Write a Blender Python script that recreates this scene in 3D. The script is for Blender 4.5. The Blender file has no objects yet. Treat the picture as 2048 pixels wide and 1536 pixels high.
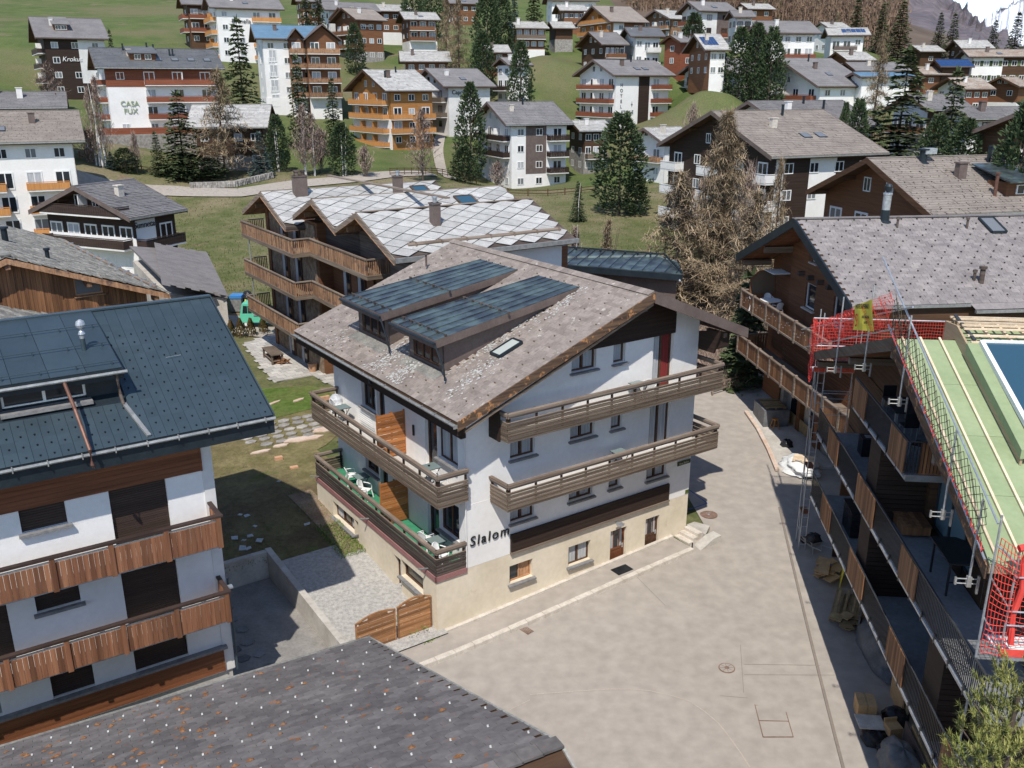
import bpy, bmesh, math, random
import numpy as np
from math import sin, cos, tan, atan, atan2, radians, degrees, hypot, pi, sqrt, floor
from mathutils import Vector, Matrix
random.seed(7)
C = bpy.context.scene.collection
SC = bpy.context.scene
# ------------------------------------------------------------------ camera, light, exposure
CH = 20.5                                   # camera height over the little square (m)
FPX, HOR = 1815.0, 168.0                    # focal length and horizon row in photo pixels (2048 wide)
PITCH = atan((768 - HOR) / FPX)
cam = bpy.data.cameras.new('camera'); camo = bpy.data.objects.new('camera', cam); C.objects.link(camo)
camo.location = (0, 0, CH); camo.rotation_euler = (pi / 2 - PITCH, 0, 0)
cam.lens = FPX / 2048 * 36; cam.sensor_width = 36; cam.clip_start = 0.5; cam.clip_end = 20000
SC.camera = camo
LDIR = Vector((0.103, 0.678, -1.0)).normalized()     # direction sunlight travels
w = bpy.data.worlds.new('World'); SC.world = w; w.use_nodes = True
nt = w.node_tree; nt.nodes.clear()
sk = nt.nodes.new('ShaderNodeTexSky'); sk.sky_type = 'NISHITA'; sk.sun_disc = False
sk.sun_elevation = math.asin(-LDIR.z); sk.sun_rotation = atan2(-LDIR.x, -LDIR.y)
sk.altitude = 1800; sk.air_density = 1.0; sk.dust_density = 0.6; sk.ozone_density = 1.0
bg = nt.nodes.new('ShaderNodeBackground'); bg.inputs[1].default_value = 0.14
wo = nt.nodes.new('ShaderNodeOutputWorld'); nt.links.new(sk.outputs[0], bg.inputs[0]); nt.links.new(bg.outputs[0], wo.inputs[0])
sl = bpy.data.lights.new('sun', 'SUN'); sl.energy = 3.5; sl.angle = radians(0.55); sl.color = (1.0, 0.945, 0.86)
so = bpy.data.objects.new('sun', sl); C.objects.link(so); so.rotation_euler = LDIR.to_track_quat('-Z', 'Y').to_euler(); so.location = (0, 0, 80)
SC.view_settings.view_transform = 'Standard'; SC.view_settings.look = 'None'
SC.view_settings.exposure = 0.52; SC.view_settings.gamma = 1.0; SC.view_settings.use_curve_mapping = False

def ray(px, py):
    dx, dy = px - 1024, 768 - py
    return Vector((dx, FPX * cos(PITCH) + dy * sin(PITCH), -FPX * sin(PITCH) + dy * cos(PITCH)))
def gp(px, py, z=0.0):                      # the place at height z that lies in this direction
    r = ray(px, py); t = (z - CH) / r.z
    return Vector((r.x * t, r.y * t, z))
def dp(px, py, D):                          # the place at ground distance D in this direction
    r = ray(px, py); t = D / hypot(r.x, r.y)
    return Vector((r.x * t, r.y * t, CH + r.z * t))
def azd(a): a = radians(a); return Vector((sin(a), cos(a), 0))

# ------------------------------------------------------------------ materials
MATS = {}
def mk(name, c1, c2=None, rough=.8, sc=2.0, grain=None, island=0.0, bump=0.0, bsc=None, metal=0.0, spec=.3, spot=None, fine=0.12, stops=(.35, .65)):
    """c1/c2 mixed by noise of scale sc (1/m); grain 'h','v' or 'x' stretches it; island = brightness spread between pieces;
       spot=(colour, scale, threshold[, softness]) adds stains or lichen"""
    if name in MATS: return MATS[name]
    m = bpy.data.materials.new(name); m.use_nodes = True; t = m.node_tree; N = t.nodes; Lk = t.links
    b = N['Principled BSDF']; b.inputs['Roughness'].default_value = rough; b.inputs['Metallic'].default_value = metal
    b.inputs['Specular IOR Level'].default_value = spec
    if c2 is None: c2 = tuple(x * .8 for x in c1)
    geo = N.new('ShaderNodeNewGeometry'); mp = N.new('ShaderNodeMapping'); Lk.new(geo.outputs['Position'], mp.inputs[0])
    s = {None: (1, 1, 1), 'h': (.12, .12, 3), 'v': (2.6, 2.6, .1), 'f': (.3, .3, .3)}[grain if grain in ('h', 'v', 'f') else None]
    mp.inputs['Scale'].default_value = s
    no = N.new('ShaderNodeTexNoise'); no.inputs['Scale'].default_value = sc; no.inputs['Detail'].default_value = 6; no.inputs['Roughness'].default_value = .6
    Lk.new(mp.outputs[0], no.inputs[0])
    cr = N.new('ShaderNodeValToRGB'); cr.color_ramp.elements[0].position = stops[0]; cr.color_ramp.elements[1].position = stops[1]
    cr.color_ramp.elements[0].color = (*c1, 1); cr.color_ramp.elements[1].color = (*c2, 1)
    Lk.new(no.outputs[0], cr.inputs[0]); col = cr.outputs[0]
    if spot:
        sp = N.new('ShaderNodeTexNoise'); sp.inputs['Scale'].default_value = spot[1]; sp.inputs['Detail'].default_value = 5; sp.inputs['Roughness'].default_value = .65
        Lk.new(geo.outputs['Position'], sp.inputs[0])
        mr = N.new('ShaderNodeMapRange'); sf = spot[3] if len(spot) > 3 else .04
        mr.inputs[1].default_value = spot[2]; mr.inputs[2].default_value = spot[2] + sf; Lk.new(sp.outputs[0], mr.inputs[0])
        mx = N.new('ShaderNodeMix'); mx.data_type = 'RGBA'; Lk.new(mr.outputs[0], mx.inputs[0]); Lk.new(col, mx.inputs[6]); mx.inputs[7].default_value = (*spot[0], 1); col = mx.outputs[2]
    fac = None
    if island:
        oi = N.new('ShaderNodeObjectInfo'); ad = N.new('ShaderNodeMath'); Lk.new(geo.outputs['Random Per Island'], ad.inputs[0]); Lk.new(oi.outputs['Random'], ad.inputs[1])
        fr = N.new('ShaderNodeMath'); fr.operation = 'FRACT'; Lk.new(ad.outputs[0], fr.inputs[0])
        mr = N.new('ShaderNodeMapRange'); mr.inputs[3].default_value = 1 - island; mr.inputs[4].default_value = 1 + island; Lk.new(fr.outputs[0], mr.inputs[0]); fac = mr.outputs[0]
    if fine:
        n2 = N.new('ShaderNodeTexNoise'); n2.inputs['Scale'].default_value = sc * 9; n2.inputs['Detail'].default_value = 3; Lk.new(mp.outputs[0], n2.inputs[0])
        m2 = N.new('ShaderNodeMapRange'); m2.inputs[1].default_value = .3; m2.inputs[2].default_value = .7; m2.inputs[3].default_value = 1 - fine; m2.inputs[4].default_value = 1 + fine; Lk.new(n2.outputs[0], m2.inputs[0])
        if fac is None: fac = m2.outputs[0]
        else:
            mu = N.new('ShaderNodeMath'); mu.operation = 'MULTIPLY'; Lk.new(fac, mu.inputs[0]); Lk.new(m2.outputs[0], mu.inputs[1]); fac = mu.outputs[0]
    if fac is not None:
        vm = N.new('ShaderNodeVectorMath'); vm.operation = 'SCALE'; Lk.new(col, vm.inputs[0]); Lk.new(fac, vm.inputs[3]); col = vm.outputs[0]
    Lk.new(col, b.inputs['Base Color'])
    if bump:
        bn = N.new('ShaderNodeTexNoise'); bn.inputs['Scale'].default_value = bsc or sc * 8; bn.inputs['Detail'].default_value = 4; Lk.new(mp.outputs[0], bn.inputs[0])
        bu = N.new('ShaderNodeBump'); bu.inputs['Strength'].default_value = bump; bu.inputs['Distance'].default_value = .05; Lk.new(bn.outputs[0], bu.inputs['Height']); Lk.new(bu.outputs[0], b.inputs['Normal'])
    MATS[name] = m; return m
def glass(name, col=(.02, .025, .03), rough=.08):
    """window pane seen from outside: dark room behind a reflecting sheet"""
    if name in MATS: return MATS[name]
    m = bpy.data.materials.new(name); m.use_nodes = True; b = m.node_tree.nodes['Principled BSDF']
    b.inputs['Base Color'].default_value = (*col, 1); b.inputs['Roughness'].default_value = rough; b.inputs['Specular IOR Level'].default_value = .6
    MATS[name] = m; return m
M = {}
M['white'] = mk('white_render', (.72, .70, .67), (.78, .765, .74), sc=.6, rough=.9, fine=.03, bump=.15, bsc=30)
M['white2'] = mk('old_white_render', (.60, .585, .56), (.72, .70, .67), sc=.35, rough=.9, fine=.05)
M['cream'] = mk('cream_render', (.60, .52, .39), (.69, .61, .48), sc=.5, rough=.9, fine=.05, grain=None, bump=.2, bsc=40, spot=((.45, .38, .26), .9, .66, .12))
M['grey_render'] = mk('grey_render', (.36, .35, .31), (.42, .40, .36), sc=.8, rough=.9)
M['brown_panel'] = mk('dark_brown_board', (.028, .018, .014), (.045, .028, .021), sc=3, grain='h', rough=.7, spec=.2)
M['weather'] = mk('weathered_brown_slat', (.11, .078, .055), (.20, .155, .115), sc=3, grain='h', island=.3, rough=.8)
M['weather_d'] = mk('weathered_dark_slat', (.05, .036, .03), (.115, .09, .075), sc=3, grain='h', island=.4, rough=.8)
M['rail'] = mk('weathered_rail', (.14, .10, .075), (.27, .215, .17), sc=3, grain='h', rough=.8)
M['rail_d'] = mk('dark_stained_rail', (.035, .022, .018), (.06, .038, .03), sc=4, grain='h', rough=.6)
M['orangewood'] = mk('orange_stained_wood', (.30, .105, .03), (.42, .17, .055), sc=3, grain='h', island=.25, rough=.6)
M['fence'] = mk('honey_fence_wood', (.22, .10, .04), (.36, .18, .08), sc=3, grain='h', island=.3, rough=.75, spot=((.5, .36, .22), 9, .64, .05))
M['redboard'] = mk('red_brown_board', (.15, .06, .03), (.27, .125, .065), sc=2, grain='v', island=.35, rough=.75, spot=((.34, .19, .11), 7, .68, .08))
M['redplank'] = mk('red_brown_plank', (.13, .045, .02), (.21, .08, .035), sc=3, grain='h', island=.2, rough=.6)
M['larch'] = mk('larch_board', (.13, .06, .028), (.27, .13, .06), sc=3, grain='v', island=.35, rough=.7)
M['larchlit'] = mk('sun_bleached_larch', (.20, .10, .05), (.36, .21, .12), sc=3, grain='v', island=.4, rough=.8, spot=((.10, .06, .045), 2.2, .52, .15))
M['darkwood'] = mk('dark_chalet_wood', (.055, .028, .015), (.095, .05, .026), sc=3, grain='h', island=.2, rough=.75)
M['midwood'] = mk('brown_chalet_wood', (.14, .06, .028), (.20, .09, .042), sc=3, grain='h', island=.2, rough=.75)
M['honeywood'] = mk('honey_chalet_wood', (.33, .145, .04), (.44, .205, .065), sc=3, grain='h', island=.15, rough=.7)
M['honeybalc'] = mk('honey_balcony_board', (.46, .20, .06), (.58, .27, .09), sc=3, grain='v', island=.12, rough=.7)
M['redwood'] = mk('red_chalet_wood', (.17, .05, .025), (.24, .08, .04), sc=3, grain='h', island=.15, rough=.7)
M['fascia'] = mk('brown_sheet_fascia', (.115, .085, .075), (.15, .115, .10), sc=1.5, rough=.6)
M['fascia_w'] = mk('worn_timber_fascia', (.05, .032, .024), (.16, .095, .055), sc=4, grain='h', rough=.8, spot=((.42, .20, .08), 3.5, .57, .06))
M['gutter'] = mk('zinc_gutter', (.28, .28, .27), (.42, .42, .40), sc=4, rough=.45, metal=.5)
M['copper_pipe'] = mk('weathered_copper_pipe', (.11, .055, .04), (.18, .09, .065), sc=5, rough=.5, metal=.3)
M['steel'] = mk('galvanised_steel', (.36, .38, .40), (.52, .54, .56), sc=6, rough=.4, metal=.6)
M['black_steel'] = mk('black_painted_steel', (.012, .014, .017), (.02, .022, .026), sc=6, rough=.4)
M['window'] = glass('window_pane')
M['window_l'] = glass('window_pane_with_blind', (.16, .17, .18), .15)
M['curtain'] = mk('net_curtain', (.30, .31, .32), (.48, .49, .50), sc=7, grain='v', rough=.7, spec=.5)
M['curtain_red'] = mk('red_curtain', (.15, .02, .018), (.24, .03, .028), sc=6, grain='v', rough=.8)
M['frame_b'] = mk('brown_window_frame', (.07, .035, .02), (.12, .06, .035), sc=6, rough=.6)
M['frame_o'] = mk('light_wood_frame', (.38, .20, .10), (.48, .27, .15), sc=6, rough=.6)
M['frame_w'] = mk('white_window_frame', (.70, .70, .68), (.76, .76, .74), sc=4, rough=.6)
M['frame_g'] = mk('anthracite_frame', (.03, .034, .038), (.045, .05, .055), sc=4, rough=.5)
M['sill'] = mk('slate_sill', (.16, .155, .155), (.24, .235, .23), sc=6, rough=.7)
M['concrete'] = mk('concrete', (.36, .33, .29), (.50, .47, .42), sc=.9, rough=.9, bump=.2, bsc=25, fine=.08, spot=((.25, .23, .2), 1.5, .62, .15))
M['asphalt'] = mk('pale_worn_asphalt', (.335, .298, .258), (.35, .312, .272), sc=.22, rough=.95, bump=.25, bsc=60, fine=.11, spot=((.318, .28, .243), .35, .58, .25))
M['kerb'] = mk('kerb_stone', (.46, .41, .35), (.60, .55, .48), sc=3, rough=.9, fine=.12)
M['gravel'] = mk('pale_gravel', (.30, .29, .27), (.46, .44, .41), sc=7, rough=.95, bump=.6, bsc=40, fine=.3)
M['green_mat'] = mk('green_outdoor_carpet', (.035, .19, .10), (.045, .24, .13), sc=2.5, rough=.95)
M['balc_floor'] = mk('pale_balcony_floor', (.42, .40, .37), (.50, .48, .45), sc=1, rough=.9)
M['pink'] = mk('dusky_pink_paint', (.26, .125, .115), (.30, .15, .14), sc=2, rough=.7)
M['plastic'] = mk('white_plastic', (.75, .75, .74), (.80, .80, .79), sc=2, rough=.4, fine=0)
M['tglass'] = glass('greenish_table_glass', (.18, .23, .22), .1)
M['tile_s'] = mk('old_fibre_cement_shingle', (.205, .17, .148), (.265, .225, .197), sc=1.2, island=.17, rough=.9, spot=((.44, .41, .37), 3.2, .63, .05), bump=.15)
M['tile_f'] = mk('dark_mossy_tile', (.112, .10, .096), (.155, .14, .132), sc=.8, island=.2, rough=.9, spot=((.26, .11, .045), 2.6, .635, .04), fine=.15)
M['tile_k'] = mk('grey_brown_tile', (.19, .17, .168), (.25, .225, .215), sc=1.0, island=.16, rough=.9)
M['metal_tile'] = mk('blue_grey_metal_shingle', (.036, .056, .070), (.044, .066, .081), sc=.7, island=.09, rough=.42, spec=.5, fine=.04, metal=.2)
M['metal_dark'] = mk('dark_blue_metal', (.012, .018, .024), (.02, .028, .035), sc=1.5, rough=.45)
M['patina'] = mk('patinated_copper_sheet', (.05, .06, .068), (.13, .175, .165), sc=1.1, grain=None, rough=.35, metal=.45, spec=.5, fine=.08, stops=(.42, .64))
M['slab_w'] = mk('pale_stone_slab', (.34, .335, .32), (.43, .425, .41), sc=2, island=.16, rough=.85, fine=.16, bump=.2)
M['slab_g'] = mk('lichened_stone_slab', (.17, .165, .15), (.31, .295, .26), sc=1.5, island=.3, rough=.9, fine=.2, bump=.3)
M['roof_g'] = mk('grey_roof_sheet', (.165, .15, .145), (.215, .198, .19), sc=.9, rough=.9, fine=.12, bump=.2, bsc=6)
M['roof_far'] = mk('grey_slate_roof', (.155, .147, .15), (.20, .19, .188), sc=.5, rough=.85, fine=.14, island=.08)
M['roof_brn'] = mk('brown_grey_roof', (.21, .18, .158), (.26, .225, .195), sc=.5, rough=.85, fine=.14, island=.08)
M['roof_slab'] = mk('pale_slab_roof', (.33, .32, .305), (.45, .44, .42), sc=1.4, rough=.85, fine=.2, island=.12)
M['roof_rust'] = mk('rusty_slab_roof', (.28, .21, .165), (.37, .33, .29), sc=.35, rough=.85, fine=.2, island=.12)
M['roof_dark'] = mk('anthracite_roof', (.095, .10, .108), (.125, .13, .138), sc=.5, rough=.7, fine=.08)
M['roof_blue'] = mk('blue_metal_roof', (.12, .21, .30), (.15, .25, .34), sc=.7, rough=.45, metal=.2)
M['stone'] = mk('brown_wall_stone', (.17, .115, .075), (.36, .27, .19), sc=3, island=.4, rough=.9, fine=.2)
M['stone_g'] = mk('grey_wall_stone', (.22, .20, .18), (.38, .36, .33), sc=2.5, island=.25, rough=.9, fine=.2)
M['patio'] = mk('pale_quartzite_slab', (.36, .35, .32), (.46, .43, .39), sc=1.5, island=.2, rough=.85)
M['pinkstone'] = mk('pink_stone_slab', (.50, .36, .27), (.60, .50, .42), sc=2, rough=.85)
M['greenboard'] = mk('green_roof_board', (.24, .30, .165), (.29, .35, .20), sc=.8, rough=.9, fine=.05)
M['rawwood'] = mk('raw_spruce', (.60, .46, .31), (.72, .58, .42), sc=4, island=.15, rough=.7)
M['ply'] = mk('plywood', (.36, .26, .165), (.45, .34, .225), sc=2, grain='h', rough=.8)
M['net'] = mk('red_safety_net', (.62, .05, .04), (.72, .08, .06), sc=4, rough=.7, fine=0)
M['cord'] = mk('dark_net_cord', (.05, .045, .035), (.08, .07, .05), sc=4, rough=.8, fine=0)
M['yellow'] = mk('yellow_banner', (.72, .58, .06), (.78, .64, .08), sc=2, rough=.6, fine=0)
M['ink'] = mk('black_ink', (.015, .015, .015), (.02, .02, .02), rough=.6, fine=0)
M['redink'] = mk('red_ink', (.5, .03, .02), (.55, .04, .02), rough=.6, fine=0)
M['bark'] = mk('bark', (.075, .055, .042), (.13, .10, .08), sc=6, rough=.95)
M['birchbark'] = mk('birch_bark', (.55, .52, .48), (.70, .68, .64), sc=4, rough=.85, spot=((.08, .07, .06), 5, .64))
M['spruce'] = mk('spruce_needles', (.045, .068, .028), (.10, .12, .05), sc=.9, island=.35, rough=.8, fine=.2)
M['pine'] = mk('stone_pine_needles', (.04, .066, .03), (.085, .115, .05), sc=.8, island=.4, rough=.8, fine=.2)
M['pinelight'] = mk('young_pine_needles', (.17, .19, .045), (.32, .31, .10), sc=1.2, island=.4, rough=.8)
M['bluespruce'] = mk('blue_spruce_needles', (.06, .10, .09), (.12, .16, .145), sc=1.2, island=.35, rough=.8)
M['larchtwig'] = mk('bare_larch_twigs', (.22, .165, .105), (.37, .285, .185), sc=.6, island=.35, rough=.95)
M['twig'] = mk('bare_reddish_twigs', (.24, .17, .14), (.40, .31, .255), sc=.7, island=.3, rough=.95)
M['thuja'] = mk('thuja_foliage', (.05, .06, .012), (.17, .10, .035), sc=3, island=.35, rough=.9)
M['truckgreen'] = mk('mint_green_paint', (.11, .50, .33), (.13, .54, .36), rough=.35, fine=0, spec=.5)
M['tyre'] = mk('tyre_rubber', (.02, .02, .02), (.035, .035, .035), rough=.8)
M['card'] = mk('cardboard', (.42, .27, .13), (.50, .33, .17), sc=2, rough=.85)
M['tarp'] = mk('grey_tarpaulin', (.10, .105, .11), (.17, .175, .18), sc=1.5, rough=.55, bump=.8, bsc=2.5)
M['tarpw'] = mk('white_tarpaulin', (.62, .62, .60), (.72, .72, .70), sc=1.5, rough=.5, bump=.8, bsc=3)
M['blackbag'] = mk('black_plastic_bag', (.012, .012, .014), (.03, .03, .034), sc=4, rough=.25, bump=.9, bsc=8)
M['blue'] = mk('blue_plastic', (.05, .20, .48), (.06, .24, .54), rough=.4, fine=0)
M['rust'] = mk('rusty_iron', (.16, .10, .075), (.24, .16, .12), sc=8, rough=.8)
M['terracotta'] = mk('terracotta', (.42, .24, .14), (.52, .31, .19), sc=5, rough=.85)
M['solar'] = mk('solar_cell', (.015, .04, .12), (.02, .055, .16), sc=2, rough=.15, spec=.6, fine=0)
M['snow'] = mk('snow', (.74, .76, .80), (.82, .84, .88), sc=.004, rough=.8, spot=((.20, .20, .23), .006, .60, .06), fine=0)
M['forestfloor'] = mk('forest_slope', (.085, .062, .045), (.14, .10, .072), sc=.03, rough=.95)
M['mountain'] = mk('wooded_mountainside', (.10, .085, .095), (.15, .125, .13), sc=.01, rough=.95, fine=.3)

# ------------------------------------------------------------------ mesh building
class MB:
    def __init__(s): s.v = []; s.f = []; s.m = []
    def add(s, vs, fs, m=0):
        o = len(s.v); s.v.extend([tuple(v) for v in vs]); s.f.extend([tuple(i + o for i in f) for f in fs]); s.m.extend([m] * len(fs)); return s
    def box(s, x0, x1, y0, y1, z0, z1, m=0):
        x0, x1 = min(x0, x1), max(x0, x1); y0, y1 = min(y0, y1), max(y0, y1); z0, z1 = min(z0, z1), max(z0, z1)
        return s.add([(x0, y0, z0), (x1, y0, z0), (x1, y1, z0), (x0, y1, z0), (x0, y0, z1), (x1, y0, z1), (x1, y1, z1), (x0, y1, z1)],
              [(0, 3, 2, 1), (4, 5, 6, 7), (0, 1, 5, 4), (1, 2, 6, 5), (2, 3, 7, 6), (3, 0, 4, 7)], m)
    def beam(s, p, q, w, h, m=0, up=(0, 0, 1)):
        Mx = beamM(p, q, w, h, up); return s.add([Mx @ Vector(v) for v in UB], UF, m)
    def quad(s, a, b, c, d, m=0): return s.add([a, b, c, d], [(0, 1, 2, 3)], m)
    def poly(s, pts, ext, m=0):             # polygon extruded by a vector
        n = len(pts); e = Vector(ext); A = [Vector(p) for p in pts]; B = [p + e for p in A]
        fs = [tuple(range(n))[::-1], tuple(range(n, 2 * n))] + [(i, (i + 1) % n, n + (i + 1) % n, n + i) for i in range(n)]
        return s.add(A + B, fs, m)
    def tube(s, pts, r, n=6, m=0, r2=None):
        P = [Vector(p) for p in pts]; k = len(P); vs = []
        for i, p in enumerate(P):
            d = (P[min(i + 1, k - 1)] - P[max(i - 1, 0)]).normalized()
            a = d.cross(Vector((0, 0, 1)))
            if a.length < .05: a = d.cross(Vector((1, 0, 0)))
            a.normalize(); b = d.cross(a); rr = r if r2 is None else r + (r2 - r) * i / (k - 1)
            for j in range(n): t = 2 * pi * j / n; vs.append(p + a * (rr * cos(t)) + b * (rr * sin(t)))
        fs = [(i * n + j, i * n + (j + 1) % n, (i + 1) * n + (j + 1) % n, (i + 1) * n + j) for i in range(k - 1) for j in range(n)]
        fs += [tuple(range(n))[::-1], tuple(range((k - 1) * n, k * n))]
        return s.add(vs, fs, m)
    def lathe(s, c, prof, n=12, m=0):       # prof: (radius, z) pairs round a vertical axis at c
        c = Vector(c); vs = [c + Vector((r * cos(2 * pi * j / n), r * sin(2 * pi * j / n), z)) for r, z in prof for j in range(n)]
        k = len(prof); fs = [(i * n + j, i * n + (j + 1) % n, (i + 1) * n + (j + 1) % n, (i + 1) * n + j) for i in range(k - 1) for j in range(n)]
        fs += [tuple(range(n))[::-1], tuple(range((k - 1) * n, k * n))]
        return s.add(vs, fs, m)
    def wall(s, O, X, L, clips, holes, depth=.18, inward=(0, 0, 0), z0=0, z1=3, m=0, mr=None):
        """upright wall face from O along unit X, heights z0..z1, rectangular holes (x0,x1,z0,z1) with reveals;
           clips: (a,b,c) keeps a*x+b*z<=c"""
        O = Vector(O); X = Vector(X); I = Vector(inward) * depth; mr = m if mr is None else mr
        xs = sorted({0.0, L, *[h[0] for h in holes], *[h[1] for h in holes]}); zs = sorted({z0, z1, *[h[2] for h in holes], *[h[3] for h in holes]})
        pt = lambda x, z, k=0: O + X * x + Vector((0, 0, z)) + I * k
        for i in range(len(xs) - 1):
            for j in range(len(zs) - 1):
                xm, zm = (xs[i] + xs[i + 1]) / 2, (zs[j] + zs[j + 1]) / 2
                if any(h[0] < xm < h[1] and h[2] < zm < h[3] for h in holes): continue
                P = [(xs[i], zs[j]), (xs[i + 1], zs[j]), (xs[i + 1], zs[j + 1]), (xs[i], zs[j + 1])]
                for a, b, c in clips:
                    Q = []
                    for k in range(len(P)):
                        p, q = P[k], P[(k + 1) % len(P)]; dp_, dq = a * p[0] + b * p[1] - c, a * q[0] + b * q[1] - c
                        if dp_ <= 0: Q.append(p)
                        if (dp_ < 0 < dq) or (dq < 0 < dp_): t = dp_ / (dp_ - dq); Q.append((p[0] + (q[0] - p[0]) * t, p[1] + (q[1] - p[1]) * t))
                    P = Q
                    if len(P) < 3: break
                if len(P) >= 3: s.add([pt(*p) for p in P], [tuple(range(len(P)))], m)
        for a, b, c, d in holes:
            for p, q in (((a, c), (b, c)), ((b, c), (b, d)), ((b, d), (a, d)), ((a, d), (a, c))):
                s.quad(pt(*p), pt(*q), pt(*q, 1), pt(*p, 1), mr)
        return s
    def build(s, name, mats, parent=None, smooth=False):
        me = bpy.data.meshes.new(name); me.from_pydata([tuple(v) for v in s.v], [], s.f)
        for m_ in (mats if isinstance(mats, (list, tuple)) else [mats]): me.materials.append(M[m_] if isinstance(m_, str) else m_)
        me.polygons.foreach_set('material_index', s.m)
        if smooth: me.polygons.foreach_set('use_smooth', [True] * len(s.f))
        me.update(); o = bpy.data.objects.new(name, me); C.objects.link(o)
        if parent is not None: o.parent = parent
        return o
UB = [(-.5, -.5, -.5), (.5, -.5, -.5), (.5, .5, -.5), (-.5, .5, -.5), (-.5, -.5, .5), (.5, -.5, .5), (.5, .5, .5), (-.5, .5, .5)]
UF = [(0, 3, 2, 1), (4, 5, 6, 7), (0, 1, 5, 4), (1, 2, 6, 5), (2, 3, 7, 6), (3, 0, 4, 7)]
def beamM(p, q, w, h, up=(0, 0, 1)):
    p = Vector(p); q = Vector(q); d = q - p; L = d.length; x = d / L; u = Vector(up); y = u.cross(x)
    if y.length < 1e-4: y = Vector((0, 1, 0)).cross(x)
    y.normalize(); z = x.cross(y)
    R = Matrix((x, y, z)).transposed().to_4x4(); return Matrix.Translation((p + q) / 2) @ R @ Matrix.Diagonal((L, w, h, 1))
def boxM(x0, x1, y0, y1, z0, z1):
    return Matrix.Translation(((x0 + x1) / 2, (y0 + y1) / 2, (z0 + z1) / 2)) @ Matrix.Diagonal((abs(x1 - x0), abs(y1 - y0), abs(z1 - z0), 1))
def frameM(o, x, y, z=(0, 0, 1)):
    return Matrix.Translation(Vector(o)) @ Matrix((Vector(x), Vector(y), Vector(z))).transposed().to_4x4()
_base = {}
def base_mesh(name, key, mat, mb=None):
    k = (name, key, mat)
    if k not in _base:
        if mb is None: mb = MB(); mb.add(UB, UF)
        me = bpy.data.meshes.new(name); me.from_pydata(mb.v, [], mb.f); me.materials.append(M[mat])
        me.update(); _base[k] = me
    return _base[k]
def world_loc(parent, m):
    p = m.translation
    chain = []
    o = parent
    while o is not None: chain.append(o.matrix_basis); o = o.parent
    for b in chain: p = b @ p
    return p
def pieces(name, mat, parent, mats4, limit=300, key='box', mb=None, kind_rest='stuff'):
    """one object per piece for the `limit` that show largest (nearest), the rest joined into one stuff part"""
    if not mats4: return []
    me = base_mesh(name, key, mat, mb)
    order = sorted(mats4, key=lambda m: (world_loc(parent, m) - Vector((0, 0, CH))).length) if len(mats4) > limit else mats4
    out = []
    for m in order[:limit]:
        o = bpy.data.objects.new(name, me); C.objects.link(o); o.parent = parent; o.matrix_basis = m; out.append(o)
    if len(order) > limit:
        vb = mb.v if mb else UB; fb = mb.f if mb else UF; r = MB()
        for m in order[limit:]: r.add([m @ Vector(v) for v in vb], fb)
        o = r.build(name + '_rest', mat, parent); o['kind'] = 'stuff'; out.append(o)
    return out
def thing(name, label, cat, loc=(0, 0, 0), rz=0, group=None):
    o = bpy.data.objects.new(name, None); C.objects.link(o); o.location = loc; o.rotation_euler = (0, 0, rz); o.empty_display_size = .3
    o['label'] = label; o['category'] = cat
    if group: o['group'] = group
    return o
def tag(o, label, cat, group=None, loc=None):
    o['label'] = label; o['category'] = cat
    if group: o['group'] = group
    return o
def struct(o): o['kind'] = 'structure'; return o
def copy_tree(o, parent=None):
    c = o.copy(); C.objects.link(c)
    if parent is not None: c.parent = parent
    for ch in list(o.children): copy_tree(ch, c)
    return c
def text(name, s, mat, parent, M4, size=1, ext=.02, shear=0, space=1.0):
    cu = bpy.data.curves.new(name, 'FONT'); cu.body = s; cu.size = size; cu.extrude = ext; cu.shear = shear; cu.space_character = space; cu.align_x = 'CENTER'
    ob = bpy.data.objects.new(name, cu); C.objects.link(ob)
    dg = bpy.context.evaluated_depsgraph_get(); me = bpy.data.meshes.new_from_object(ob.evaluated_get(dg)); bpy.data.objects.remove(ob)
    me.name = name; me.materials.clear(); me.materials.append(M[mat]); o = bpy.data.objects.new(name, me); C.objects.link(o); o.parent = parent; o.matrix_basis = M4
    return o
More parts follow.
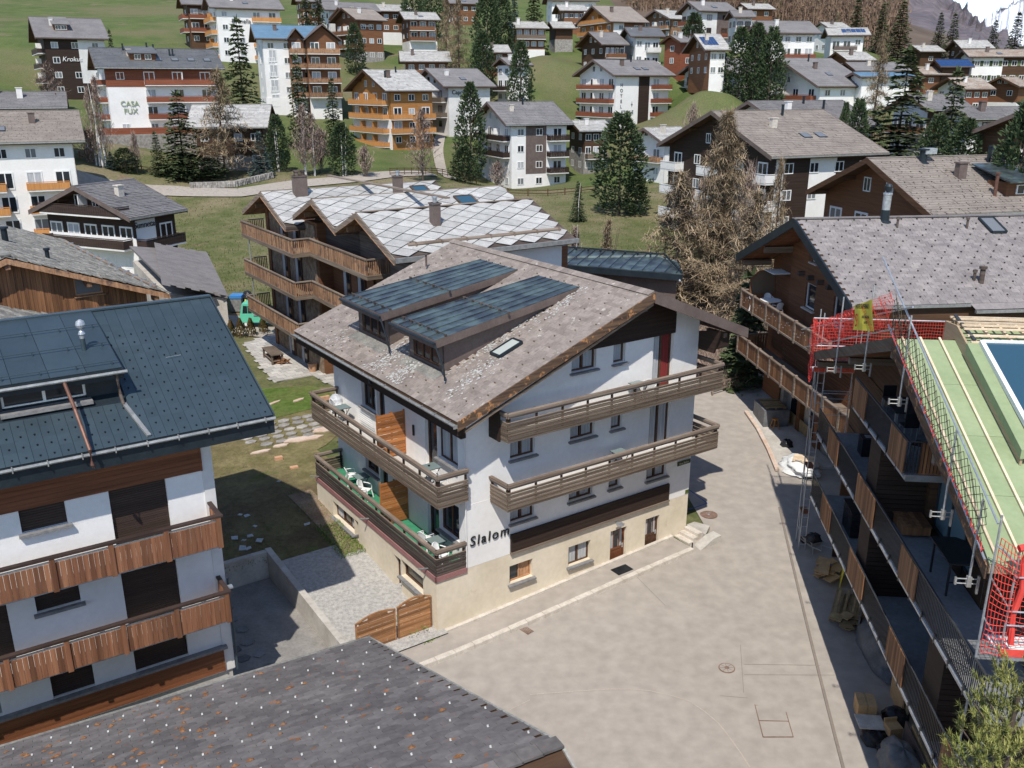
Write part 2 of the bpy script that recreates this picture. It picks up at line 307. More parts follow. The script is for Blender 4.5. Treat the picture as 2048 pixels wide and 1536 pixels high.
def window(parent, O, X, I, w, h, frame='frame_b', pane='window', leaves=2, bar=.06, sill=None, depth=.16, name='window', curtain=None, fr=.05):
    """window standing at the back of its reveal: O lower corner on the wall face, X along the wall, I inward"""
    X = Vector(X); I = Vector(I); O = Vector(O); Z = Vector((0, 0, 1))
    a = O + I * depth; P = lambda x, z, y=0: a + X * x + Z * z + I * y
    f = MB()
    for x0, x1, z0, z1 in [(0, w, 0, bar), (0, w, h - bar, h), (0, bar, bar, h - bar), (w - bar, w, bar, h - bar)] + [(w * k / leaves - bar * .6, w * k / leaves + bar * .6, bar, h - bar) for k in range(1, leaves)]:
        f.add([P(x0, z0, -fr), P(x1, z0, -fr), P(x1, z1, -fr), P(x0, z1, -fr), P(x0, z0, .03), P(x1, z0, .03), P(x1, z1, .03), P(x0, z1, .03)], [(0, 1, 2, 3), (0, 4, 5, 1), (1, 5, 6, 2), (2, 6, 7, 3), (3, 7, 4, 0)])
    wo_ = f.build(name, frame, parent)
    for k in range(leaves):
        x0, x1 = w * k / leaves, w * (k + 1) / leaves
        MB().quad(P(x0, 0, .0), P(x1, 0, .0), P(x1, h, .0), P(x0, h, .0)).build('pane', pane if not isinstance(pane, (list, tuple)) else pane[k % len(pane)], wo_)
        if curtain:
            c = MB(); n = 5; xa, xb = x0 + bar * 1.3, x1 - bar * 1.3
            for q in range(n): c.quad(P(xa + (xb - xa) * q / n, bar, -.006 - .012 * (q % 2)), P(xa + (xb - xa) * (q + 1) / n, bar, -.006 - .012 * ((q + 1) % 2)), P(xa + (xb - xa) * (q + 1) / n, h - bar, -.006 - .012 * ((q + 1) % 2)), P(xa + (xb - xa) * q / n, h - bar, -.006 - .012 * (q % 2)))
            cc = curtain if isinstance(curtain, str) else curtain[k % len(curtain)]
            if cc: c.build('curtain', cc, wo_)
    if sill:
        b = MB(); s0 = O - I * .16 - X * .09 - Z * .09; XX = X * (w + .18)
        b.add([s0, s0 + XX, s0 + XX + I * (.16 + depth), s0 + I * (.16 + depth), s0 + Z * .07, s0 + XX + Z * .07, s0 + XX + I * (.16 + depth) + Z * .085, s0 + I * (.16 + depth) + Z * .085], UF)
        b.build('sill', sill, wo_)
    return wo_
# ------------------------------------------------------------------ houses of the village (placed first as data: the ground is laid to their feet)
S7 = 2048 / 700
def q1(x, y): return (x / S7, y / S7)
def q2(x, y): return (680 + x / S7, y / S7)
def q3(x, y): return (1348 + x / S7, y / S7)
# label, near eave corner, distance, side, ridge azimuth, length, width, wall height, slope, options
_o = dp(*q3(1690, 785), 112) - azd(-30) * 17; _u = _o - Vector((0, 0, CH)); _f = _u.y * cos(PITCH) - _u.z * sin(PITCH); EDGEPX = (1024 + FPX * _u.x / _f, 768 - FPX * (_u.y * sin(PITCH) + _u.z * cos(PITCH)) / _f); EDGED = hypot(_o.x, _o.y)
HS = [
 ('dark timber and white block with the white word Krokus, high on the green slope', q1(205, 217), 205, 1, 60, 13.2, 19.7, 11, .42, dict(w='brown_panel', zone=(.55, 1, 'white2'), g='brown_panel', ne=3, ng=0, gb=[1, 2, 3], bm='rail_d', txt=('Krokus', .42, .62, 1.2, 'white'), dorm=1)),
 ('wide red timber and white apartment house with red balconies and the words Casa Fux', q1(555, 392), 166, 1, 62, 20.1, 15.0, 10.8, .42, dict(w='white', top=('redwood', 2.9), g='white', roof='roof_dark', ne=4, eb=[1, 2, 3], es=(.33, .99), gb=[1, 2, 3], bm='redwood', ng=2, txt=('CASA\nFUX', .18, .45, 1.15, 'greenboard'), stacks=6, skyl=4, dorm=1, ter=1)),
 ('tall apartment house under a light blue metal roof with twin timber gables', q1(1490, 222), 192, 1, 70, 14.5, 13.6, 13.6, .40, dict(w='white', g='white', roof='roof_blue', ne=4, eb=[1, 2, 3, 4], es=(.5, 1), bm='larchlit', ng=1, gabs=1, base=('white', 2.7))),
 ('long white guest house with stepped white and orange balconies near the top left', q1(1225, 40), 228, 1, 65, 16.6, 14.6, 11, .42, dict(w='white', g='white', ne=4, eb=[0, 1, 2, 3], es=(.55, 1), gb=[0, 1, 2, 3], bm='honeybalc', ng=3, txt=('Brunella', .38, .72, 1.3, 'frame_g'))),
 ('dark red brown chalet behind the long white guest house at top left', q1(1060, 22), 240, 1, 65, 8, 11, 9, .42, dict(w='darkwood', g='darkwood', ne=2, eb=[1, 2], gb=[1, 2], bm='redwood', ng=1, txt=('Bella', .4, .8, 1.2, 'white'))),
 ('white apartment house with carved orange balconies cut by the left edge', (170, 281), 122, -1, 64, 17.6, 16.2, 11, .40, dict(w='white', g='redwood', roof='roof_brn', ne=5, eb=[0, 1, 2], es=(.06, .36), eb2=(.5, .9), bm='honeybalc', guards=1, stacks=1)),
 ('low grey roofed building behind the white house at the left edge', q1(395, 625), 140, -1, 66, 16, 9.6, 6, .4, dict(w='white2', g='white2', ne=4, stacks=2)),
 ('dark timber and white chalet with wrap-round balconies and the word Sunnetas', q1(757, 1278), 95, 1, 24, 7.7, 13.7, 6.4, .40, dict(w='white', zone=(.5, 1, 'brown_panel'), g='brown_panel', ne=2, eb=[1], es=(0, 1), gb=[1, 2], ng=5, bm='rail_d', near=1, txt=('Sunnetas', .24, .82, .85, 'frame_g'), gbase=('white', 4.2))),
 ('honey coloured timber apartment chalet with bright orange balconies', q2(263, 530), 172, 1, 55, 11.2, 17.4, 10, .42, dict(w='honeywood', g='honeywood', roof='roof_slab', ne=3, eb=[1, 2], es=(0, .45), eb2=(.72, 1), gb=[0, 1, 2, 3], bm='honeybalc', ng=4, stacks=3, gbase=('white', 5))),
 ('pale grey rendered house with the word Capri beside the orange chalet', q2(605, 505), 183, 1, 60, 11.6, 16.1, 8.6, .42, dict(w='white2', g='white2', ne=0, ng=2, gb=[1, 2], bm='weather', txt=('Capri', .22, .84, 1.1, 'frame_g'), topbox=1)),
 ('white and brown clad block of flats with dark balconies in the middle of the meadow', q2(970, 730), 158, 1, 66, 12.9, 16.7, 11, .42, dict(w='white', zone=(.26, .63, 'fascia', 2.7), g='white', ne=3, eb=[1, 2, 3], es=(.64, 1), gb=[2, 3], ng=4, bm='brown_panel', near=1, stacks=2)),
 ('white hotel tower with red balconies and the words HOTEL ETOILE', q2(1600, 438), 188, 1, 59, 15.9, 14.2, 10.7, .42, dict(w='white', g='white', ne=2, eb=[1, 2, 3], es=(.66, .99), gb=[0, 1, 2, 3], ng=4, bm='redwood', hotel=1, stacks=2, skyl=2)),
 ('old dark log house on a stone base behind the big pine', q2(1400, 765), 168, 1, 72, 6.9, 9.1, 7.4, .35, dict(w='darkwood', g='darkwood', roof='roof_slab', base=('stone_g', 3.5), ne=3, eb=[1], bm='weather', ng=2)),
 ('white chalet with arched gable windows between the pine and the flats at right', q2(1885, 832), 150, 1, 58, 8, 9.5, 6.5, .42, dict(w='white', g='white', roof='roof_slab', ne=2, ng=2, gb=[1], bm='larchlit')),
 ('low brown chalet with a long pale slab roof above the orange chalet', q2(350, 358), 212, 1, 82, 11.4, 12.8, 5, .35, dict(w='midwood', g='midwood', roof='roof_slab', ne=4, ng=2)),
 ('brown chalet of three floors with carved lettering at upper left centre', q2(90, 112), 235, 1, 52, 8.9, 13.8, 9.6, .42, dict(w='midwood', g='midwood', roof='roof_brn', base=('stone_g', 2.4), ne=3, ng=3, gb=[1, 2], bm='midwood', txt=('Daepauda', .3, .85, .8, 'white'))),
 ('tall narrow brown chalet on a white base with a pale slab roof', q2(215, 62), 262, 1, 70, 10, 11.6, 8.3, .35, dict(w='midwood', g='midwood', roof='roof_slab', base=('white', 3), ne=3, ng=2, gb=[1], bm='midwood')),
 ('brown chalet with wide balconies left of the bare larches at the top', q2(375, 112), 242, 1, 73, 9.3, 11.9, 7.4, .35, dict(w='midwood', g='midwood', roof='roof_slab', base=('white', 2.4), ne=3, eb=[1, 2], es=(0, .9), ng=2, bm='midwood')),
 ('neat brown chalet with a glazed balcony on a white ground floor', q2(1000, 162), 232, 1, 76, 9.6, 9.9, 7.2, .35, dict(w='midwood', g='midwood', roof='roof_slab', base=('white', 2.4), ne=4, eb=[2], es=(0, 1), ng=2, bm='weather')),
 ('old log barn on a rubble stone base', q2(1245, 163), 240, 1, 80, 5.9, 8.9, 5, .38, dict(w='darkwood', g='darkwood', roof='roof_slab', base=('stone_g', 2.4), ne=0, ng=0, stacks=0)),
 ('large orange timber chalet with a broad gable and orange balconies near the top', q2(1580, 124), 235, 1, 68, 10.8, 20, 8, .42, dict(w='white', g='honeywood', roof='roof_brn', ne=2, zone=(.35, 1, 'midwood'), ng=4, gb=[1, 2, 3], bm='honeybalc')),
 ('small brown chalet with a pale roof behind the orange chalet near the top', q2(1285, 60), 258, 1, 81, 7.8, 10.2, 5, .35, dict(w='midwood', g='midwood', roof='roof_slab', ne=4, ng=2)),
 ('dark brown chalet with a grey roof left of the white cube house', q2(1530, 258), 213, 1, 68, 7.2, 13.4, 5.5, .42, dict(w='darkwood', g='darkwood', ne=4, ng=3, eb=[1], bm='midwood')),
 ('white cube house with small balconies above the hotel', q2(1700, 210), 215, 1, 81, 8, 10.3, 6.5, .40, dict(w='white', g='white', roof='roof_dark', ne=3, eb=[0, 1], es=(.45, 1), ng=2, bm='white2')),
 ('dark little hut with an outside stair right of the white cube house', q2(1990, 245), 207, 1, 60, 6, 7, 5, .42, dict(w='redwood', g='redwood', ne=1, ng=1)),
 ('pale timber chalet with a terrace high at the upper centre right', q2(1930, 108), 270, 1, 60, 8, 14, 5, .38, dict(w='larchlit', g='larchlit', roof='roof_slab', ne=2, ng=4, gb=[1], bm='larchlit')),
 ('small roof of grey slabs half hidden by the two pines', q2(860, 305), 210, 1, 79, 5.5, 8.8, 4.2, .38, dict(w='midwood', g='midwood', roof='roof_slab', ne=1, ng=1)),
 ('small dark gabled house with a white ground floor beside the round pine', q2(985, 378), 195, 1, 60, 6, 7, 7.5, .42, dict(w='white', g='white', topg='darkwood', ne=1, ng=2, gb=[1], bm='brown_panel')),
 ('dark roofed building at the very top of the picture', q2(1215, 0), 290, 1, 84, 15.6, 12.5, 6, .38, dict(w='white', g='white', roof='roof_dark', ne=4, ng=1)),
 ('brown chalet at the very top beside the tall larches', q2(640, 18), 300, 1, 75, 10, 10, 6, .38, dict(w='midwood', g='midwood', ne=3, ng=2)),
 ('grey chalet at the very top left of centre', q1(1900, 55), 258, 1, 66, 15, 12, 8, .4, dict(w='white2', g='white2', ne=3, ng=2)),
 ('brown gabled chalet under the grey one at the top left of centre', q1(2040, 95), 246, 1, 55, 8, 12, 7, .4, dict(w='midwood', g='midwood', ne=2, ng=3, gb=[1], bm='midwood')),
 ('long timber house along the top edge at left', q1(1730, 5), 275, 1, 70, 12, 10, 7, .4, dict(w='midwood', g='midwood', ne=4, ng=2)),
 ('big balcony block with a plain white end wall at upper right centre', q3(145, 60), 225, 1, 71, 10.4, 11.0, 8.5, .42, dict(w='white2', g='white2', ne=2, zone=(.5, 1, 'fascia'), ng=4, gb=[0, 1, 2], eb=[0, 1], es=(.55, 1), bm='redwood')),
 ('dark chalet with a white balcony front right of the balcony block', q3(350, 97), 218, 1, 86, 5, 7.3, 6, .42, dict(w='white2', g='white2', topg='darkwood', ne=2, eb=[1], ng=2, bm='brown_panel')),
 ('pale gabled chalet on the ridge line above the balcony block', q3(430, 50), 282, 1, 75, 9, 9, 5, .38, dict(w='midwood', g='midwood', roof='roof_slab', ne=2, ng=2)),
 ('white chalet with two long balconies and a grey roof left of the modern house', q3(545, 190), 205, 1, 82, 11.8, 12.4, 7.5, .42, dict(w='white', g='darkwood', zone=(0, .4, 'white2'), ne=4, eb=[0, 1], es=(.3, 1), ng=3, bm='redwood', stacks=1)),
 ('small chalet with blue solar panels on its roof', q3(180, 290), 188, 1, 83, 5.4, 14.8, 5, .42, dict(w='white', g='midwood', roof='roof_slab', ne=2, ng=3, solar=1)),
 ('light narrow house with orange shutters by the forest edge', q3(900, 160), 270, 1, 75, 7, 8, 6.5, .38, dict(w='white', g='white', roof='roof_slab', ne=2, ng=2, eb=[1], bm='larchlit')),
 ('modern white house with a big window gable and a solar panel', q3(1155, 203), 235, -1, 100, 9.5, 11, 6.5, .32, dict(w='white', g='white', roof='roof_slab', ne=3, eb=[1], es=(.2, .9), ng=2, bm='fascia', topg='larchlit', solar=1, stacks=0)),
 ('white apartment house with a wide white gable and black railings', q3(270, 427), 195, 1, 65, 12.1, 14.8, 10.5, .42, dict(w='white', g='white', ne=4, ng=4, gb=[1, 2, 3], eb=[1, 2, 3], bm='frame_g', stacks=2)),
 ('white gabled block of flats with dark red balconies above the big grey roof', q3(840, 503), 183, 1, 68, 12.9, 24.5, 10, .42, dict(w='white', g='white', ne=3, ng=5, gb=[1, 2, 3], eb=[1, 2], es=(.6, 1), bm='redwood', stacks=2, skyl=1)),
 ('grey roofed block just behind the flats marked Kontiki', q3(650, 745), 124, 1, 67, 16, 16, 10, .38, dict(w='white2', g='white2', roof='roof_far', ne=3, ng=2, stacks=3)),
 ('big block of flats with white balconies, brown panels and the word Kontiki', q3(570, 918), 102, 1, 67, 16.2, 22.8, 11.5, .38, dict(w='white', zones=[(.08, .33, 'brown_panel'), (.6, 1, 'brown_panel')], g='brown_panel', topg='brown_panel', roof='roof_brn', ne=4, ng=5, gb=[1, 2, 3], gs=[(.0, .16), (.42, .62), (.84, 1.0)], bm='white', near=1, stacks=2, skyl=2, big=1, txt=('KONTIKI', .46, .28, .9, 'frame_g'))),
 ('brown chalet with a speckled brown roof, carved balcony and copper dormer', q3(1500, 1258), 72, 1, 75, 19, 16, 9.5, .42, dict(w='midwood', g='midwood', roof='roof_brn', ne=3, ng=4, gb=[1, 2], bm='darkwood', near=1, guards=1, gbase=('white', 6), stacks=2, dormr=1)),
 ('red brown timber chalet with two balconies at the right', q3(1690, 520), 225, 1, 78, 8.2, 11, 7.5, .42, dict(w='redwood', g='white', roof='roof_rust', ne=3, ng=3, gb=[1, 2], eb=[0, 1], es=(.5, 1), bm='redwood', base=('white', 1.5))),
 ('old log barn on a white base right of the red chalet', q3(2020, 505), 235, 1, 60, 6, 9.5, 6, .42, dict(w='midwood', g='midwood', roof='roof_rust', base=('white', 2.6), ne=0, ng=2, stacks=0)),
 ('long white farmhouse with green shutters and a rust patched roof', q3(1725, 330), 250, 1, 95, 15, 9.3, 6.5, .35, dict(w='white', zone=(.55, 1, 'darkwood'), g='white', roof='roof_rust', ne=6, ng=1, shut=1)),
 ('cluster chalet with a pale slab roof below the far forest', q3(1680, 282), 285, 1, 93, 9, 11.8, 4.5, .38, dict(w='darkwood', g='darkwood', roof='roof_slab', ne=3, ng=2)),
 ('low slab roofed barn left of the pale cluster at the forest foot', q3(1440, 300), 290, 1, 80, 8, 9, 4, .38, dict(w='darkwood', g='darkwood', roof='roof_slab', ne=1, ng=1)),
 ('brown chalet with a mossy slab roof below the modern house', q3(1010, 350), 215, 1, 77, 7.3, 9, 5, .38, dict(w='midwood', g='midwood', roof='roof_slab', ne=3, ng=2)),
 ('brown chalet with a rusty roof in the right background', q3(1460, 435), 240, 1, 81, 8.5, 9, 5.5, .38, dict(w='midwood', g='midwood', roof='roof_rust', ne=2, ng=2)),
 ('grey roofed house between the white gabled flats and the spruces', q3(1060, 412), 200, 1, 82, 12, 9, 4.5, .36, dict(w='darkwood', g='darkwood', ne=3, ng=2)),
 ('low house under a pale blue roof behind the bare trees', q3(1090, 447), 187, 1, 82, 11, 6, 3.5, .25, dict(w='white', g='white', roof='roof_blue', ne=2, ng=1, stacks=0)),
 ('low building wholly roofed in dark blue panels at the right', q3(1560, 388), 242, 1, 88, 8, 7, 3.2, .45, dict(w='darkwood', g='darkwood', roof='solar', ne=0, ng=0, stacks=0)),
 ('dark chalet half hidden between the two tall spruces at right', q3(1480, 640), 140, 1, 75, 8, 9, 6.5, .42, dict(w='darkwood', g='white2', ne=2, ng=3, gb=[1], eb=[1], bm='midwood')),
 ('small grey roofed house behind the dark gable at the right edge', q3(1730, 692), 130, 1, 78, 11, 7, 4.5, .36, dict(w='white2', g='white2', ne=2, ng=1)),
 ('dark gabled chalet with white panels cut by the right edge', EDGEPX, EDGED, 1, 60, 14, 17, 6, .42, dict(w='white2', g='darkwood', ne=2, ng=3, gb=[1], bm='midwood', near=1)),
 ('slab roofed house behind the bare larch in the meadow', q1(1080, 745), 153, 1, 82, 12.5, 15, 6.7, .42, dict(w='darkwood', g='darkwood', roof='roof_slab', ne=4, ng=2, base=('stone_g', 2.2))),
]
FOOT = []
for h_ in HS:
    n_ = dp(h_[1][0], h_[1][1], h_[2]); a_ = azd(h_[4]) * h_[3]; p_ = azd(h_[4] - 90)
    zg = n_.z - h_[7]
    c_ = n_ + a_ * (h_[5] / 2) + p_ * (h_[6] / 2); FOOT += [(c_.x, c_.y, zg)] + [((n_ + a_ * (h_[5] * i) + p_ * (h_[6] * j)).x, (n_ + a_ * (h_[5] * i) + p_ * (h_[6] * j)).y, zg + (h_[6] * j * .04)) for i, j in ((0, 0), (1, 0), (0, .9), (1, .9))]

# ------------------------------------------------------------------ the lie of the land
CTRL = [(0, 30, 0), (-3, 30, 0), (6, 28, 0), (8, 20, 0), (0, 12, -.3), (12, 15, -.2), (8.1, 38, .75), (13.5, 46, 1.1), (15.5, 57, 1.6), (9.5, 46, 1.1), (11.5, 32, .2), (14, 36, .4), (18, 25, 0),
        (-9.3, 39.75, 1.45), (-6, 35, .55), (-8, 43, 1.5), (-5, 45, 1.5), (-11, 55, 1.6), (-15, 60, 1.7), (-20, 66, 1.7), (-21, 72, 1.8), (-30, 80, 1.8), (-25, 40, 1), (-40, 45, 1), (-30, 60, 1.5), (-20, 20, 0),
        (0, 55, 1.7), (6, 62, 2), (12, 70, 2.5), (20, 78, 3.5), (25, 65, 2.5), (35, 60, 2.5), (45, 40, 1.5), (14, 62, 1.9), (10, 60, 1.8), (40, 80, 3), (-35, 88, 1.8), (-25, 100, 2.6), (-10, 100, 2.8), (5, 100, 3.0), (15, 117, 3.6), (-5, 125, 3.6), (-20, 125, 4.6),
        (60, 20, 1), (-60, 20, 0), (0, -20, -2), (-60, -20, -2), (60, -20, -2), (-120, 60, 4), (120, 60, 4), (150, 150, 16), (-140, 150, 24)]
for px_, py_, D_ in [(120, 378, 138), (230, 380, 138), (340, 383, 138), (480, 386, 135), (600, 369, 140), (700, 358, 143), (780, 347, 148), (860, 340, 152), (400, 500, 104), (400, 440, 120), (640, 330, 158), (520, 340, 148), (300, 345, 148), (200, 345, 148), (300, 300, 156), (450, 355, 146), (1160, 345, 162), (1110, 110, 215), (1110, 220, 182), (1080, 160, 200), (1090, 100, 225),
                     (120, 120, 232), (40, 80, 250), (250, 50, 285), (330, 70, 262), (100, 30, 330), (250, 8, 380), (30, 5, 390), (150, -40, 520), (600, -40, 520), (900, -40, 480), (1200, -40, 480),
                     (1600, 66, 330), (1750, 92, 330), (1900, 118, 330), (1550, 30, 420), (1700, 55, 430), (1850, 96, 430), (1995, 118, 420), (2060, 126, 350), (1450, -40, 520), (1650, -30, 640), (1750, 40, 600), (1850, 84, 600), (1950, 106, 600), (2080, 122, 600), (2250, 128, 600), (1750, 44, 800), (1850, 90, 800), (1950, 112, 800), (2150, 126, 800)]:
    p_ = dp(px_, py_, D_); CTRL.append(tuple(p_))
CTRL += FOOT + [(-30, 84, 1.8), (-24, 84, 1.8)]
_c = np.array(CTRL, float); _P = _c[:, :2]
_r = np.linalg.norm(_P[:, None] - _P[None], axis=2); _n = len(_P)
_K = np.zeros((_n + 3, _n + 3)); _K[:_n, :_n] = -_r + np.eye(_n) * 4.0; _K[:_n, _n] = 1; _K[:_n, _n + 1:] = _P; _K[_n:, :_n] = _K[:_n, _n:].T
_W = np.linalg.solve(_K, np.concatenate([_c[:, 2], [0, 0, 0]]))
def hts(XY):
    XY = np.asarray(XY, float); d = np.sqrt(((XY[:, None] - _P[None]) ** 2).sum(2) + .8)
    return -(d @ _W[:_n]) + _W[_n] + XY @ _W[_n + 1:]
def ht(x, y): return float(hts([(x, y)])[0])
# the yard frame: x along the street front of the white house, y along its balcony side
YO = Vector((-2.89, 30.4535, 0)); YU = Vector((sin(radians(55.4)), cos(radians(55.4)), 0)); YV = Vector((-YU.y, YU.x, 0))
def yard(u, v): return YO + YU * u + YV * v
def sstep(a, b, x): t = np.clip((x - a) / (b - a), 0, 1); return t * t * (3 - 2 * t)
def ground_z(XY):
    XY = np.asarray(XY, float); z = hts(XY); dx = XY[:, 0] - YO.x; dy = XY[:, 1] - YO.y
    u = dx * YU.x + dy * YU.y; v = dx * YV.x + dy * YV.y
    m = sstep(-9.5, -8.5, u) * (1 - sstep(1, 2, u)) * sstep(-1.5, -.5, v) * (1 - sstep(18, 19, v))
    m2 = sstep(-14, -12, u) * (1 - sstep(-3.8, -3.6, u)) * sstep(-8, -6, v) * (1 - sstep(8.0, 8.2, v))
    near = (XY[:, 1] < 34) & (u > -3.5)
    return z - m * .9 - m2 * 1.2 * (1 - m)
def ground_patch(name, xs, ys, mat, zoff=0.0, fn=None, keep=None):
    X, Y = np.meshgrid(xs, ys); P = np.stack([X.ravel(), Y.ravel()], 1); z = (fn or ground_z)(P) + zoff
    nx, ny = len(xs), len(ys); v = np.column_stack([P, z]); f = []
    for j in range(ny - 1):
        for i in range(nx - 1):
            if keep is None or keep((xs[i] + xs[i + 1]) / 2, (ys[j] + ys[j + 1]) / 2): a = j * nx + i; f.append((a, a + 1, a + nx + 1, a + nx))
    me = bpy.data.meshes.new(name); me.from_pydata(v.tolist(), [], f); me.materials.append(M[mat]); me.polygons.foreach_set('use_smooth', [True] * len(f)); me.update()
    o = bpy.data.objects.new(name, me); C.objects.link(o); return struct(o)
# ------------------------------------------------------------------ ground materials
def grass_mat(name, g1, g2, dry, path, sc=.12):
    m = bpy.data.materials.new(name); m.use_nodes = True; t = m.node_tree; N = t.nodes; Lk = t.links; b = N['Principled BSDF']; b.inputs['Roughness'].default_value = .95; b.inputs['Specular IOR Level'].default_value = .1
    geo = N.new('ShaderNodeNewGeometry')
    def noise(s, d=5, r=.6, src=None):
        n = N.new('ShaderNodeTexNoise'); n.inputs['Scale'].default_value = s; n.inputs['Detail'].default_value = d; n.inputs['Roughness'].default_value = r; Lk.new(src or geo.outputs['Position'], n.inputs[0]); return n.outputs[0]
    def ramp(f, a, b_, p0=.4, p1=.6):
        c = N.new('ShaderNodeValToRGB'); c.color_ramp.elements[0].position = p0; c.color_ramp.elements[1].position = p1; c.color_ramp.elements[0].color = (*a, 1); c.color_ramp.elements[1].color = (*b_, 1); Lk.new(f, c.inputs[0]); return c.outputs[0]
    def mix(f, a, b_):
        x = N.new('ShaderNodeMix'); x.data_type = 'RGBA'; Lk.new(f, x.inputs[0]); Lk.new(a, x.inputs[6])
        if isinstance(b_, tuple): x.inputs[7].default_value = (*b_, 1)
        else: Lk.new(b_, x.inputs[7])
        return x.outputs[2]
    base = ramp(noise(sc * 6), g1, g2)
    f = N.new('ShaderNodeMapRange'); f.inputs[1].default_value = .47; f.inputs[2].default_value = .62; Lk.new(noise(sc), f.inputs[0]); base = mix(f.outputs[0], base, dry)
    f = N.new('ShaderNodeMapRange'); f.inputs[1].default_value = .60; f.inputs[2].default_value = .68; Lk.new(noise(sc * 2.3, 6, .7), f.inputs[0]); base = mix(f.outputs[0], base, path)
    mo = N.new('ShaderNodeMapRange'); mo.inputs[1].default_value = .3; mo.inputs[2].default_value = .7; mo.inputs[3].default_value = .68; mo.inputs[4].default_value = 1.35; Lk.new(noise(3.5, 8, .75), mo.inputs[0])
    v = N.new('ShaderNodeVectorMath'); v.operation = 'SCALE'; Lk.new(base, v.inputs[0]); Lk.new(mo.outputs[0], v.inputs[3]); Lk.new(v.outputs[0], b.inputs['Base Color'])
    bu = N.new('ShaderNodeBump'); bu.inputs['Strength'].default_value = .6; bu.inputs['Distance'].default_value = .12; Lk.new(noise(9, 5, .7), bu.inputs['Height']); Lk.new(bu.outputs[0], b.inputs['Normal'])
    MATS[name] = m; return m
M['meadow'] = grass_mat('meadow_grass', (.088, .103, .038), (.135, .135, .062), (.195, .165, .10), (.185, .135, .09), .09)
M['hill'] = grass_mat('hill_grass', (.075, .105, .034), (.105, .13, .046), (.135, .128, .065), (.17, .135, .09), .03)
M['lawn'] = grass_mat('thin_spring_lawn', (.14, .125, .055), (.20, .17, .085), (.125, .095, .055), (.11, .13, .04), .16)
M['lawng'] = grass_mat('mown_green_lawn', (.075, .115, .025), (.10, .15, .035), (.13, .14, .05), (.10, .11, .04), .2)
M['dirt'] = mk('bare_brown_soil', (.16, .105, .07), (.24, .18, .125), sc=1.2, rough=.95, fine=.25, bump=.4)
# one sheet of terrain out to the far hillside
xs = sorted(set(list(np.arange(-36, 44, .9)) + list(np.arange(-110, 110, 3)) + list(np.arange(-300, 420, 9)) + list(np.linspace(-900, 1100, 50))))
ys = sorted(set(list(np.arange(8, 96, .9)) + list(np.arange(-20, 8, 3)) + list(np.arange(96, 330, 3)) + list(np.linspace(330, 760, 44)) + [-300, -150, -80, -40]))
xs = [x for i, x in enumerate(xs) if i == 0 or x - xs[i - 1] > .25]; ys = [y for i, y in enumerate(ys) if i == 0 or y - ys[i - 1] > .25]
terr = ground_patch('meadow_ground', xs, ys, 'meadow', keep=lambda x, y: True)
terr.data.materials.append(M['hill']); terr.data.materials.append(M['forestfloor']); terr.data.materials.append(M['dirt'])
pc = np.empty(len(terr.data.polygons) * 3); terr.data.polygons.foreach_get('center', pc); pc = pc.reshape(-1, 3)
mi = np.where(pc[:, 1] > 150, 1, 0); mi[(pc[:, 0] > 40) & (pc[:, 1] + pc[:, 0] * .5 > 345)] = 2
terr.data.polygons.foreach_set('material_index', mi.tolist())

def sheet(name, rows, mat, n=1, zoff=0.0, zf=None):
    """drape a sheet between two edge polylines; rows = [(left, right), ...] of ground points"""
    mb = MB(); k = 24 if n == 1 else n; V = []
    for a, b in rows:
        for i in range(k + 1): p = Vector(a).lerp(Vector(b), i / k); V.append((p.x, p.y))
    z = (zf or hts)(np.array(V)) + zoff
    mb.v = [(x, y, zz) for (x, y), zz in zip(V, z)]
    for j in range(len(rows) - 1):
        for i in range(k): a = j * (k + 1) + i; mb.f.append((a, a + 1, a + k + 2, a + k + 1)); mb.m.append(0)
    return struct(mb.build(name, mat, smooth=True))
def lerp_pts(P, n):
    P = [Vector((*p[:2], 0)) for p in P]; L = [0]
    for a, b in zip(P, P[1:]): L.append(L[-1] + (b - a).length)
    out = []
    for i in range(n + 1):
        s = L[-1] * i / n; k = max(j for j in range(len(L)) if L[j] <= s + 1e-9); k = min(k, len(P) - 2); out.append(P[k].lerp(P[k + 1], (s - L[k]) / (L[k + 1] - L[k])))
    return out
# the street and little square between the buildings
def xl(y):
    if y < 27.6: return -9.0
    if y < 36.3: return -4.57 + (y - 27.6) * 1.4115
    if y < 38.2: return 7.71 + (y - 36.3) * .75
    if y < 47.9: return 9.1 + (y - 38.2) * -.1
    return 8.1 + (y - 47.9) * .45
def xr(y): return 15.5 + (y - 8) * .11
Y_ = list(np.arange(-12, 59, .8)); sheet('street', [((xl(y), y, 0), (xr(y) + 6, y, 0)) for y in Y_], 'asphalt', 40, .05)
# cuts and cracks in the asphalt
ck = MB()
def gline(mb, pts, w, z=.06, m=0):
    P = [Vector((p[0], p[1], 0)) for p in pts]; n = max(2, int(sum((b - a).length for a, b in zip(P, P[1:])) / .7)); P = lerp_pts(pts, n)
    for a, b in zip(P, P[1:]):
        d = (b - a); 
        if d.length < 1e-5: continue
        nrm = Vector((-d.y, d.x, 0)).normalized() * w / 2; za, zb = ht(a.x, a.y) + z, ht(b.x, b.y) + z
        mb.quad((a.x + nrm.x, a.y + nrm.y, za), (a.x - nrm.x, a.y - nrm.y, za), (b.x - nrm.x, b.y - nrm.y, zb), (b.x + nrm.x, b.y + nrm.y, zb), m)
M['seam'] = mk('tar_seam', (.20, .17, .145), (.23, .195, .165), sc=3, rough=.9)
M['seam_l'] = mk('faded_trench_line', (.40, .34, .28), (.44, .38, .32), sc=3, rough=.9)
G = lambda *p: [tuple(gp(a, b, 0)[:2]) for a, b in p]
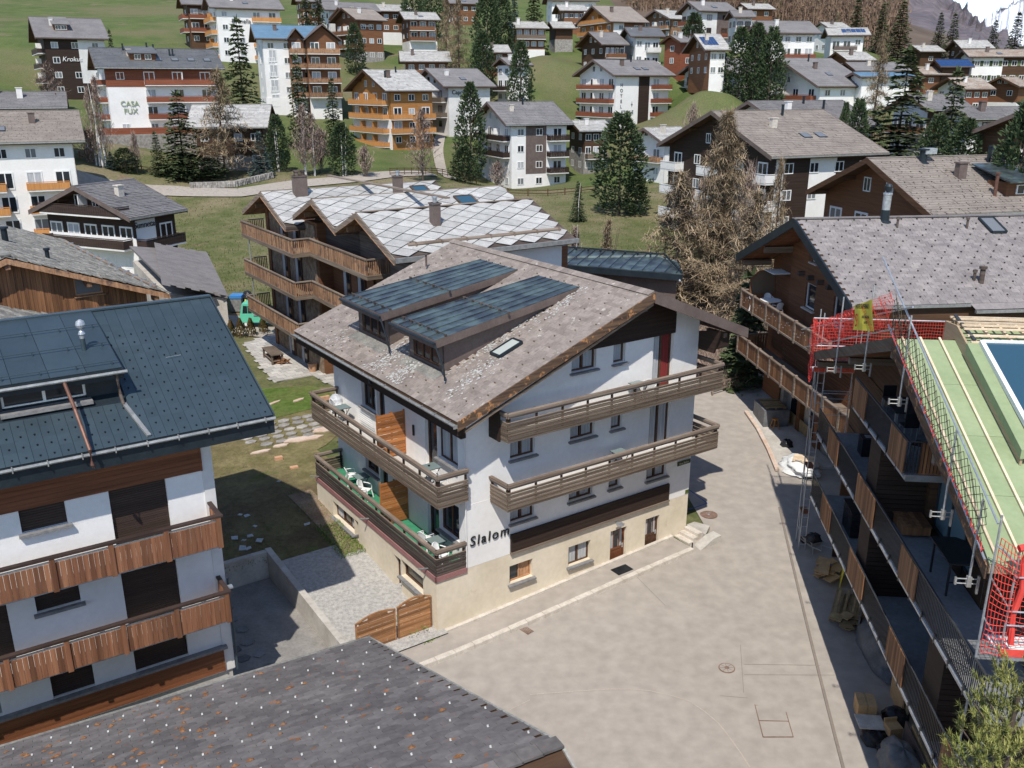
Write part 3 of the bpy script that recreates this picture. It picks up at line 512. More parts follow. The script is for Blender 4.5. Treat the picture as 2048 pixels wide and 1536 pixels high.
gline(ck, G((1060, 1391), (1160, 1384), (1240, 1380), (1310, 1385), (1380, 1405), (1430, 1440), (1470, 1490), (1500, 1536)), .045, m=1)
gline(ck, G((1020, 1420), (1060, 1401)), .03, m=1)
for pp in (((1480, 1298), (1487, 1390)), ((1487, 1355), (1670, 1357)), ((1487, 1335), (1640, 1338)), ((1440, 1395), (1495, 1400)), ((1262, 1163), (1330, 1225))): gline(ck, G(*pp), .018)
o = ck.build('asphalt_seams', ['seam', 'seam_l']); struct(o)
LC = [Vector((p.x, p.y, 0)) for p in (dp(120, 378, 138), dp(230, 380, 138), dp(340, 383, 138), dp(480, 386, 135), dp(600, 369, 140), dp(700, 358, 143), dp(780, 347, 148), dp(860, 340, 152))]
_c = lerp_pts(LC, 70); _l = []; _r = []
for i, p in enumerate(_c):
    d = (_c[min(i + 1, 70)] - _c[max(i - 1, 0)]).normalized(); nn = Vector((-d.y, d.x, 0)) * 2.3; _l.append(p + nn); _r.append(p - nn)
sheet('lane', list(zip(_l, _r)), 'asphalt', 6, .14)
sheet('footpath', [(a, b) for a, b in zip(lerp_pts([(-11, 150), (-13, 162), (-15, 176), (-15, 192)], 20), lerp_pts([(-8, 150), (-11, 162), (-13, 176), (-13, 192)], 20))], 'asphalt', 3, .14)
sheet('drive', [(a, b) for a, b in zip(lerp_pts([(-32, 78), (-24, 75), (-14, 72)], 12), lerp_pts([(-30, 70), (-22, 69), (-14, 66)], 12))], 'asphalt', 6, .10)
sheet('bare_ground', [((xl(y) - 1, y, 0), (24, y, 0)) for y in np.arange(58.2, 72, .9)], 'dirt', 16, .04)
sheet('bare_ground', [((8.5 - (y - 38) * .3, y, 0), (xl(y) + .3, y, 0)) for y in np.arange(48, 59, .9)], 'dirt', 10, .03)
# yard beside the white house, in the yard frame
def yz(P):
    P = np.asarray(P, float); dx = P[:, 0] - YO.x; dy = P[:, 1] - YO.y; u = dx * YU.x + dy * YU.y; v = dx * YV.x + dy * YV.y
    b = np.maximum(sstep(10, 18, v), 1 - sstep(-9.5, -8, u)); return (1 - b) * (.3 + .1 * v) + b * hts(P)
def yard_patch(name, u0, u1, v0, v1, mat, du=.5, zoff=.02, wob=None):
    us = np.linspace(u0, u1, max(2, int((u1 - u0) / du) + 1)); vs = np.linspace(v0, v1, max(2, int((v1 - v0) / du) + 1)); P = []
    for v in vs:
        for u in us: q = yard(u, v + (wob(u) if wob and v == vs[0] else 0)); P.append((q.x, q.y))
    z = yz(P) + zoff; mb = MB(); mb.v = [(x, y, k) for (x, y), k in zip(P, z)]
    for j in range(len(vs) - 1):
        for i in range(len(us) - 1): a = j * len(us) + i; mb.f.append((a, a + 1, a + len(us) + 1, a + len(us))); mb.m.append(0)
    return struct(mb.build(name, mat, smooth=True))
yard_patch('lawn', -3.55, .6, 6.6, 19, 'lawn'); yard_patch('lawn', -9.5, -3.55, 8.1, 19, 'lawn'); yard_patch('lawn', .6, 2.4, 11.9, 19, 'lawn')
yard_patch('gravel_yard', -3.55, .3, -.3, 7.4, 'gravel', zoff=.035, wob=None)
P_ = lerp_pts([yard(-9.5, 19), yard(-1, 21.5), yard(3, 24), yard(6.2, 27.0)], 14); Q_ = lerp_pts([yard(-9.5, 14), yard(2.5, 17), yard(6, 20), yard(9.5, 25)], 14)
sheet('lawn', list(zip(P_, Q_)), 'lawn', 10, .03)
sheet('green_lawn', list(zip(lerp_pts([yard(-4, 34), yard(1, 30), yard(6.5, 27.2)], 14), lerp_pts([yard(-6, 22), yard(1, 23), yard(7.0, 23.5)], 14))), 'lawng', 12, .05)
sheet('flower_bed', list(zip(lerp_pts([yard(-1.1, 12.5), yard(-.9, 6.5)], 10), lerp_pts([yard(.1, 12.5), yard(.1, 6.5)], 10))), 'dirt', 3, .06, zf=yz)
# sunken drive with its concrete walls
dr = MB(); A_, B_, C2, D_ = yard(-9, -9), yard(-3.6, -9), yard(-3.6, 8.05), yard(-9, 8.05)
for i in range(9):
    for j in range(3):
        a = lambda s, t: A_.lerp(B_, s).lerp(D_.lerp(C2, s), t)
        dr.quad(*[Vector((p.x, p.y, -.12 + .01 * i)) for p in (a(j / 3, i / 9), a((j + 1) / 3, i / 9), a((j + 1) / 3, (i + 1) / 9), a(j / 3, (i + 1) / 9))])
dr2 = MB(); dr2.quad(*[Vector((p.x, p.y, .06)) for p in (A_, B_, C2, D_)]); M['drive'] = mk('shade_darkened_concrete', (.19, .18, .165), (.26, .245, .225), sc=1.2, rough=.95, fine=.12, bump=.3); struct(dr2.build('sunken_drive', 'drive'))  # concrete colour darkened to carry the shade lying over the drive
t = thing('retaining_wall', 'low concrete retaining wall along the sunken drive beside the gravel yard', 'wall', (YO.x, YO.y, 0), radians(34.6))
mb = MB()
for v0, v1, z0, z1 in ((2.2, 4.9, .95, 1.12), (4.9, 8.35, 1.12, 1.34), (-6, 2.2, .55, .95)):
    mb.add([(-3.78, v0, -.6), (-3.52, v0, -.6), (-3.52, v1, -.6), (-3.78, v1, -.6), (-3.78, v0, z0), (-3.52, v0, z0), (-3.52, v1, z1), (-3.78, v1, z1)], UF)
mb.build('long_wall', 'concrete', t); mb = MB(); mb.box(-7.4, -3.785, 8.08, 8.34, -.6, 1.30); mb.build('end_wall', 'concrete', t)
random.seed(3)
mt = []
for i in range(9):
    for j in range(3):
        u = -7.4 + j * .62 + random.uniform(-.08, .08); v = -1 + i * .95 + random.uniform(-.1, .1); s = random.uniform(.5, .62)
        mt.append(Matrix.Translation(yard(u, v) + Vector((0, 0, .08))) @ Matrix.Rotation(random.uniform(0, 3), 4, 'Z') @ Matrix.Diagonal((s, s * .8, .05, 1)))
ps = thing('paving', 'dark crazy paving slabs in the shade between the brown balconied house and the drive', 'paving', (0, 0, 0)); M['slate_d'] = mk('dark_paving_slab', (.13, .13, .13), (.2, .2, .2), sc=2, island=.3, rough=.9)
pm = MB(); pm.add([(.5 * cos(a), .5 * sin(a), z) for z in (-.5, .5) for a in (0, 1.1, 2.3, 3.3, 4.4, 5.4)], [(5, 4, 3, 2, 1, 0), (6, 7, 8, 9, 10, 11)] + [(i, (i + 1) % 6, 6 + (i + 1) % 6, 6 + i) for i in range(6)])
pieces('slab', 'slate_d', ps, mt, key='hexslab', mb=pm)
# stepping stones on the lawn, pink flagstones and two bricks
t = thing('stepping_stones', 'patch of grey natural stone slabs laid in the lawn above the shadow', 'paving', (0, 0, 0)); mt = []
for i in range(5):
    for j in range(6):
        if (i, j) in ((0, 5), (4, 0), (0, 0)): continue
        p = yard(-.3 + j * .78 + random.uniform(-.08, .08) + i * .1, 19.6 + i * .72 + random.uniform(-.06, .06) - j * .06); s = random.uniform(.66, .76)
        mt.append(Matrix.Translation((p.x, p.y, ht(p.x, p.y) + .07)) @ Matrix.Rotation(.6 + random.uniform(-.15, .15), 4, 'Z') @ Matrix.Diagonal((s, s * .78, .06, 1)))
pieces('slab', 'stone_g', t, mt, key='hexslab', mb=pm)
t = thing('flagstones', 'long pale pink flagstones lying in the lawn below the stepping stones', 'paving', (0, 0, 0)); mt = []
for u, v, a, b, r in ((-.2, 18.7, 1.2, .35, .3), (1.0, 18.85, .9, .4, .2), (2.4, 19.0, 2.3, .75, .15), (4.1, 19.6, 1.9, .8, .3), (5.4, 20.4, 1.2, .8, .4), (.8, 25.2, 1.1, .3, .6), (3.1, 25.6, 1.3, .25, .7), (4.6, 25.2, .9, .3, .6)):
    p = yard(u, v); mt.append(Matrix.Translation((p.x, p.y, ht(p.x, p.y) + .07)) @ Matrix.Rotation(.6 + r - .3, 4, 'Z') @ Matrix.Diagonal((a, b, .07, 1)))
pieces('slab', 'pinkstone', t, mt, key='hexslab', mb=pm)
M['brick'] = mk('new_brick', (.50, .28, .17), (.56, .33, .21), sc=8, rough=.8)
for px_, py_, l in ((557, 915, 'new orange brick block on the lawn, nearer the stepping stones'), (588, 934, 'new orange brick block on the lawn, nearer the white house')):
    p = gp(px_, py_, 1.6); b = MB(); b.box(-.2, .2, -.12, .12, 0, .19); [b.box(-.16 + k * .11, -.09 + k * .11, -.06, .06, .19, .193) for k in range(3)]
    o = tag(b.build('brick_block', 'brick'), l, 'brick', 'brick blocks on the lawn'); o.location = (p.x, p.y, ht(p.x, p.y) + .02); o.rotation_euler = (0, 0, .5)
M['slate_chip'] = mk('broken_slate', (.36, .38, .39), (.5, .52, .52), sc=4, rough=.7)
for i, (a, b_) in enumerate(((481, 1038), (494, 1040), (470, 1080), (488, 1083), (497, 1096), (485, 1096), (510, 1058), (500, 1075), (519, 1082), (559, 974), (615, 1050))):
    p = gp(a, b_, 1.25); s = .10 + .06 * ((i * 7) % 3); k = MB(); k.poly([(-s, -s * .5, 0), (s * .8, -s * .7, 0), (s, s * .6, 0), (-s * .5, s * .7, 0)], (0, 0, .035))
    o = tag(k.build('slate_piece', 'slate_chip'), 'broken pale slate piece lying on the shaded lawn', 'stone', 'slate pieces on the shaded lawn'); o.location = (p.x, p.y, max(yz([(p.x, p.y)])[0] + .03, .1)); o.rotation_euler = (.05, .08, i)
# pavement and kerb in front of the white house
zk = lambda u: float(hts([(yard(u, -1).x, yard(u, -1).y)])[0])
mb = MB(); uu = np.linspace(-3.5, 12.4, 24)
for a, b in zip(uu, uu[1:]):
    mb.quad(*[(q.x, q.y, zk(u) + .15) for q, u in ((yard(a, -1.28), a), (yard(b, -1.28), b), (yard(b, .05), b), (yard(a, .05), a))])
struct(mb.build('pavement', 'asphalt'))
kt = MB(); ks = struct(kt.build('kerb', 'kerb')); mt = []
for i in range(19):
    a, b = -3.4 + i * .83, -3.4 + i * .83 + .81; p, q = yard(a, -1.42), yard(b, -1.42); p.z = zk(a) + .09; q.z = zk(b) + .09; mt.append(beamM(p, q, .24 + .02 * (i % 2), .2))
pieces('kerb_stone', 'kerb', ks, mt)
mb = MB(); 
for a, b in zip(uu[3:], uu[4:]):
    p, q = yard(a, -.09), yard(b, -.09); p.z = zk(a) + .18; q.z = zk(b) + .18; mb.beam(p, q, .17, .1)
struct(mb.build('wall_foot_strip', 'kerb'))
# iron covers
def cover(px_, py_, z, r, label, spokes=False):
    p = gp(px_, py_, z); t = thing('manhole_cover', label, 'manhole', (p.x, p.y, ht(p.x, p.y) + .055)); b = MB(); b.lathe((0, 0, 0), [(r, 0), (r, .012), (r - .03, .016)], 28); b.build('rim', 'rust', t)
    b = MB(); b.lathe((0, 0, 0), [(r - .035, .008), (r - .04, .02)], 24); b.build('lid', 'rust' if not spokes else 'asphalt', t)
    if spokes:
        b = MB()
        for k in range(4): a = k * pi / 4; b.beam((-(r - .05) * cos(a), -(r - .05) * sin(a), .02), ((r - .05) * cos(a), (r - .05) * sin(a), .02), .014, .008)
        b.lathe((0, 0, .016), [(.09, 0), (.09, .008), (.05, .009)], 10); b.build('spokes', 'rust', t)
    else:
        b = MB(); b.lathe((0, 0, .018), [(.06, 0), (.05, .008)], 8); b.box(-.1, .1, .12, .15, .02, .026); b.build('handle', 'steel', t)
cover(1417, 1037, .6, .42, 'round rusty iron manhole cover near the steps')
cover(1453, 1342, 0, .30, 'round spoked manhole cover set in the middle of the square', True)
t = thing('shaft_cover', 'long three part steel trench cover in the asphalt of the square', 'cover', tuple(gp(1543, 1432, 0) + Vector((0, 0, .06)))); t.rotation_euler = (0, 0, radians(80))
q = [gp(*c, 0) - t.location for c in ((1502, 1384), (1560, 1387), (1586, 1477), (1526, 1477))]; Rm = Matrix.Rotation(-radians(80), 3, 'Z'); q = [Rm @ Vector((c.x, c.y, 0)) for c in q]
b = MB(); [b.beam(q[i] + Vector((0, 0, .004)), q[(i + 1) % 4] + Vector((0, 0, .004)), .03, .012) for i in range(4)]
for k in (1 / 3, 2 / 3): b.beam(q[0].lerp(q[3], k) + Vector((0, 0, .004)), q[1].lerp(q[2], k) + Vector((0, 0, .004)), .025, .012)
b.build('frame', 'rust', t)
for k in range(3):
    b = MB(); z = Vector((0, 0, .006)); b.quad(q[0].lerp(q[3], k / 3 + .01) + z, q[1].lerp(q[2], k / 3 + .01) + z, q[1].lerp(q[2], (k + 1) / 3 - .01) + z, q[0].lerp(q[3], (k + 1) / 3 - .01) + z); b.build('lid', 'asphalt', t)
p = gp(1052, 1268, 0); b = MB()
for k in range(5): b.box(-.16 + k * .07, -.12 + k * .07, -.28, .28, 0, .02)
o = tag(b.build('drain_grate', 'rust'), 'rusty slotted gully grate beside the kerb', 'drain'); o.location = (p.x, p.y, ht(p.x, p.y) + .05); o.rotation_euler = (0, 0, .75)
p = yard(8.7, -.85); b = MB(); b.box(-.42, .42, -.27, .27, 0, .02); [b.box(-.4, .4, -.24 + k * .08, -.21 + k * .08, .02, .032) for k in range(6)]
o = tag(b.build('foot_grate', 'black_steel'), 'dark foot scraper grate before the left house door', 'grate'); o.location = (p.x, p.y, zk(8.7) + .155); o.rotation_euler = (0, 0, radians(34.6))
# ------------------------------------------------------------------ THE WHITE HOUSE WITH THE WORD SLALOM
T = thing('apartment_house', 'white and cream apartment house marked Slalom in the middle, with weathered slat balconies', 'house', (YO.x, YO.y, 0), radians(34.6))
UD = 13.35
RW = [(3.42, 4.6, 3.97, 5.05), (6.35, 7.62, 4.1, 5.05), (8.5, 9.12, 4.12, 5.05), (10.66, 11.85, 3.94, 5.05),
      (3.42, 4.6, 6.7, 7.85), (6.35, 7.62, 6.82, 7.85), (8.5, 9.12, 6.82, 7.7), (10.68, 11.9, 5.4, 7.45),
      (6.35, 7.6, 9.7, 10.7), (8.5, 9.14, 9.7, 10.65), (10.7, 11.85, 8.15, 10.55)]
BW = [(3.39, 4.54, 1.25, 2.06), (6.4, 7.6, 1.07, 1.99), (8.72, 9.64, .28, 2.04), (10.77, 11.62, .42, 2.04)]
kl, kr, eL, pk, eR = .383, .414, (.42, 9.26), (9.5, 12.74), (15.1, 10.42)
clL = (-kl, 1, eL[1] - .3 - kl * eL[0]); clR = (kr, 1, pk[1] - .3 + kr * pk[0])
wl = MB()
sh = lambda h, o: [(a - o, b - o, c, d) for a, b, c, d in h]
clip = lambda o: [(clL[0], 1, clL[2] + kl * o), (clR[0], 1, clR[2] - kr * o)]
wl.wall((1.35, 0, 0), (1, 0, 0), UD - 1.35, clip(1.35), sh(RW, 1.35), .2, (0, 1, 0), 2.62, 13, 0)
wl.wall((UD, 0, 0), (0, 1, 0), 11.8, [(0, 1, 10.8)], [], z0=2.62, z1=11)
wl.wall((1.4, 11.8, 0), (1, 0, 0), UD - 1.4, clip(1.4), [], z0=2.62, z1=13)
LU = [(7.45, 8.8, 6.78, 8.25), (6.55, 7.3, 5.98, 8.25), (2.1, 3.05, 5.95, 8.1), (.55, 2.05, 6.62, 8.1), (7.45, 8.8, 3.7, 5.0), (6.55, 7.3, 2.85, 5.0), (2.1, 3.05, 2.85, 5.0), (.55, 2.05, 3.5, 5.0)]
wl.wall((1.4, 0, 0), (0, 1, 0), 11.8, [(0, 1, 9.3)], LU, .2, (1, 0, 0), 2.62, 9.4)
wl.build('wall', 'white', T)
bl = MB(); bl.wall((0, 0, 0), (1, 0, 0), UD, [], BW, .22, (0, 1, 0), -.5, 2.62, 0)
LB = [(7.3, 9.6, 1.35, 2.12), (6.88, 7.28, .66, 2.14), (2.9, 3.5, .62, 2.1), (1.05, 2.88, 1.4, 2.15)]
bl.wall((0, 0, 0), (0, 1, 0), 11.4, [], LB, .25, (1, 0, 0), -.5, 2.62, 0)
bl.wall((UD, 0, 0), (0, 1, 0), 11.8, [], [], z0=-.5, z1=2.62); bl.quad((0, 11.4, -.5), (UD, 11.4, -.5), (UD, 11.4, 2.62), (0, 11.4, 2.62)); bl.build('basement_wall', 'cream', T)
# white corner panel, brown board band, gable cladding
MB().box(1.43, 3.40, -.007, 0, 2.63, 5.3).build('render_panel', 'white', T); MB().box(12.04, 13.36, -.007, 0, 2.63, 4.2).build('render_panel', 'white', T)
mt = [boxM(3.42, 12.03, -.11, -.005, 2.72 + k * .155, 2.72 + k * .155 + .15) for k in range(5)]; o = MB().build('board_band', 'brown_panel', T); pieces('board', 'brown_panel', o, mt)
b = MB(); b.box(3.4, 12.05, -.14, -.002, 2.63, 2.715); b.build('band_trim', 'rail', T)
gc = MB(); zz = lambda u: min(eL[1] - .32 + kl * (u - eL[0]), pk[1] - .32 - kr * (u - pk[0]))
for k in range(14):
    z0 = 10.52 + k * .16; z1 = z0 + .155; u0 = max(4.9, eL[0] + (z1 - eL[1] + .34) / kl); u1 = min(11.9, pk[0] + (pk[1] - .34 - z1) / kr)
    if u1 - u0 > .3: gc.poly([(u0, -.05, z0), (u1, -.05, z0), (u1, -.05, z1), (u0, -.05, z1)], (0, .048, 0))
gc.poly([(4.6, -.04, 10.5), (11.9, -.04, 10.5), (11.9, -.04, zz(11.9)), (pk[0], -.04, zz(pk[0])), (4.6, -.04, zz(4.6))], (0, .03, 0))
gc.build('gable_cladding', 'brown_panel', T)
b = MB(); b.poly([(13.37, -.9, 9.55), (13.37, .2, 9.55), (13.37, .2, 10.3), (13.37, -1.2, 10.6)], (.1, 0, 0)); b.box(13.4, 14.3, -.9, -.78, 9.7, 10.35); b.build('gable_bracket', 'brown_panel', T)
# windows of the street side
for (a, c, z0, z1) in RW[:3] + RW[4:7] + RW[8:10]:
    window(T, (a, 0, z0), (1, 0, 0), (0, 1, 0), c - a, z1 - z0, 'frame_b', 'window', 1 if c - a < .8 else 2, .07, 'sill', .2, curtain='curtain')
window(T, (RW[3][0], 0, RW[3][2]), (1, 0, 0), (0, 1, 0), 1.19, 1.1, 'frame_b', 'window', 2, .07, 'sill', .2, curtain='curtain')
window(T, (RW[7][0], 0, RW[7][2]), (1, 0, 0), (0, 1, 0), 1.2, 2.0, 'frame_b', 'window', 2, .07, None, .2, name='balcony_door', curtain='curtain')
window(T, (RW[10][0], 0, RW[10][2]), (1, 0, 0), (0, 1, 0), 1.15, 2.4, 'frame_b', 'window', 2, .07, None, .2, name='balcony_door', curtain=('curtain', 'curtain_red'))
window(T, (BW[0][0], 0, BW[0][2]), (1, 0, 0), (0, 1, 0), 1.15, .81, 'frame_o', 'window', 2, .06, 'sill', .22, curtain=(None, 'frame_o'))
window(T, (BW[1][0], 0, BW[1][2]), (1, 0, 0), (0, 1, 0), 1.2, .92, 'frame_b', 'window', 2, .06, 'sill', .22, curtain='curtain')
for n, (a, c, z0, z1) in enumerate(BW[2:]):
    w_ = c - a; h = z1 - z0; Y = .17; d = MB(); d.box(a, c, Y, Y + .05, z0, z1); d.box(a, a + .1, Y - .03, Y, z0, z1); d.box(c - .1, c, Y - .03, Y, z0, z1)
    for zc in (z0 + .04, z0 + h * .42, z1 - .08): d.box(a + .1, c - .1, Y - .03, Y, zc - .04, zc + .06)
    for k in (1, 2): d.box(a + w_ * k / 3 - .025, a + w_ * k / 3 + .025, Y - .028, Y, z0 + h * .45, z1 - .1)
    for k in range(6): d.box(a + .12 + k * (w_ - .24) / 6, a + .1 + (k + 1) * (w_ - .24) / 6, Y - .012, Y, z0 + .1, z0 + h * .38)
    do = d.build('door', M['redplank'] if n == 0 else M['frame_b'], T)
    for k in range(3): MB().box(a + .11 + k * (w_ - .22) / 3, a + .09 + (k + 1) * (w_ - .22) / 3, Y - .008, Y - .002, z0 + h * .46, z1 - .1).build('pane', 'curtain' if k != 1 else 'window', do)
    b = MB(); b.box(c - .15, c - .07, Y - .05, Y - .03, z0 + h * .4, z0 + h * .52); b.tube([(c - .11, Y - .07, z0 + h * .49), (c - .2, Y - .07, z0 + h * .49)], .012); b.build('handle', 'steel', do)
    MB().box(a - .05, c + .05, -.12, .2, z0 - .16, z0).build('doorstep', 'kerb', T)
# windows of the yard side
for (a, c, z0, z1), lv in zip(LB, (3, 1, 1, 1)):
    window(T, (0, a, z0), (0, 1, 0), (1, 0, 0), c - a, z1 - z0, 'frame_b', 'window' if c - a > .7 else 'curtain', lv, .05, 'sill' if z0 > 1 else None, .25, curtain=('curtain', None, 'curtain') if lv == 3 else None)
for (a, c, z0, z1) in LU: window(T, (1.4, a, z0), (0, 1, 0), (1, 0, 0), c - a, z1 - z0, 'frame_b', 'window', 2 if c - a > 1.2 else 1, .07, 'sill' if z0 in (6.78, 6.62, 3.7, 3.5) else None, .2, curtain='curtain' if z0 > 6 and c - a > 1.4 else None, name='window' if z0 in (6.78, 6.62, 3.7, 3.5) else 'balcony_door')
# roof: two slopes of shingles on boards
rf = MB(); V0, V1, TH = -1.15, 13.9, .22
for (a, b_) in ((eL, pk), (pk, eR)): rf.poly([(a[0], V0, a[1] - TH), (b_[0], V0, b_[1] - TH), (b_[0], V0, b_[1] - .03), (a[0], V0, a[1] - .03)], (0, V1 - V0, 0))
R_ = rf.build('roof', 'darkwood', T); R_SLALOM = R_
random.seed(11); mt = []; sl_ = sqrt(1 + kl * kl); nr = 44; nc = 46; X = Vector((1, 0, kl)).normalized(); Y = Vector((0, 1, 0)); Zn = X.cross(Y)
if Zn.z < 0: Zn = -Zn
def in_dormer(u, v): return (1.9 < u < 8.6) and (7.05 < v < 9.95 or 2.4 < v < 5.15)
rl = (pk[0] - eL[0]) * sl_
for i in range(nr):
    for j in range(nc + 1):
        s = rl * (i + .5) / nr; u = eL[0] + s / sl_; v = V0 + (V1 - V0) * (j + (.5 if i % 2 else 0)) / nc; v = min(max(v, V0 + .12), V1 - .12)
        if in_dormer(u, v): continue
        z = eL[1] + kl * (u - eL[0]); wv = (V1 - V0) / nc * .975; p = Vector((u, v, z)) + Zn * (.012 + random.uniform(-.004, .006))
        Mx = Matrix.Translation(p) @ Matrix((X, Y, X.cross(Y))).transposed().to_4x4() @ Matrix.Rotation(-.045 + random.uniform(-.012, .012), 4, 'Y') @ Matrix.Rotation(random.uniform(-.012, .012), 4, 'Z') @ Matrix.Diagonal((rl / nr * 1.22, wv, .016, 1)); mt.append(Mx)
pieces('shingle', 'tile_s', R_, mt)
mt = []
for i in range(1, nr, 3):
    for j in range(1, nc, 3):
        s = rl * (i + .15) / nr; u = eL[0] + s / sl_; v = V0 + (V1 - V0) * (j + (1.5 if (i // 3) % 2 else 0)) / nc
        if in_dormer(u, v) or v > V1 - .2: continue
        z = eL[1] + kl * (u - eL[0]); mt.append(Matrix.Translation((u, v, z + .05)) @ Matrix.Diagonal((.035, .06, .055, 1)))
o = MB()
for m_ in mt: o.add([m_ @ Vector(p) for p in UB], UF)
o = o.build('snow_hook', 'weather', R_); o['kind'] = 'stuff'
b = MB(); b.poly([(pk[0], V0, pk[1] - .02), (eR[0], V0, eR[1] - .02), (eR[0], V0, eR[1] + .02), (pk[0], V0, pk[1] + .02)], (0, V1 - V0, 0)); b.build('far_slope_shingles', 'tile_s', R_)
mt = [beamM((pk[0] - .16, V0 + k * .38, pk[1] - .0), (pk[0] - .16, V0 + k * .38 + .37, pk[1] + .0), .34, .03, up=(-kl, 0, 1)) for k in range(40)]; pieces('ridge_tile', 'tile_s', R_, mt)
# rake boards: worn timber on the near half, sheet metal on the far half
b = MB(); b.poly([(eL[0] - .05, V0 - .03, eL[1] - .34), (pk[0], V0 - .03, pk[1] - .36), (pk[0], V0 - .03, pk[1] + .03), (eL[0] - .05, V0 - .03, eL[1] + .03)], (0, -.05, 0)); b.build('rake_board', 'fascia_w', R_)
b = MB(); b.poly([(pk[0], V0 + .0, pk[1] - .52), (pk[0], V0, pk[1] - .42), (eL[0] + .3, V0, eL[1] - .38), (eL[0] + .3, V0, eL[1] - .48)], (0, .1, 0)); b.build('rake_lath', 'weather', R_)
b = MB(); b.poly([(pk[0], V0 - .03, pk[1] - .42), (eR[0], V0 - .03, eR[1] - .38), (eR[0], V0 - .03, eR[1] + .05), (pk[0], V0 - .03, pk[1] + .06)], (0, -.05, 0)); b.build('rake_board', 'fascia', R_)
b = MB(); b.poly([(eR[0], V0, eR[1] - .38), (eR[0], V1, eR[1] - .38), (eR[0], V1, eR[1] + .03), (eR[0], V0, eR[1] + .03)], (.04, 0, 0)); b.build('eaves_board', 'fascia', R_)
for u, z in ((9.2, 11.98), (5.3, 10.55), (1.75, 9.42), (13.9, 10.2)): MB().box(u - .1, u + .1, V0 + .12, 0, z, z + .2).build('purlin', 'weather', R_)
b = MB()
n = 8
for k in range(n):
    a0, a1 = pi + pi * k / n, pi + pi * (k + 1) / n
    p = [(.30 + .085 * cos(a), eL[1] - .12 + .085 * sin(a)) for a in (a0, a1)]
    b.quad((p[0][0], V0 - .02, p[0][1]), (p[1][0], V0 - .02, p[1][1]), (p[1][0], V1, p[1][1]), (p[0][0], V1, p[0][1]))
b.box(.2, .225, V0 - .02, V1, eL[1] - .13, eL[1] - .10); b.box(.21, .39, V0 - .05, V0 - .02, eL[1] - .22, eL[1] - .08)
for k in range(15): b.box(.2, .43, V0 + .5 + k, V0 + .53 + k, eL[1] - .12, eL[1] - .105)
b.build('gutter', 'gutter', R_)
b = MB(); b.box(.42, .55, V0 + .05, V1 - .1, eL[1] - .55, eL[1] - .17); b.build('eaves_board', 'brown_panel', R_)
b = MB(); b.box(1.15, 1.38, -.1, 11.8, 8.1, 9.2); b.build('eaves_beam', 'brown_panel', T)
b = MB(); b.tube([(.3, 5.6, 9.05), (.3, 5.6, 8.9), (1.0, 6.1, 8.55), (1.25, 6.5, 8.5)], .05); b.build('rainwater_pipe', 'metal_dark', R_)
# dormers
def dormer(v0, v1, zf, lab):
    ub = 1.98; zb = eL[1] + kl * (ub - eL[0]); ru = 8.6; rz = eL[1] + kl * (ru - eL[0]) + .02; ze = zf
    d = MB(); ks_ = (rz - ze) / (ru - 1.45); top = lambda u: ze + ks_ * (u - 1.45) - .16
    for v in (v0, v1 - .05): d.poly([(ub, v, zb - .05), (ru - .5, v, rz - .3), (ru - .5, v, top(ru - .5)), (ub, v, top(ub))], (0, .05, 0))
    D_ = d.build('dormer', 'fascia', T)
    f = MB(); f.box(ub, ub + .04, v0, v0 + .35, zb, top(ub)); f.box(ub, ub + .04, v1 - .35, v1, zb, top(ub)); f.box(ub, ub + .04, v0 + .35, v1 - .35, zb, zb + .14); f.build('dormer_front', 'fascia', D_)
    window(D_, (ub, v0 + .4, zb + .14), (0, 1, 0), (1, 0, 0), v1 - v0 - .8, top(ub) - zb - .2, 'frame_b', 'window', 3, .06, None, .08)
    o0, o1 = v0 - .4, v1 + .4
    r = MB(); r.poly([(1.45, o0, ze - .02), (ru, v0 - .05, rz), (ru, v1 + .05, rz), (1.45, o1, ze - .02)], (0, 0, .03), 0)
    r.build('dormer_roof', 'patina', D_)
    s = MB(); nrib = 6
    for k in range(nrib + 1): t_ = k / nrib; s.beam((1.45, o0 + (o1 - o0) * t_, ze + .025), (ru, v0 - .05 + (v1 - v0 + .1) * t_, rz + .045), .03, .035)
    s.build('standing_seam', 'patina', D_)
    s = MB()
    for t_ in (.06, .47): u = 1.45 + (ru - 1.45) * t_; z = ze + (rz - ze) * t_ + .1; a = o0 + .1 * t_; s.beam((u, a, z), (u, o1 - .1 * t_, z), .03, .03); [s.box(u - .05, u + .05, a + (o1 - o0 - .2) * k / 5 - .02, a + (o1 - o0 - .2) * k / 5 + .02, z - .08, z + .02) for k in range(6)]
    s.build('snow_bar', 'weather_d', D_)
    s = MB(); s.poly([(1.42, o0, ze - .3), (ru - .2, v0 - .06, rz - .32), (ru, v0 - .06, rz + .02), (1.42, o0, ze + .02)], (0, -.03, 0)); s.poly([(1.42, o1, ze - .3), (ru - .2, v1 + .06, rz - .32), (ru, v1 + .06, rz + .02), (1.42, o1, ze + .02)], (0, .03, 0)); s.box(1.39, 1.42, o0, o1, ze - .3, ze + .0); s.build('dormer_fascia', 'fascia', D_)
    s = MB(); s.tube([(1.33, o0 - .1, ze - .1), (1.33, o1 + .05, ze - .06)], .06, 8); s.tube([(1.33, o0 - .05, ze - .12), (1.38, o0 - .15, ze - .3), (1.5, o0 - .45, zb + .42), (1.5, o0 - .5, zb - .02)], .035, 6); s.build('gutter', 'metal_dark', D_)
    s = MB(); s.add([(ub - .55, v0 - .15, zb - .55 * kl + .03), (ub - .05, v0 - .15, zb + .03), (ub - .05, v1 + .1, zb + .03), (ub - .55, v1 + .1, zb - .55 * kl + .03)], [(0, 1, 2, 3)]); s.build('apron', 'slab_g', D_)
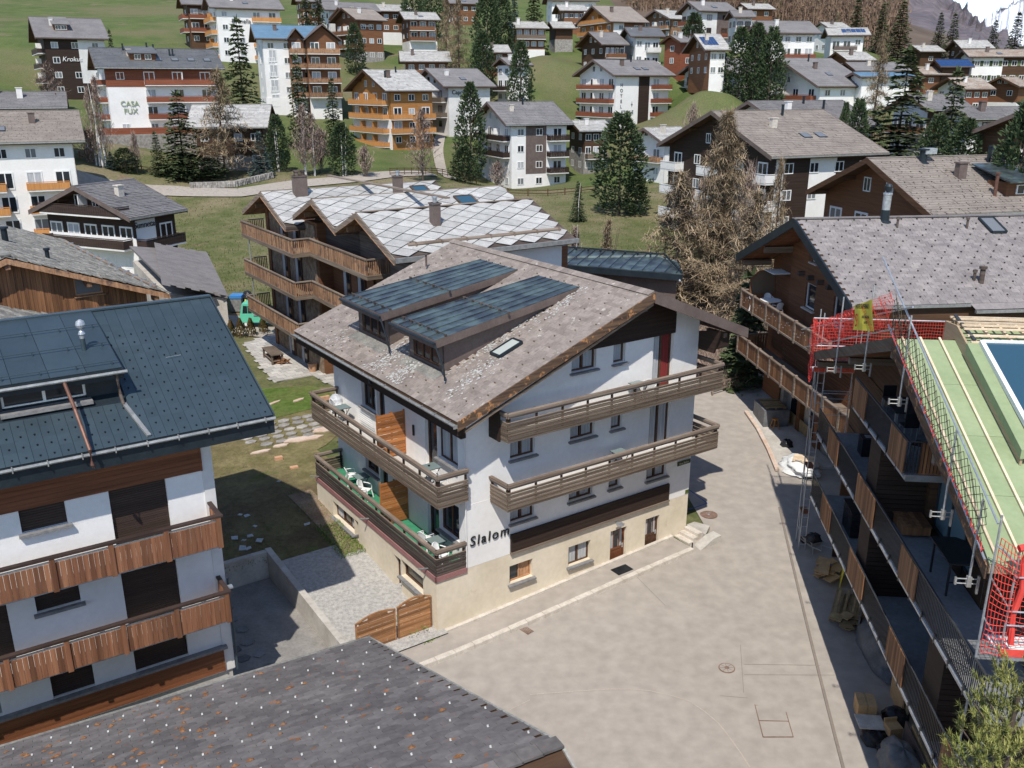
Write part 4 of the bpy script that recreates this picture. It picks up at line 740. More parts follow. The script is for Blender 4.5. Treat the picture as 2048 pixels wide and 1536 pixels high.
dormer(6.98, 9.95, 11.42, 1); dormer(2.45, 5.2, 11.32, 2)
# skylight
s = MB(); c = [Vector((u, v, eL[1] + kl * (u - eL[0]))) for u, v in ((3.65, 1.0), (4.7, 1.0), (4.7, 1.62), (3.65, 1.62))]; up = Vector((-kl, 0, 1)).normalized() * .13
for a, b_ in ((0, 1), (1, 2), (2, 3), (3, 0)): s.beam(c[a] + up * .6, c[b_] + up * .6, .09, .13, up=up)
so_ = s.build('skylight', 'metal_dark', R_); s = MB(); s.quad(*[p + up * .9 for p in c]); M['skyglass'] = glass('skylight_glass', (.42, .45, .42), .12); s.build('pane', 'skyglass', so_)
s = MB(); s.tube([(6.9, 12.4, 11.9), (6.9, 12.4, 12.5)], .05, 8); s.lathe((6.9, 12.4, 12.48), [(.1, 0), (.1, .05)], 10); s.build('vent_pipe', 'weather_d', R_)
# ---- balconies
def slat_run(par, p, q, z0, z1, n, mat, out, th=.03):
    """horizontal slats between p and q (x,y), facing out"""
    mt = []; st = (z1 - z0) / n; k = 0
    p = Vector((*p, 0)); q = Vector((*q, 0)); o_ = Vector((*out, 0))
    return [beamM(p + o_ * (.012 * (i % 2)) + Vector((0, 0, z0 + st * (i + .5))), q + o_ * (.012 * (i % 2)) + Vector((0, 0, z0 + st * (i + .5))), th, st * .74, up=(0, 0, 1)) for i in range(n)]
def balcony(lab, runs, floor, zf, zb, zt, zr, floor_mat, slat, rail='rail', n=7, posts=1.25, soff=None):
    b = MB()
    for f_ in floor: b.box(f_[0], f_[1], f_[2], f_[3], zf - .16, zf)
    B_ = b.build('balcony', floor_mat, T)
    mt = []; rl_ = MB(); ps_ = MB(); tr = MB()
    for p, q, out in runs:
        mt += slat_run(B_, p, q, zb, zt, n, slat, out)
        P3, Q3 = Vector((*p, zr)), Vector((*q, zr)); O3 = Vector((*out, 0)); rl_.beam(P3, Q3, .15, .1); rl_.beam(P3 + O3 * .02 - Vector((0, 0, .09)), Q3 + O3 * .02 - Vector((0, 0, .09)), .03, .1)
        tr.beam(P3 * 1 + Vector((0, 0, zt + .012 - zr)), Q3 + Vector((0, 0, zt + .012 - zr)), .05, .02)
        L_ = (Q3 - P3).length; k = max(1, int(L_ / posts))
        for i in range(k + 1): c_ = P3.lerp(Q3, (i + .08) / (k + .16)) - O3 * .04; ps_.box(c_.x - .035, c_.x + .035, c_.y - .035, c_.y + .035, zf, zr - .04)
    pieces('slat', slat, B_, mt); rl_.build('handrail', rail, B_); ps_.build('post', 'brown_panel', B_); tr.build('top_lath', 'rail', B_)
    return B_
balcony('top', [((2.5, 0), (2.55, -1.1), (-1, 0)), ((2.55, -1.12), (13.8, -1.12), (0, -1)), ((13.8, -1.1), (13.8, .9), (1, 0))], [(2.55, 13.75, -1.08, -.02), (13.36, 13.75, -.02, .9)], 8.08, 7.95, 8.72, 9.05, 'balc_floor', 'weather', n=9)
balcony('middle', [((2.5, 0), (2.55, -1.1), (-1, 0)), ((2.55, -1.12), (13.8, -1.12), (0, -1)), ((13.8, -1.1), (13.8, .9), (1, 0))], [(2.55, 13.75, -1.08, -.02), (13.36, 13.75, -.02, .9)], 5.28, 5.15, 5.92, 6.22, 'balc_floor', 'weather', n=9)
MB().box(2.44, 2.5, -.72, -.01, 7.9, 9.15).build('end_panel', 'brown_panel', T)
balcony('yard upper', [((.02, -.25), (.02, 11.4), (-1, 0)), ((.02, -.27), (1.34, -.27), (0, -1)), ((.02, 11.4), (1.4, 11.4), (0, 1))], [(.05, 1.38, -.22, 11.38)], 5.82, 5.62, 6.5, 6.9, 'balc_floor', 'weather', n=9)
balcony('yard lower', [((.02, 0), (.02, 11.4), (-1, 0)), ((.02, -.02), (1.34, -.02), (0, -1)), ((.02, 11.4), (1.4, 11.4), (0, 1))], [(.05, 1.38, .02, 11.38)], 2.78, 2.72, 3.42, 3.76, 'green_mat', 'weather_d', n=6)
b = MB(); b.box(-.05, 1.36, -.06, -.01, 2.48, 2.7); b.box(-.05, 0, -.06, 11.42, 2.48, 2.7); b.build('slab_edge', 'pink', T)
# privacy screens of honey boards
for z0, z1, lb in ((5.86, 7.75, 'u'), (2.82, 4.75, 'l')):
    s = MB(); [s.box(u - .03, u + .03, 4.72, 4.80, z0, z1 + .04) for u in (.14, .78, 1.37)]; S_ = s.build('privacy_screen', 'orangewood', T)
    pieces('board', 'orangewood', S_, [boxM(.14, 1.37, 4.70 + .012 * (k % 2), 4.72 + .012 * (k % 2), z0 + .02 + k * (z1 - z0) / 13, z0 + .01 + (k + .96) * (z1 - z0) / 13) for k in range(13)])
for v, s_ in ((5.75, 1), (.62, 1), (11.1, 1)):
    b = MB(); b.tube([(0, v, 2.98 - .2), (-.42, v, 2.90)], .035, 6); b.build('water_spout', 'gutter', T)
text('lettering', 'Slalom', 'ink', T, Matrix.Translation((2.42, -.05, 3.55)) @ Matrix.Rotation(pi / 2, 4, 'X'), .58, .02, .12, 1.22)
def lamp(par, P, out=(0, -1, 0), mat='steel'):
    P = Vector(P); O_ = Vector(out); b = MB(); b.beam(P, P + O_ * .22 + Vector((0, 0, .05)), .04, .04); c_ = P + O_ * .28; b.box(c_.x - .14, c_.x + .14, c_.y - .12, c_.y + .12, c_.z - .03, c_.z + .06); o = b.build('wall_lamp', mat, par)
    MB().box(c_.x - .12, c_.x + .12, c_.y - .1, c_.y + .1, c_.z - .06, c_.z - .031).build('diffuser', 'frame_w', o)
lamp(T, (9.3, 0, 4.75)); lamp(T, (9.0, 0, 2.42))
b = MB(); b.box(12.5, 13.3, -.05, -.03, 4.2, 4.4); so_ = b.build('name_board', 'spruce', T); text('lettering', 'Haus Slalom', 'kerb', so_, Matrix.Translation((12.9, -.055, 4.25)) @ Matrix.Rotation(pi / 2, 4, 'X'), .12, .004)
b = MB(); b.box(13.12, 13.34, -.035, -.027, 2.68, 2.86); b.build('number_plate', 'lawng', T)
b = MB(); b.tube([(.0, 0, 2.4)] and [(1.36, -.03, 2.62), (1.36, -.03, 8.6)], .03, 6); b.build('downpipe', 'white2', T)
b = MB(); b.box(1.33, 1.38, 3.9, 4.0, 6.9, 7.35); b.build('wall_bracket', 'metal_dark', T)
# hut-like stair beside the doors
st = thing('steps', 'worn concrete steps with a low wedge wall climbing beside the right hand house door', 'stairs', (YO.x, YO.y, 0), radians(34.6))
for k in range(5): b = MB(); b.box(12.0 + k * .3, 12.31 + k * .3, -.98 + .02 * k, -.02, .1, .42 + k * .14); b.build('step', 'kerb', st)
b = MB(); b.poly([(12.3, -1.1, 0), (14.0, -1.1, 0), (14.0, -1.1, .98), (13.5, -1.1, .95), (12.3, -1.1, .42)], (0, -.5, 0)); b.poly([(13.5, -1.1, 0), (14.3, -.6, 0), (14.0, .1, 0), (13.5, .1, 0)], (0, 0, .96)); b.build('side_wall', 'concrete', st)
b = MB(); b.box(12.42, 12.46, -1.34, -1.3, .4, .95); b.build('post', 'black_steel', st)
b = MB(); b.box(13.38, 13.42, .2, .24, .9, 1.5); b.build('post', 'black_steel', st)
# ------------------------------------------------------------------ THE BLUE ROOFED HOUSE AT THE LEFT
L = thing('apartment_house', 'white house under a blue grey metal roof at the left, with brown board balconies', 'house', (-9.257, 26.052, 0), radians(33.6))
SM = [(-5.44, -4.2), (-8.9, -7.7)]; BG = [(-2.97, -1.27), (-7.0, -6.2)]
HO = [(a, c, 7.9, 8.64) for a, c in SM] + [(a, c, 6.45, 8.64) for a, c in BG] + [(a, c, 5.2, 5.95) for a, c in SM] + [(a, c, 3.7, 5.95) for a, c in BG] + [(a, c, 2.1, 2.95) for a, c in ((-2.95, -1.25), (-5.43, -4.2), (-8.6, -6.85))]
b = MB(); b.wall((-22, 1.2, 0), (1, 0, 0), 22.2, [], [(a + 22, c + 22, d, e) for a, c, d, e in HO], .16, (0, 1, 0), 1.0, 10.4)
b.wall((.2, 1.2, 0), (0, 1, 0), 10.4, [(-.447, 1, 9.9), (.447, 1, 14.5)], [], z0=1.0, z1=13); b.build('wall', 'white', L)
b = MB(); b.box(-.13, .22, 1.165, 1.2, 1.05, 10.2); b.build('corner_pilaster', 'white2', L)
b = MB(); b.box(-22, .14, 1.25, 11.5, -.6, 1.0); b.build('plinth', 'grey_render', L)
for a, c, d, e in HO:
    if a < -8: continue
    s_ = MB().build('roller_shutter', 'brown_panel', L)
    M['shutter'] = mk('brown_roller_shutter', (.04, .026, .02), (.058, .038, .03), sc=2, grain='h', rough=.55)
    n = int((e - d) / .075); me_ = [boxM(a + .02, c - .02, 1.32, 1.345, d + k * (e - d) / n, d + (k + .88) * (e - d) / n) for k in range(n)]; k_ = MB()
    for m_ in me_: k_.add([m_ @ Vector(p) for p in UB], UF)
    k_.build('lamella', 'shutter', s_)['kind'] = 'stuff'; MB().box(a, c, 1.345, 1.36, d, e).build('backing', 'brown_panel', s_)
    if d in (7.9, 5.2): MB().box(a - .1, c + .1, 1.04, 1.34, d - .1, d - .01).build('sill', 'sill', s_)
for nm, z0, z1, x1, rows, pr in (('cladding', 8.66, 9.62, -.17, 6, .05), ('cladding', 1.08, 1.98, -.17, 6, .09)):
    o = MB().box(-22, x1, 1.16, 1.198, z0, z1).build(nm, 'redplank', L); pieces('plank', 'redplank', o, [boxM(-22, x1, 1.12, 1.158, z0 + k * (z1 - z0) / rows + .006, z0 + (k + 1) * (z1 - z0) / rows) for k in range(rows)])
    MB().box(x1, x1 + .05, 1.1, 1.2, z0, z1 + .01).build('end_trim', 'redplank', o)
MB().box(-22, .0, .98, 1.2, 2.0, 2.09).build('sill_band', 'sill', L)
random.seed(5)
for zr in (7.49, 4.74):
    b = MB(); b.box(-22, .0, .05, 1.17, zr - 1.12, zr - .98); B_ = b.build('balcony', 'balc_floor', L); mt = []
    k = 0; x = -.05
    while x > -9:
        wd = random.uniform(.135, .165); mt.append(boxM(x - wd + .008, x, -.02 - .008 * (k % 2), .005, zr - 1.05 + random.uniform(-.008, .008), zr - .18)); x -= wd; k += 1
    pieces('board', 'redboard', B_, mt)
    pieces('post', 'redboard', B_, [boxM(-.17 - i * 1.6, -.02 - i * 1.6, -.065, -.03, zr - 1.1, zr - .04) for i in range(6)])
    b = MB(); b.box(-9, .06, -.07, .11, zr - .04, zr + .03); B2 = b.build('handrail', 'rail_d', B_); b = MB(); b.box(-9, -.03, .0, .04, zr - .175, zr - .12); b.build('top_lath', 'cream', B_)
    b = MB(); b.beam((-.02, .1, zr - .01), (-.02, 1.18, zr - .01), .14, .07); b.build('side_rail', 'rail_d', B_)
    pieces('side_board', 'redboard', B_, [boxM(-.045, -.015, .03 + i * .145, .165 + i * .145, zr - 1.05, zr - .18) for i in range(8)])
k4 = .447; ez, ev = 10.42, .2; rv = 6.3; rz = ez + k4 * (rv - ev); XR, XL = 2.04, -24
b = MB(); b.poly([(XL, ev, ez - .12), (XL, rv, rz - .12), (XL, rv, rz - .02), (XL, ev, ez - .02)], (XR - XL, 0, 0)); b.poly([(XL, rv, rz - .12), (XL, 2 * rv - ev, ez - .12), (XL, 2 * rv - ev, ez - .02), (XL, rv, rz - .02)], (XR - XL, 0, 0)); R2 = b.build('roof', 'metal_dark', L)
rows = 15; dv = (rv - ev) / rows; mt = []; gd = []
X = Vector((1, 0, 0)); Y = Vector((0, 1, k4)).normalized(); Z_ = X.cross(Y)
BX = frameM((0, 0, 0), X, Y, Z_)
for i in range(rows):
    for j in range(33):
        u = XR - .02 - (j + .5) * .362; v = ev + (i + .5) * dv
        if u < -1.97 and i > 3: continue
        if u < -9: continue
        p = Vector((u, v, ez + k4 * (v - ev))) + Z_ * .012
        mt.append(Matrix.Translation(p) @ BX @ Matrix.Rotation(.018, 4, 'X') @ Matrix.Diagonal((.353, dv * 1.095 * 1.06, .014, 1)))
        if i < rows - 3: gd.append(Matrix.Translation(p + Z_ * .02 - Y * .04) @ BX)
pieces('metal_shingle', 'metal_tile', R2, mt)
gm = MB(); gm.add([(-.02, -.035, 0), (.02, -.035, 0), (.032, .022, 0), (-.032, .022, 0), (0, -.03, .05), (.0, -.012, .05)], [(0, 1, 4), (1, 2, 5, 4), (2, 3, 5), (3, 0, 4, 5)])
o = MB()
for m_ in gd: o.add([m_ @ Vector(p) for p in gm.v], gm.f)
o = o.build('snow_stop', 'metal_dark', R2); o['kind'] = 'stuff'
b = MB(); b.box(XL, XR + .03, rv - .13, rv + .13, rz - .0, rz + .06); b.build('ridge_cap', 'metal_tile', R2)
b = MB(); b.poly([(XR, ev - .04, ez - .16), (XR, rv, rz - .16), (XR, rv, rz + .07), (XR, ev - .04, ez + .05)], (.04, 0, 0)); b.build('verge_trim', 'metal_tile', R2)
b = MB(); b.box(XL, XR + .02, ev + .02, ev + .06, ez - .62, ez - .05); b.poly([(XR - .02, ev + .05, ez - .6), (XR - .02, rv, rz - .5), (XR - .02, rv, rz - .1), (XR - .02, ev + .05, ez - .1)], (.03, 0, 0)); b.quad((XL, ev + .04, ez - .45), (XR - .03, ev + .04, ez - .45), (XR - .03, 1.2, ez - .2), (XL, 1.2, ez - .2)); b.build('eaves_board', 'metal_dark', R2)
b = MB(); b.tube([(XL, ev - .06, ez - .1), (XR + .05, ev - .06, ez - .1)], .055, 8); [b.box(XR - .3 - k * .9, XR - .27 - k * .9, ev - .13, ev + .05, ez - .18, ez - .02) for k in range(12)]; b.build('gutter', 'gutter', R2)
# wide dormer
dv0 = 2.35; zb = ez + k4 * (dv0 - ev)
d = MB(); d.wall((-9, dv0, 0), (1, 0, 0), 6.95, [], [(3.7, 6.0, zb - .05, 12.0)], .15, (0, 1, 0), zb - .1, 12.35); d.poly([(-2.06, dv0, zb - .1), (-2.06, rv, rz), (-2.06, dv0, 12.3)], (.04, 0, 0))
D4 = d.build('dormer', 'metal_dark', L); window(D4, (-5.3, dv0, zb), (1, 0, 0), (0, 1, 0), 2.3, 12.0 - zb, 'frame_w', 'window', 2, .07, None, .15)
b = MB(); b.box(-5.4, -2.9, dv0 - .45, dv0, zb - .12, zb - .02); b.build('window_ledge', 'sill', D4)
pan = []; zf_ = 12.28; vf = 1.85; kk = (rz + .02 - zf_) / (rv - vf); Yd = Vector((0, 1, kk)).normalized(); Zd = X.cross(Yd)
b = MB(); b.poly([(-9, vf, zf_ - .1), (-9, rv, rz - .06), (-9, rv, rz), (-9, vf, zf_ - .02)], (9 - 1.95, 0, 0)); DR = b.build('dormer_roof', 'metal_dark', D4)
for i in range(7): 
    x1 = -1.98 - i * 1.0; pan.append(Matrix.Translation((x1 - .495, (vf + rv) / 2, (zf_ + rz) / 2 + .012)) @ frameM((0, 0, 0), X, Yd, Zd) @ Matrix.Diagonal((.985, (rv - vf) * 1.02, .02, 1)))
pieces('metal_panel', 'metal_tile', DR, pan)
b = MB()
for t_ in (.06, .36, .68): v = vf + (rv - vf) * t_; z = zf_ + kk * (v - vf) + .12; b.beam((-9, v, z), (-2.02, v, z), .03, .025); [b.box(-2.2 - k - .015, -2.2 - k + .015, v - .05, v + .03, z - .12, z + .02) for k in range(7)]
b.build('snow_bar', 'metal_tile', DR)
b = MB(); b.box(-9, -1.95, vf - .02, vf + .02, zf_ - .34, zf_ - .02); b.box(-1.98, -1.94, vf, rv - .5, zf_ - .3, zf_ - .05); b.build('dormer_eaves', 'metal_dark', DR)
b = MB(); b.tube([(-9, vf - .09, zf_ - .12), (-1.85, vf - .09, zf_ - .12)], .055, 8); b.build('gutter', 'gutter', DR)
b = MB(); b.tube([(-2.15, vf - .08, zf_ - .15), (-2.15, vf + .0, zf_ - .35), (-2.12, vf + .03, zf_ - .85), (-2.1, vf - .2, zf_ - 1.15)], .05, 8); b.build('downpipe', 'weather_d', DR)
b = MB(); b.beam((-2.08, vf - .15, ez + k4 * (vf - .15 - ev) + .07), (-1.75, ev + .05, ez + .09), .12, .07); b.build('roof_chute', 'gutter', R2)
b = MB(); b.tube([(-3.62, vf - .1, zf_ - .2), (-3.55, .9, 11.5), (-3.45, -.1, 10.55), (-3.45, -.1, 10.1), (-3.4, .1, 9.95)], .055, 8); b.build('waste_pipe', 'copper_pipe', R2)
b = MB(); b.lathe((-2.75, 3.35, 12.55), [(.075, 0), (.075, .42)], 12); V5 = b.build('vent_stack', 'metal_tile', DR)
b = MB(); b.lathe((-2.75, 3.35, 12.97), [(.075, 0), (.08, .1), (.11, .14), (.08, .22), (.05, .26), (.05, .3), (.13, .36), (.15, .44), (.12, .54), (.04, .6)], 14); b.build('cowl', 'steel', V5)
b = MB(); b.beam((-.35, 3.35, 11.95), (.15, 3.4, 11.95), .012, .012); b.build('lightning_rod', 'steel', R2)
b = MB(); b.tube([(.28, 1.1, 1.0), (.28, 1.1, 4.6)], .04, 8); b.build('downpipe', 'metal_tile', L)
lo = MB(); lo.box(.06, .36, .8, 1.0, 4.35, 4.41); lo.build('wall_lamp', 'steel', L)
b = MB(); b.box(.02, .18, 1.145, 1.163, 3.0, 3.12); b.build('house_number', 'lawng', L)
b = MB(); b.box(.205, .22, 1.9, 2.9, 3.4, 4.3); b.build('vent_panel', 'frame_w', L)
# ------------------------------------------------------------------ THE MOSSY ROOF IN THE FOREGROUND
Fh = thing('house', 'house under a mossy dark tiled roof in the foreground at the bottom left', 'house', (-4.05, 22.3, 0), radians(29.1))
kf = .37; fe, fr_, fy = 5.5, 5.5 + .37 * 10.1, -10.1
b = MB(); b.box(-16, -1, -19.2, -1, -2, 5.0); b.poly([(-1.02, -1, 5), (-1.02, fy, fr_ - .4), (-1.02, -19.2, 5)], (-.2, 0, 0)); b.build('wall', 'white2', Fh)
b = MB(); b.poly([(-17, 0, fe - .2), (-17, fy, fr_ - .2), (-17, fy, fr_ - .02), (-17, 0, fe - .02)], (17, 0, 0)); b.poly([(-17, fy, fr_ - .2), (-17, 2 * fy, fe - .2), (-17, 2 * fy, fe - .02), (-17, fy, fr_ - .02)], (17, 0, 0)); RF = b.build('roof', 'darkwood', Fh)
random.seed(21); mt = []; clips = []; Y = Vector((0, -1, kf)).normalized(); X = Vector((1, 0, 0)); Z_ = X.cross(-Y) if X.cross(-Y).z > 0 else -X.cross(-Y); Rm = Matrix((X, -Y, X.cross(-Y))).transposed().to_4x4(); nr = 46; sl_ = 10.1 * sqrt(1 + kf * kf)
cmb = MB(); cmb.add([(-.019, 0, 0), (.019, 0, 0), (.019, 0, .04), (-.019, 0, .04), (-.019, -.035, 0), (.019, -.035, 0)], [(0, 1, 2, 3), (0, 4, 5, 1)])
for i in range(nr):
    for j in range(42):
        y = -10.1 * (i + .5) / nr; x = -.2 - j * .40 - (.2 if i % 2 else 0)
        if x < -16.5: continue
        if x > -.2: x = -.2
        z = fe + kf * -y; mt.append(Matrix.Translation(Vector((x, y, z)) + Z_ * (.014 + random.uniform(-.003, .004))) @ Rm @ Matrix.Rotation(.045, 4, 'X') @ Matrix.Rotation(random.uniform(-.02, .02), 4, 'Z') @ Matrix.Diagonal((.392, sl_ / nr * 1.3, .018, 1)))
        if i % 4 == 2 and j % 2 == (i // 4) % 2: clips.append(Matrix.Translation(Vector((x, y, z)) + Z_ * .035) @ Rm)
tm = MB(); tm.add([(-.5, -.5, -.5), (.5, -.5, -.5), (.5, .28, -.5), (.32, .44, -.5), (0, .5, -.5), (-.32, .44, -.5), (-.5, .28, -.5), (-.5, -.5, .5), (.5, -.5, .5), (.5, .28, .5), (.32, .44, .5), (0, .5, .5), (-.32, .44, .5), (-.5, .28, .5)], [(6, 5, 4, 3, 2, 1, 0), (7, 8, 9, 10, 11, 12, 13)] + [(i, (i + 1) % 7, 7 + (i + 1) % 7, 7 + i) for i in range(7)])
pieces('tile', 'tile_f', RF, mt, key='roundtile', mb=tm)
M['clip'] = mk('zinc_snow_clip', (.46, .46, .44), (.56, .56, .54), rough=.5, fine=0); pieces('snow_clip', 'clip', RF, clips, key='clip', mb=cmb)
random.seed(4); mm = MB(); M['moss'] = mk('orange_brown_moss', (.14, .06, .025), (.26, .13, .06), sc=9, rough=.95, fine=.4)
for i in range(420):
    x = -random.uniform(.3, 1) ** 1.0 * 15.5 * random.random() ** .6 - .3; y = -random.uniform(.1, 10); z = fe + kf * -y
    if x > -5 and random.random() < .75: continue
    r = random.uniform(.02, .09); c = Vector((x, y, z)) + Z_ * .03; n = 6
    P_ = [c + Z_ * (.03 * r / .05)] + [c + X * (r * 1.3 * cos(a) * random.uniform(.6, 1.2)) + Y * (r * sin(a) * random.uniform(.6, 1.2)) for a in [2 * pi * k / n for k in range(n)]]
    mm.add(P_, [(0, 1 + k, 1 + (k + 1) % n) for k in range(n)])
o = mm.build('moss_cushions', 'moss', RF); o['kind'] = 'stuff'
b = MB(); b.beam((-17, .03, fe - .02), (.02, .03, fe - .02), .08, .12); b.build('eaves_edge', 'slab_g', RF)
b = MB(); b.poly([(-.02, .0, fe - .2), (-.02, fy, fr_ - .2), (-.02, fy, fr_ + .03), (-.02, 0, fe + .03)], (.05, 0, 0)); b.poly([(-.02, fy, fr_ - .2), (-.02, 2 * fy, fe - .2), (-.02, 2 * fy, fe + .03), (-.02, fy, fr_ + .03)], (.05, 0, 0)); b.build('verge', 'slab_g', RF)
pieces('ridge_tile', 'tile_f', RF, [beamM((-k * .42, fy, fr_ + .03), (-k * .42 - .44, fy, fr_ + .045), .3, .05) for k in range(38)])
# ------------------------------------------------------------------ wooden gate between the yard and the square
g = thing('wooden_gate', 'pair of arched honey brown lamella fence panels closing the gravel yard', 'fence', (YO.x, YO.y, 0), radians(34.6))
for a, c, zb_ in ((-3.25, -1.6, .05), (-1.52, -.06, .12)):
    w_ = c - a; top = lambda t: 1.45 + .26 * sin(pi * (.12 + .76 * t)) + .08 * (t if a < -2 else 1 - abs(t - .6)); P = MB()
    P.box(a, a + .06, .33, .39, zb_, zb_ + top(0)); P.box(c - .06, c, .33, .39, zb_, zb_ + top(1)); P.box(a, c, .33, .39, zb_, zb_ + .05)
    for k in range(12): P.beam((a + w_ * k / 12, .36, zb_ + top(k / 12)), (a + w_ * (k + 1) / 12, .36, zb_ + top((k + 1) / 12)), .07, .06)
    for k in (1, 2): P.box(a + w_ * k / 3 - .02, a + w_ * k / 3 + .02, .37, .40, zb_ + .05, zb_ + top(k / 3))
    pn = P.build('panel', 'fence', g); mt = []
    for k in range(14):
        z0 = zb_ + .06 + k * .118; 
        if z0 + .1 > zb_ + top(.5): break
        t0, t1 = 0.04, .96
        while zb_ + top(t0) < z0 + .11 and t0 < .5: t0 += .02
        while zb_ + top(t1) < z0 + .11 and t1 > .5: t1 -= .02
        mt.append(beamM((a + w_ * t0, .35 - .012 * (k % 2), z0 + .055), (a + w_ * t1, .35 - .012 * (k % 2), z0 + .055), .015, .108))
    pieces('lamella', 'fence', pn, mt)
# ------------------------------------------------------------------ THE HOUSE UNDER REPAIR AT THE RIGHT (x = into the house, y = along the street away from camera)
RR = thing('apartment_house', 'long dark timber house under repair at the right, green roof boards and black railings', 'house', (12.38, 34.33, 0), radians(-6.3))
b = MB(); b.wall((1.68, -12.8, 0), (0, 1, 0), 14.6, [(-.332, 1, 12.9 - .332 * 4.8), (.332, 1, 12.9 + .332 * 4.8)], [(a, c, z, z + 2.15) for z in (4.35, 7.1) for a, c in ((.9, 4.7),)] + [(2.2, 5.6, 9.9, 11.9), (.9, 4.7, 9.9, 11.2)][:1], .3, (1, 0, 0), 4.2, 13.3)
b.box(1.68, 14, -12.9, -12.82, 4.2, 11.4); b.box(1.68, 14, 1.8, 1.9, 0, 9.6); W_ = b.build('wall', 'darkwood', RR)
b = MB(); b.box(1.68, 14, -26, -12.95, 4.2, 6.95); b.build('terrace_block', 'darkwood', RR)
M['glass_b'] = glass('pale_blue_pane', (.16, .23, .25), .2)
for z in (4.35, 7.1):
    w_ = window(RR, (1.68, -11.9, z), (0, 1, 0), (1, 0, 0), 3.8, 2.15, 'frame_g', 'glass_b', 3, .09, None, .3, name='glass_door')
window(RR, (1.68, -10.6, 9.9), (0, 1, 0), (1, 0, 0), 3.4, 2.0, 'frame_g', 'glass_b', 3, .09, None, .3, name='glass_door')
pl = [];
for z0, z1, y0, y1 in ((7.1, 9.7, -7.9, 1.7), (4.35, 6.9, -7.9, 1.7)):
    for k in range(int((z1 - z0) / .14)): pl.append(boxM(1.645, 1.675, y0, y1, z0 + k * .14, z0 + k * .14 + .133))
for k in range(28): pl.append(boxM(1.7, 7.5, -12.945, -12.91, 7.12 + k * .14, 7.12 + k * .14 + .13))
pieces('plank', 'darkwood', W_, pl)
b = MB(); b.box(2.4, 14, -26, 1.8, -.6, 4.2); b.build('ground_floor_wall', 'grey_render', RR)
# saw-tooth partitions
def wedge(y0, y1, z0, z1): return [[(1.64, y0, z0), (.02, y1 + .9, z0), (.02, y1, z0), (1.64, y1, z0)], (0, 0, z1 - z0)]
wp = MB()
for y0, y1 in ((-3.4, -7.9), (-11.9, -15.0)):
    for z0, z1 in ((7.11, 9.72), (4.36, 6.92)):
        if (y0, z0) == (-11.9, 7.11): continue
        o = MB().poly([(1.63, y0, z0), (.1, y1 + 1.1, z0), (.1, y1, z0), (1.63, y1, z0)], (0, 0, z1 - z0)).build('partition', 'brown_panel', RR)
        Wp = []
        for k in range(int((z1 - z0) / .16)): Wp.append(beamM((.1, y1 - .02, z0 + .08 + k * .16), (1.63, y1 - .02, z0 + .08 + k * .16), .03, .145))
        pieces('plank', 'brown_panel', o, Wp)
def rail_level(zt, y0, y1, panels, dep=1.62, ends=()):
    z0 = zt - 1.02; M['deck_grey'] = mk('grey_concrete_deck', (.16, .165, .17), (.22, .225, .23), sc=.8, rough=.85)
    b = MB(); b.box(.03, dep, y1, y0, z0 - .2, z0); s_ = b.build('balcony', 'deck_grey', RR)
    b = MB(); b.box(-.02, .02, y1, y0, z0 - .14, z0 + .0); b.box(-.05, -.02, y1, y0, z0 - .1, z0 - .03); b.build('edge_channel', 'steel', s_)
    rl = MB(); rl.box(-.035, .015, y1, y0, zt - .03, zt + .01); rl.box(-.02, .0, y1, y0, z0 + .05, z0 + .08)
    for e in ends: rl.box(-.02, dep - .1, e - .02, e + .02, zt - .03, zt + .01)
    rl.build('handrail', 'frame_g', s_)
    bl = []; y = y0 - .06
    while y > y1:
        if not any(a > y > c for a, c in panels): bl.append(boxM(-.018, -.002, y - .012, y + .012, z0 + .06, zt - .03))
        y -= .098
    for e in ends:
        for k in range(int((dep - .2) / .1)): bl.append(boxM(.05 + k * .1, .07 + k * .1, e - .01, e + .01, z0 + .06, zt - .03))
    pieces('baluster', 'black_steel', s_, bl, limit=160)
    k = int((y0 - y1) / 1.03); pieces('post', 'black_steel', s_, [boxM(-.06, -.02, y0 - .1 - i * 1.03 - .03, y0 - .1 - i * 1.03 + .03, z0 - .16, z0 + .12) for i in range(k + 1)])
    for a, c in panels:
        p_ = MB().box(-.03, -.026, c, a, z0 + .02, zt - .04).build('wood_panel', 'larch', s_); n = 14 if a - c < 1.8 else 18
        pieces('board', 'larch', p_, [boxM(-.055, -.031, a - (i + .93) * (a - c) / n, a - i * (a - c) / n, z0 - .02, zt - .035) for i in range(n)])
    return s_
rail_level(8.13, 0, -17.55, ((-1.98, -3.55), (-6.35, -8.5), (-11.3, -12.8)), ends=(-17.5,))
rail_level(5.4, -.1, -26, ((-2.1, -3.6), (-6.5, -8.45), (-11.3, -12.85), (-16, -18)))
rail_level(10.93, -4.62, -10.62, ((-4.65, -6.2), (-9.0, -10.5)), ends=(-10.58,))
# privacy board closing the upper balcony, terrace decking
o = MB().box(.35, 1.6, -10.55, -10.5, 9.9, 10.9).build('end_screen', 'darkwood', RR); pieces('board', 'larch', o, [boxM(.36 + k * .1, .452 + k * .1, -10.58, -10.552, 9.92, 10.88) for k in range(12)])
dk = MB().box(.05, 7.5, -17.5, -13.0, 6.95, 7.1).build('terrace', 'deck_grey', RR)
pieces('deck_board', 'weather', dk, [boxM(1.7, 7.5, -13.1 - k * .15 - .14, -13.1 - k * .15, 7.101, 7.125) for k in range(28)])
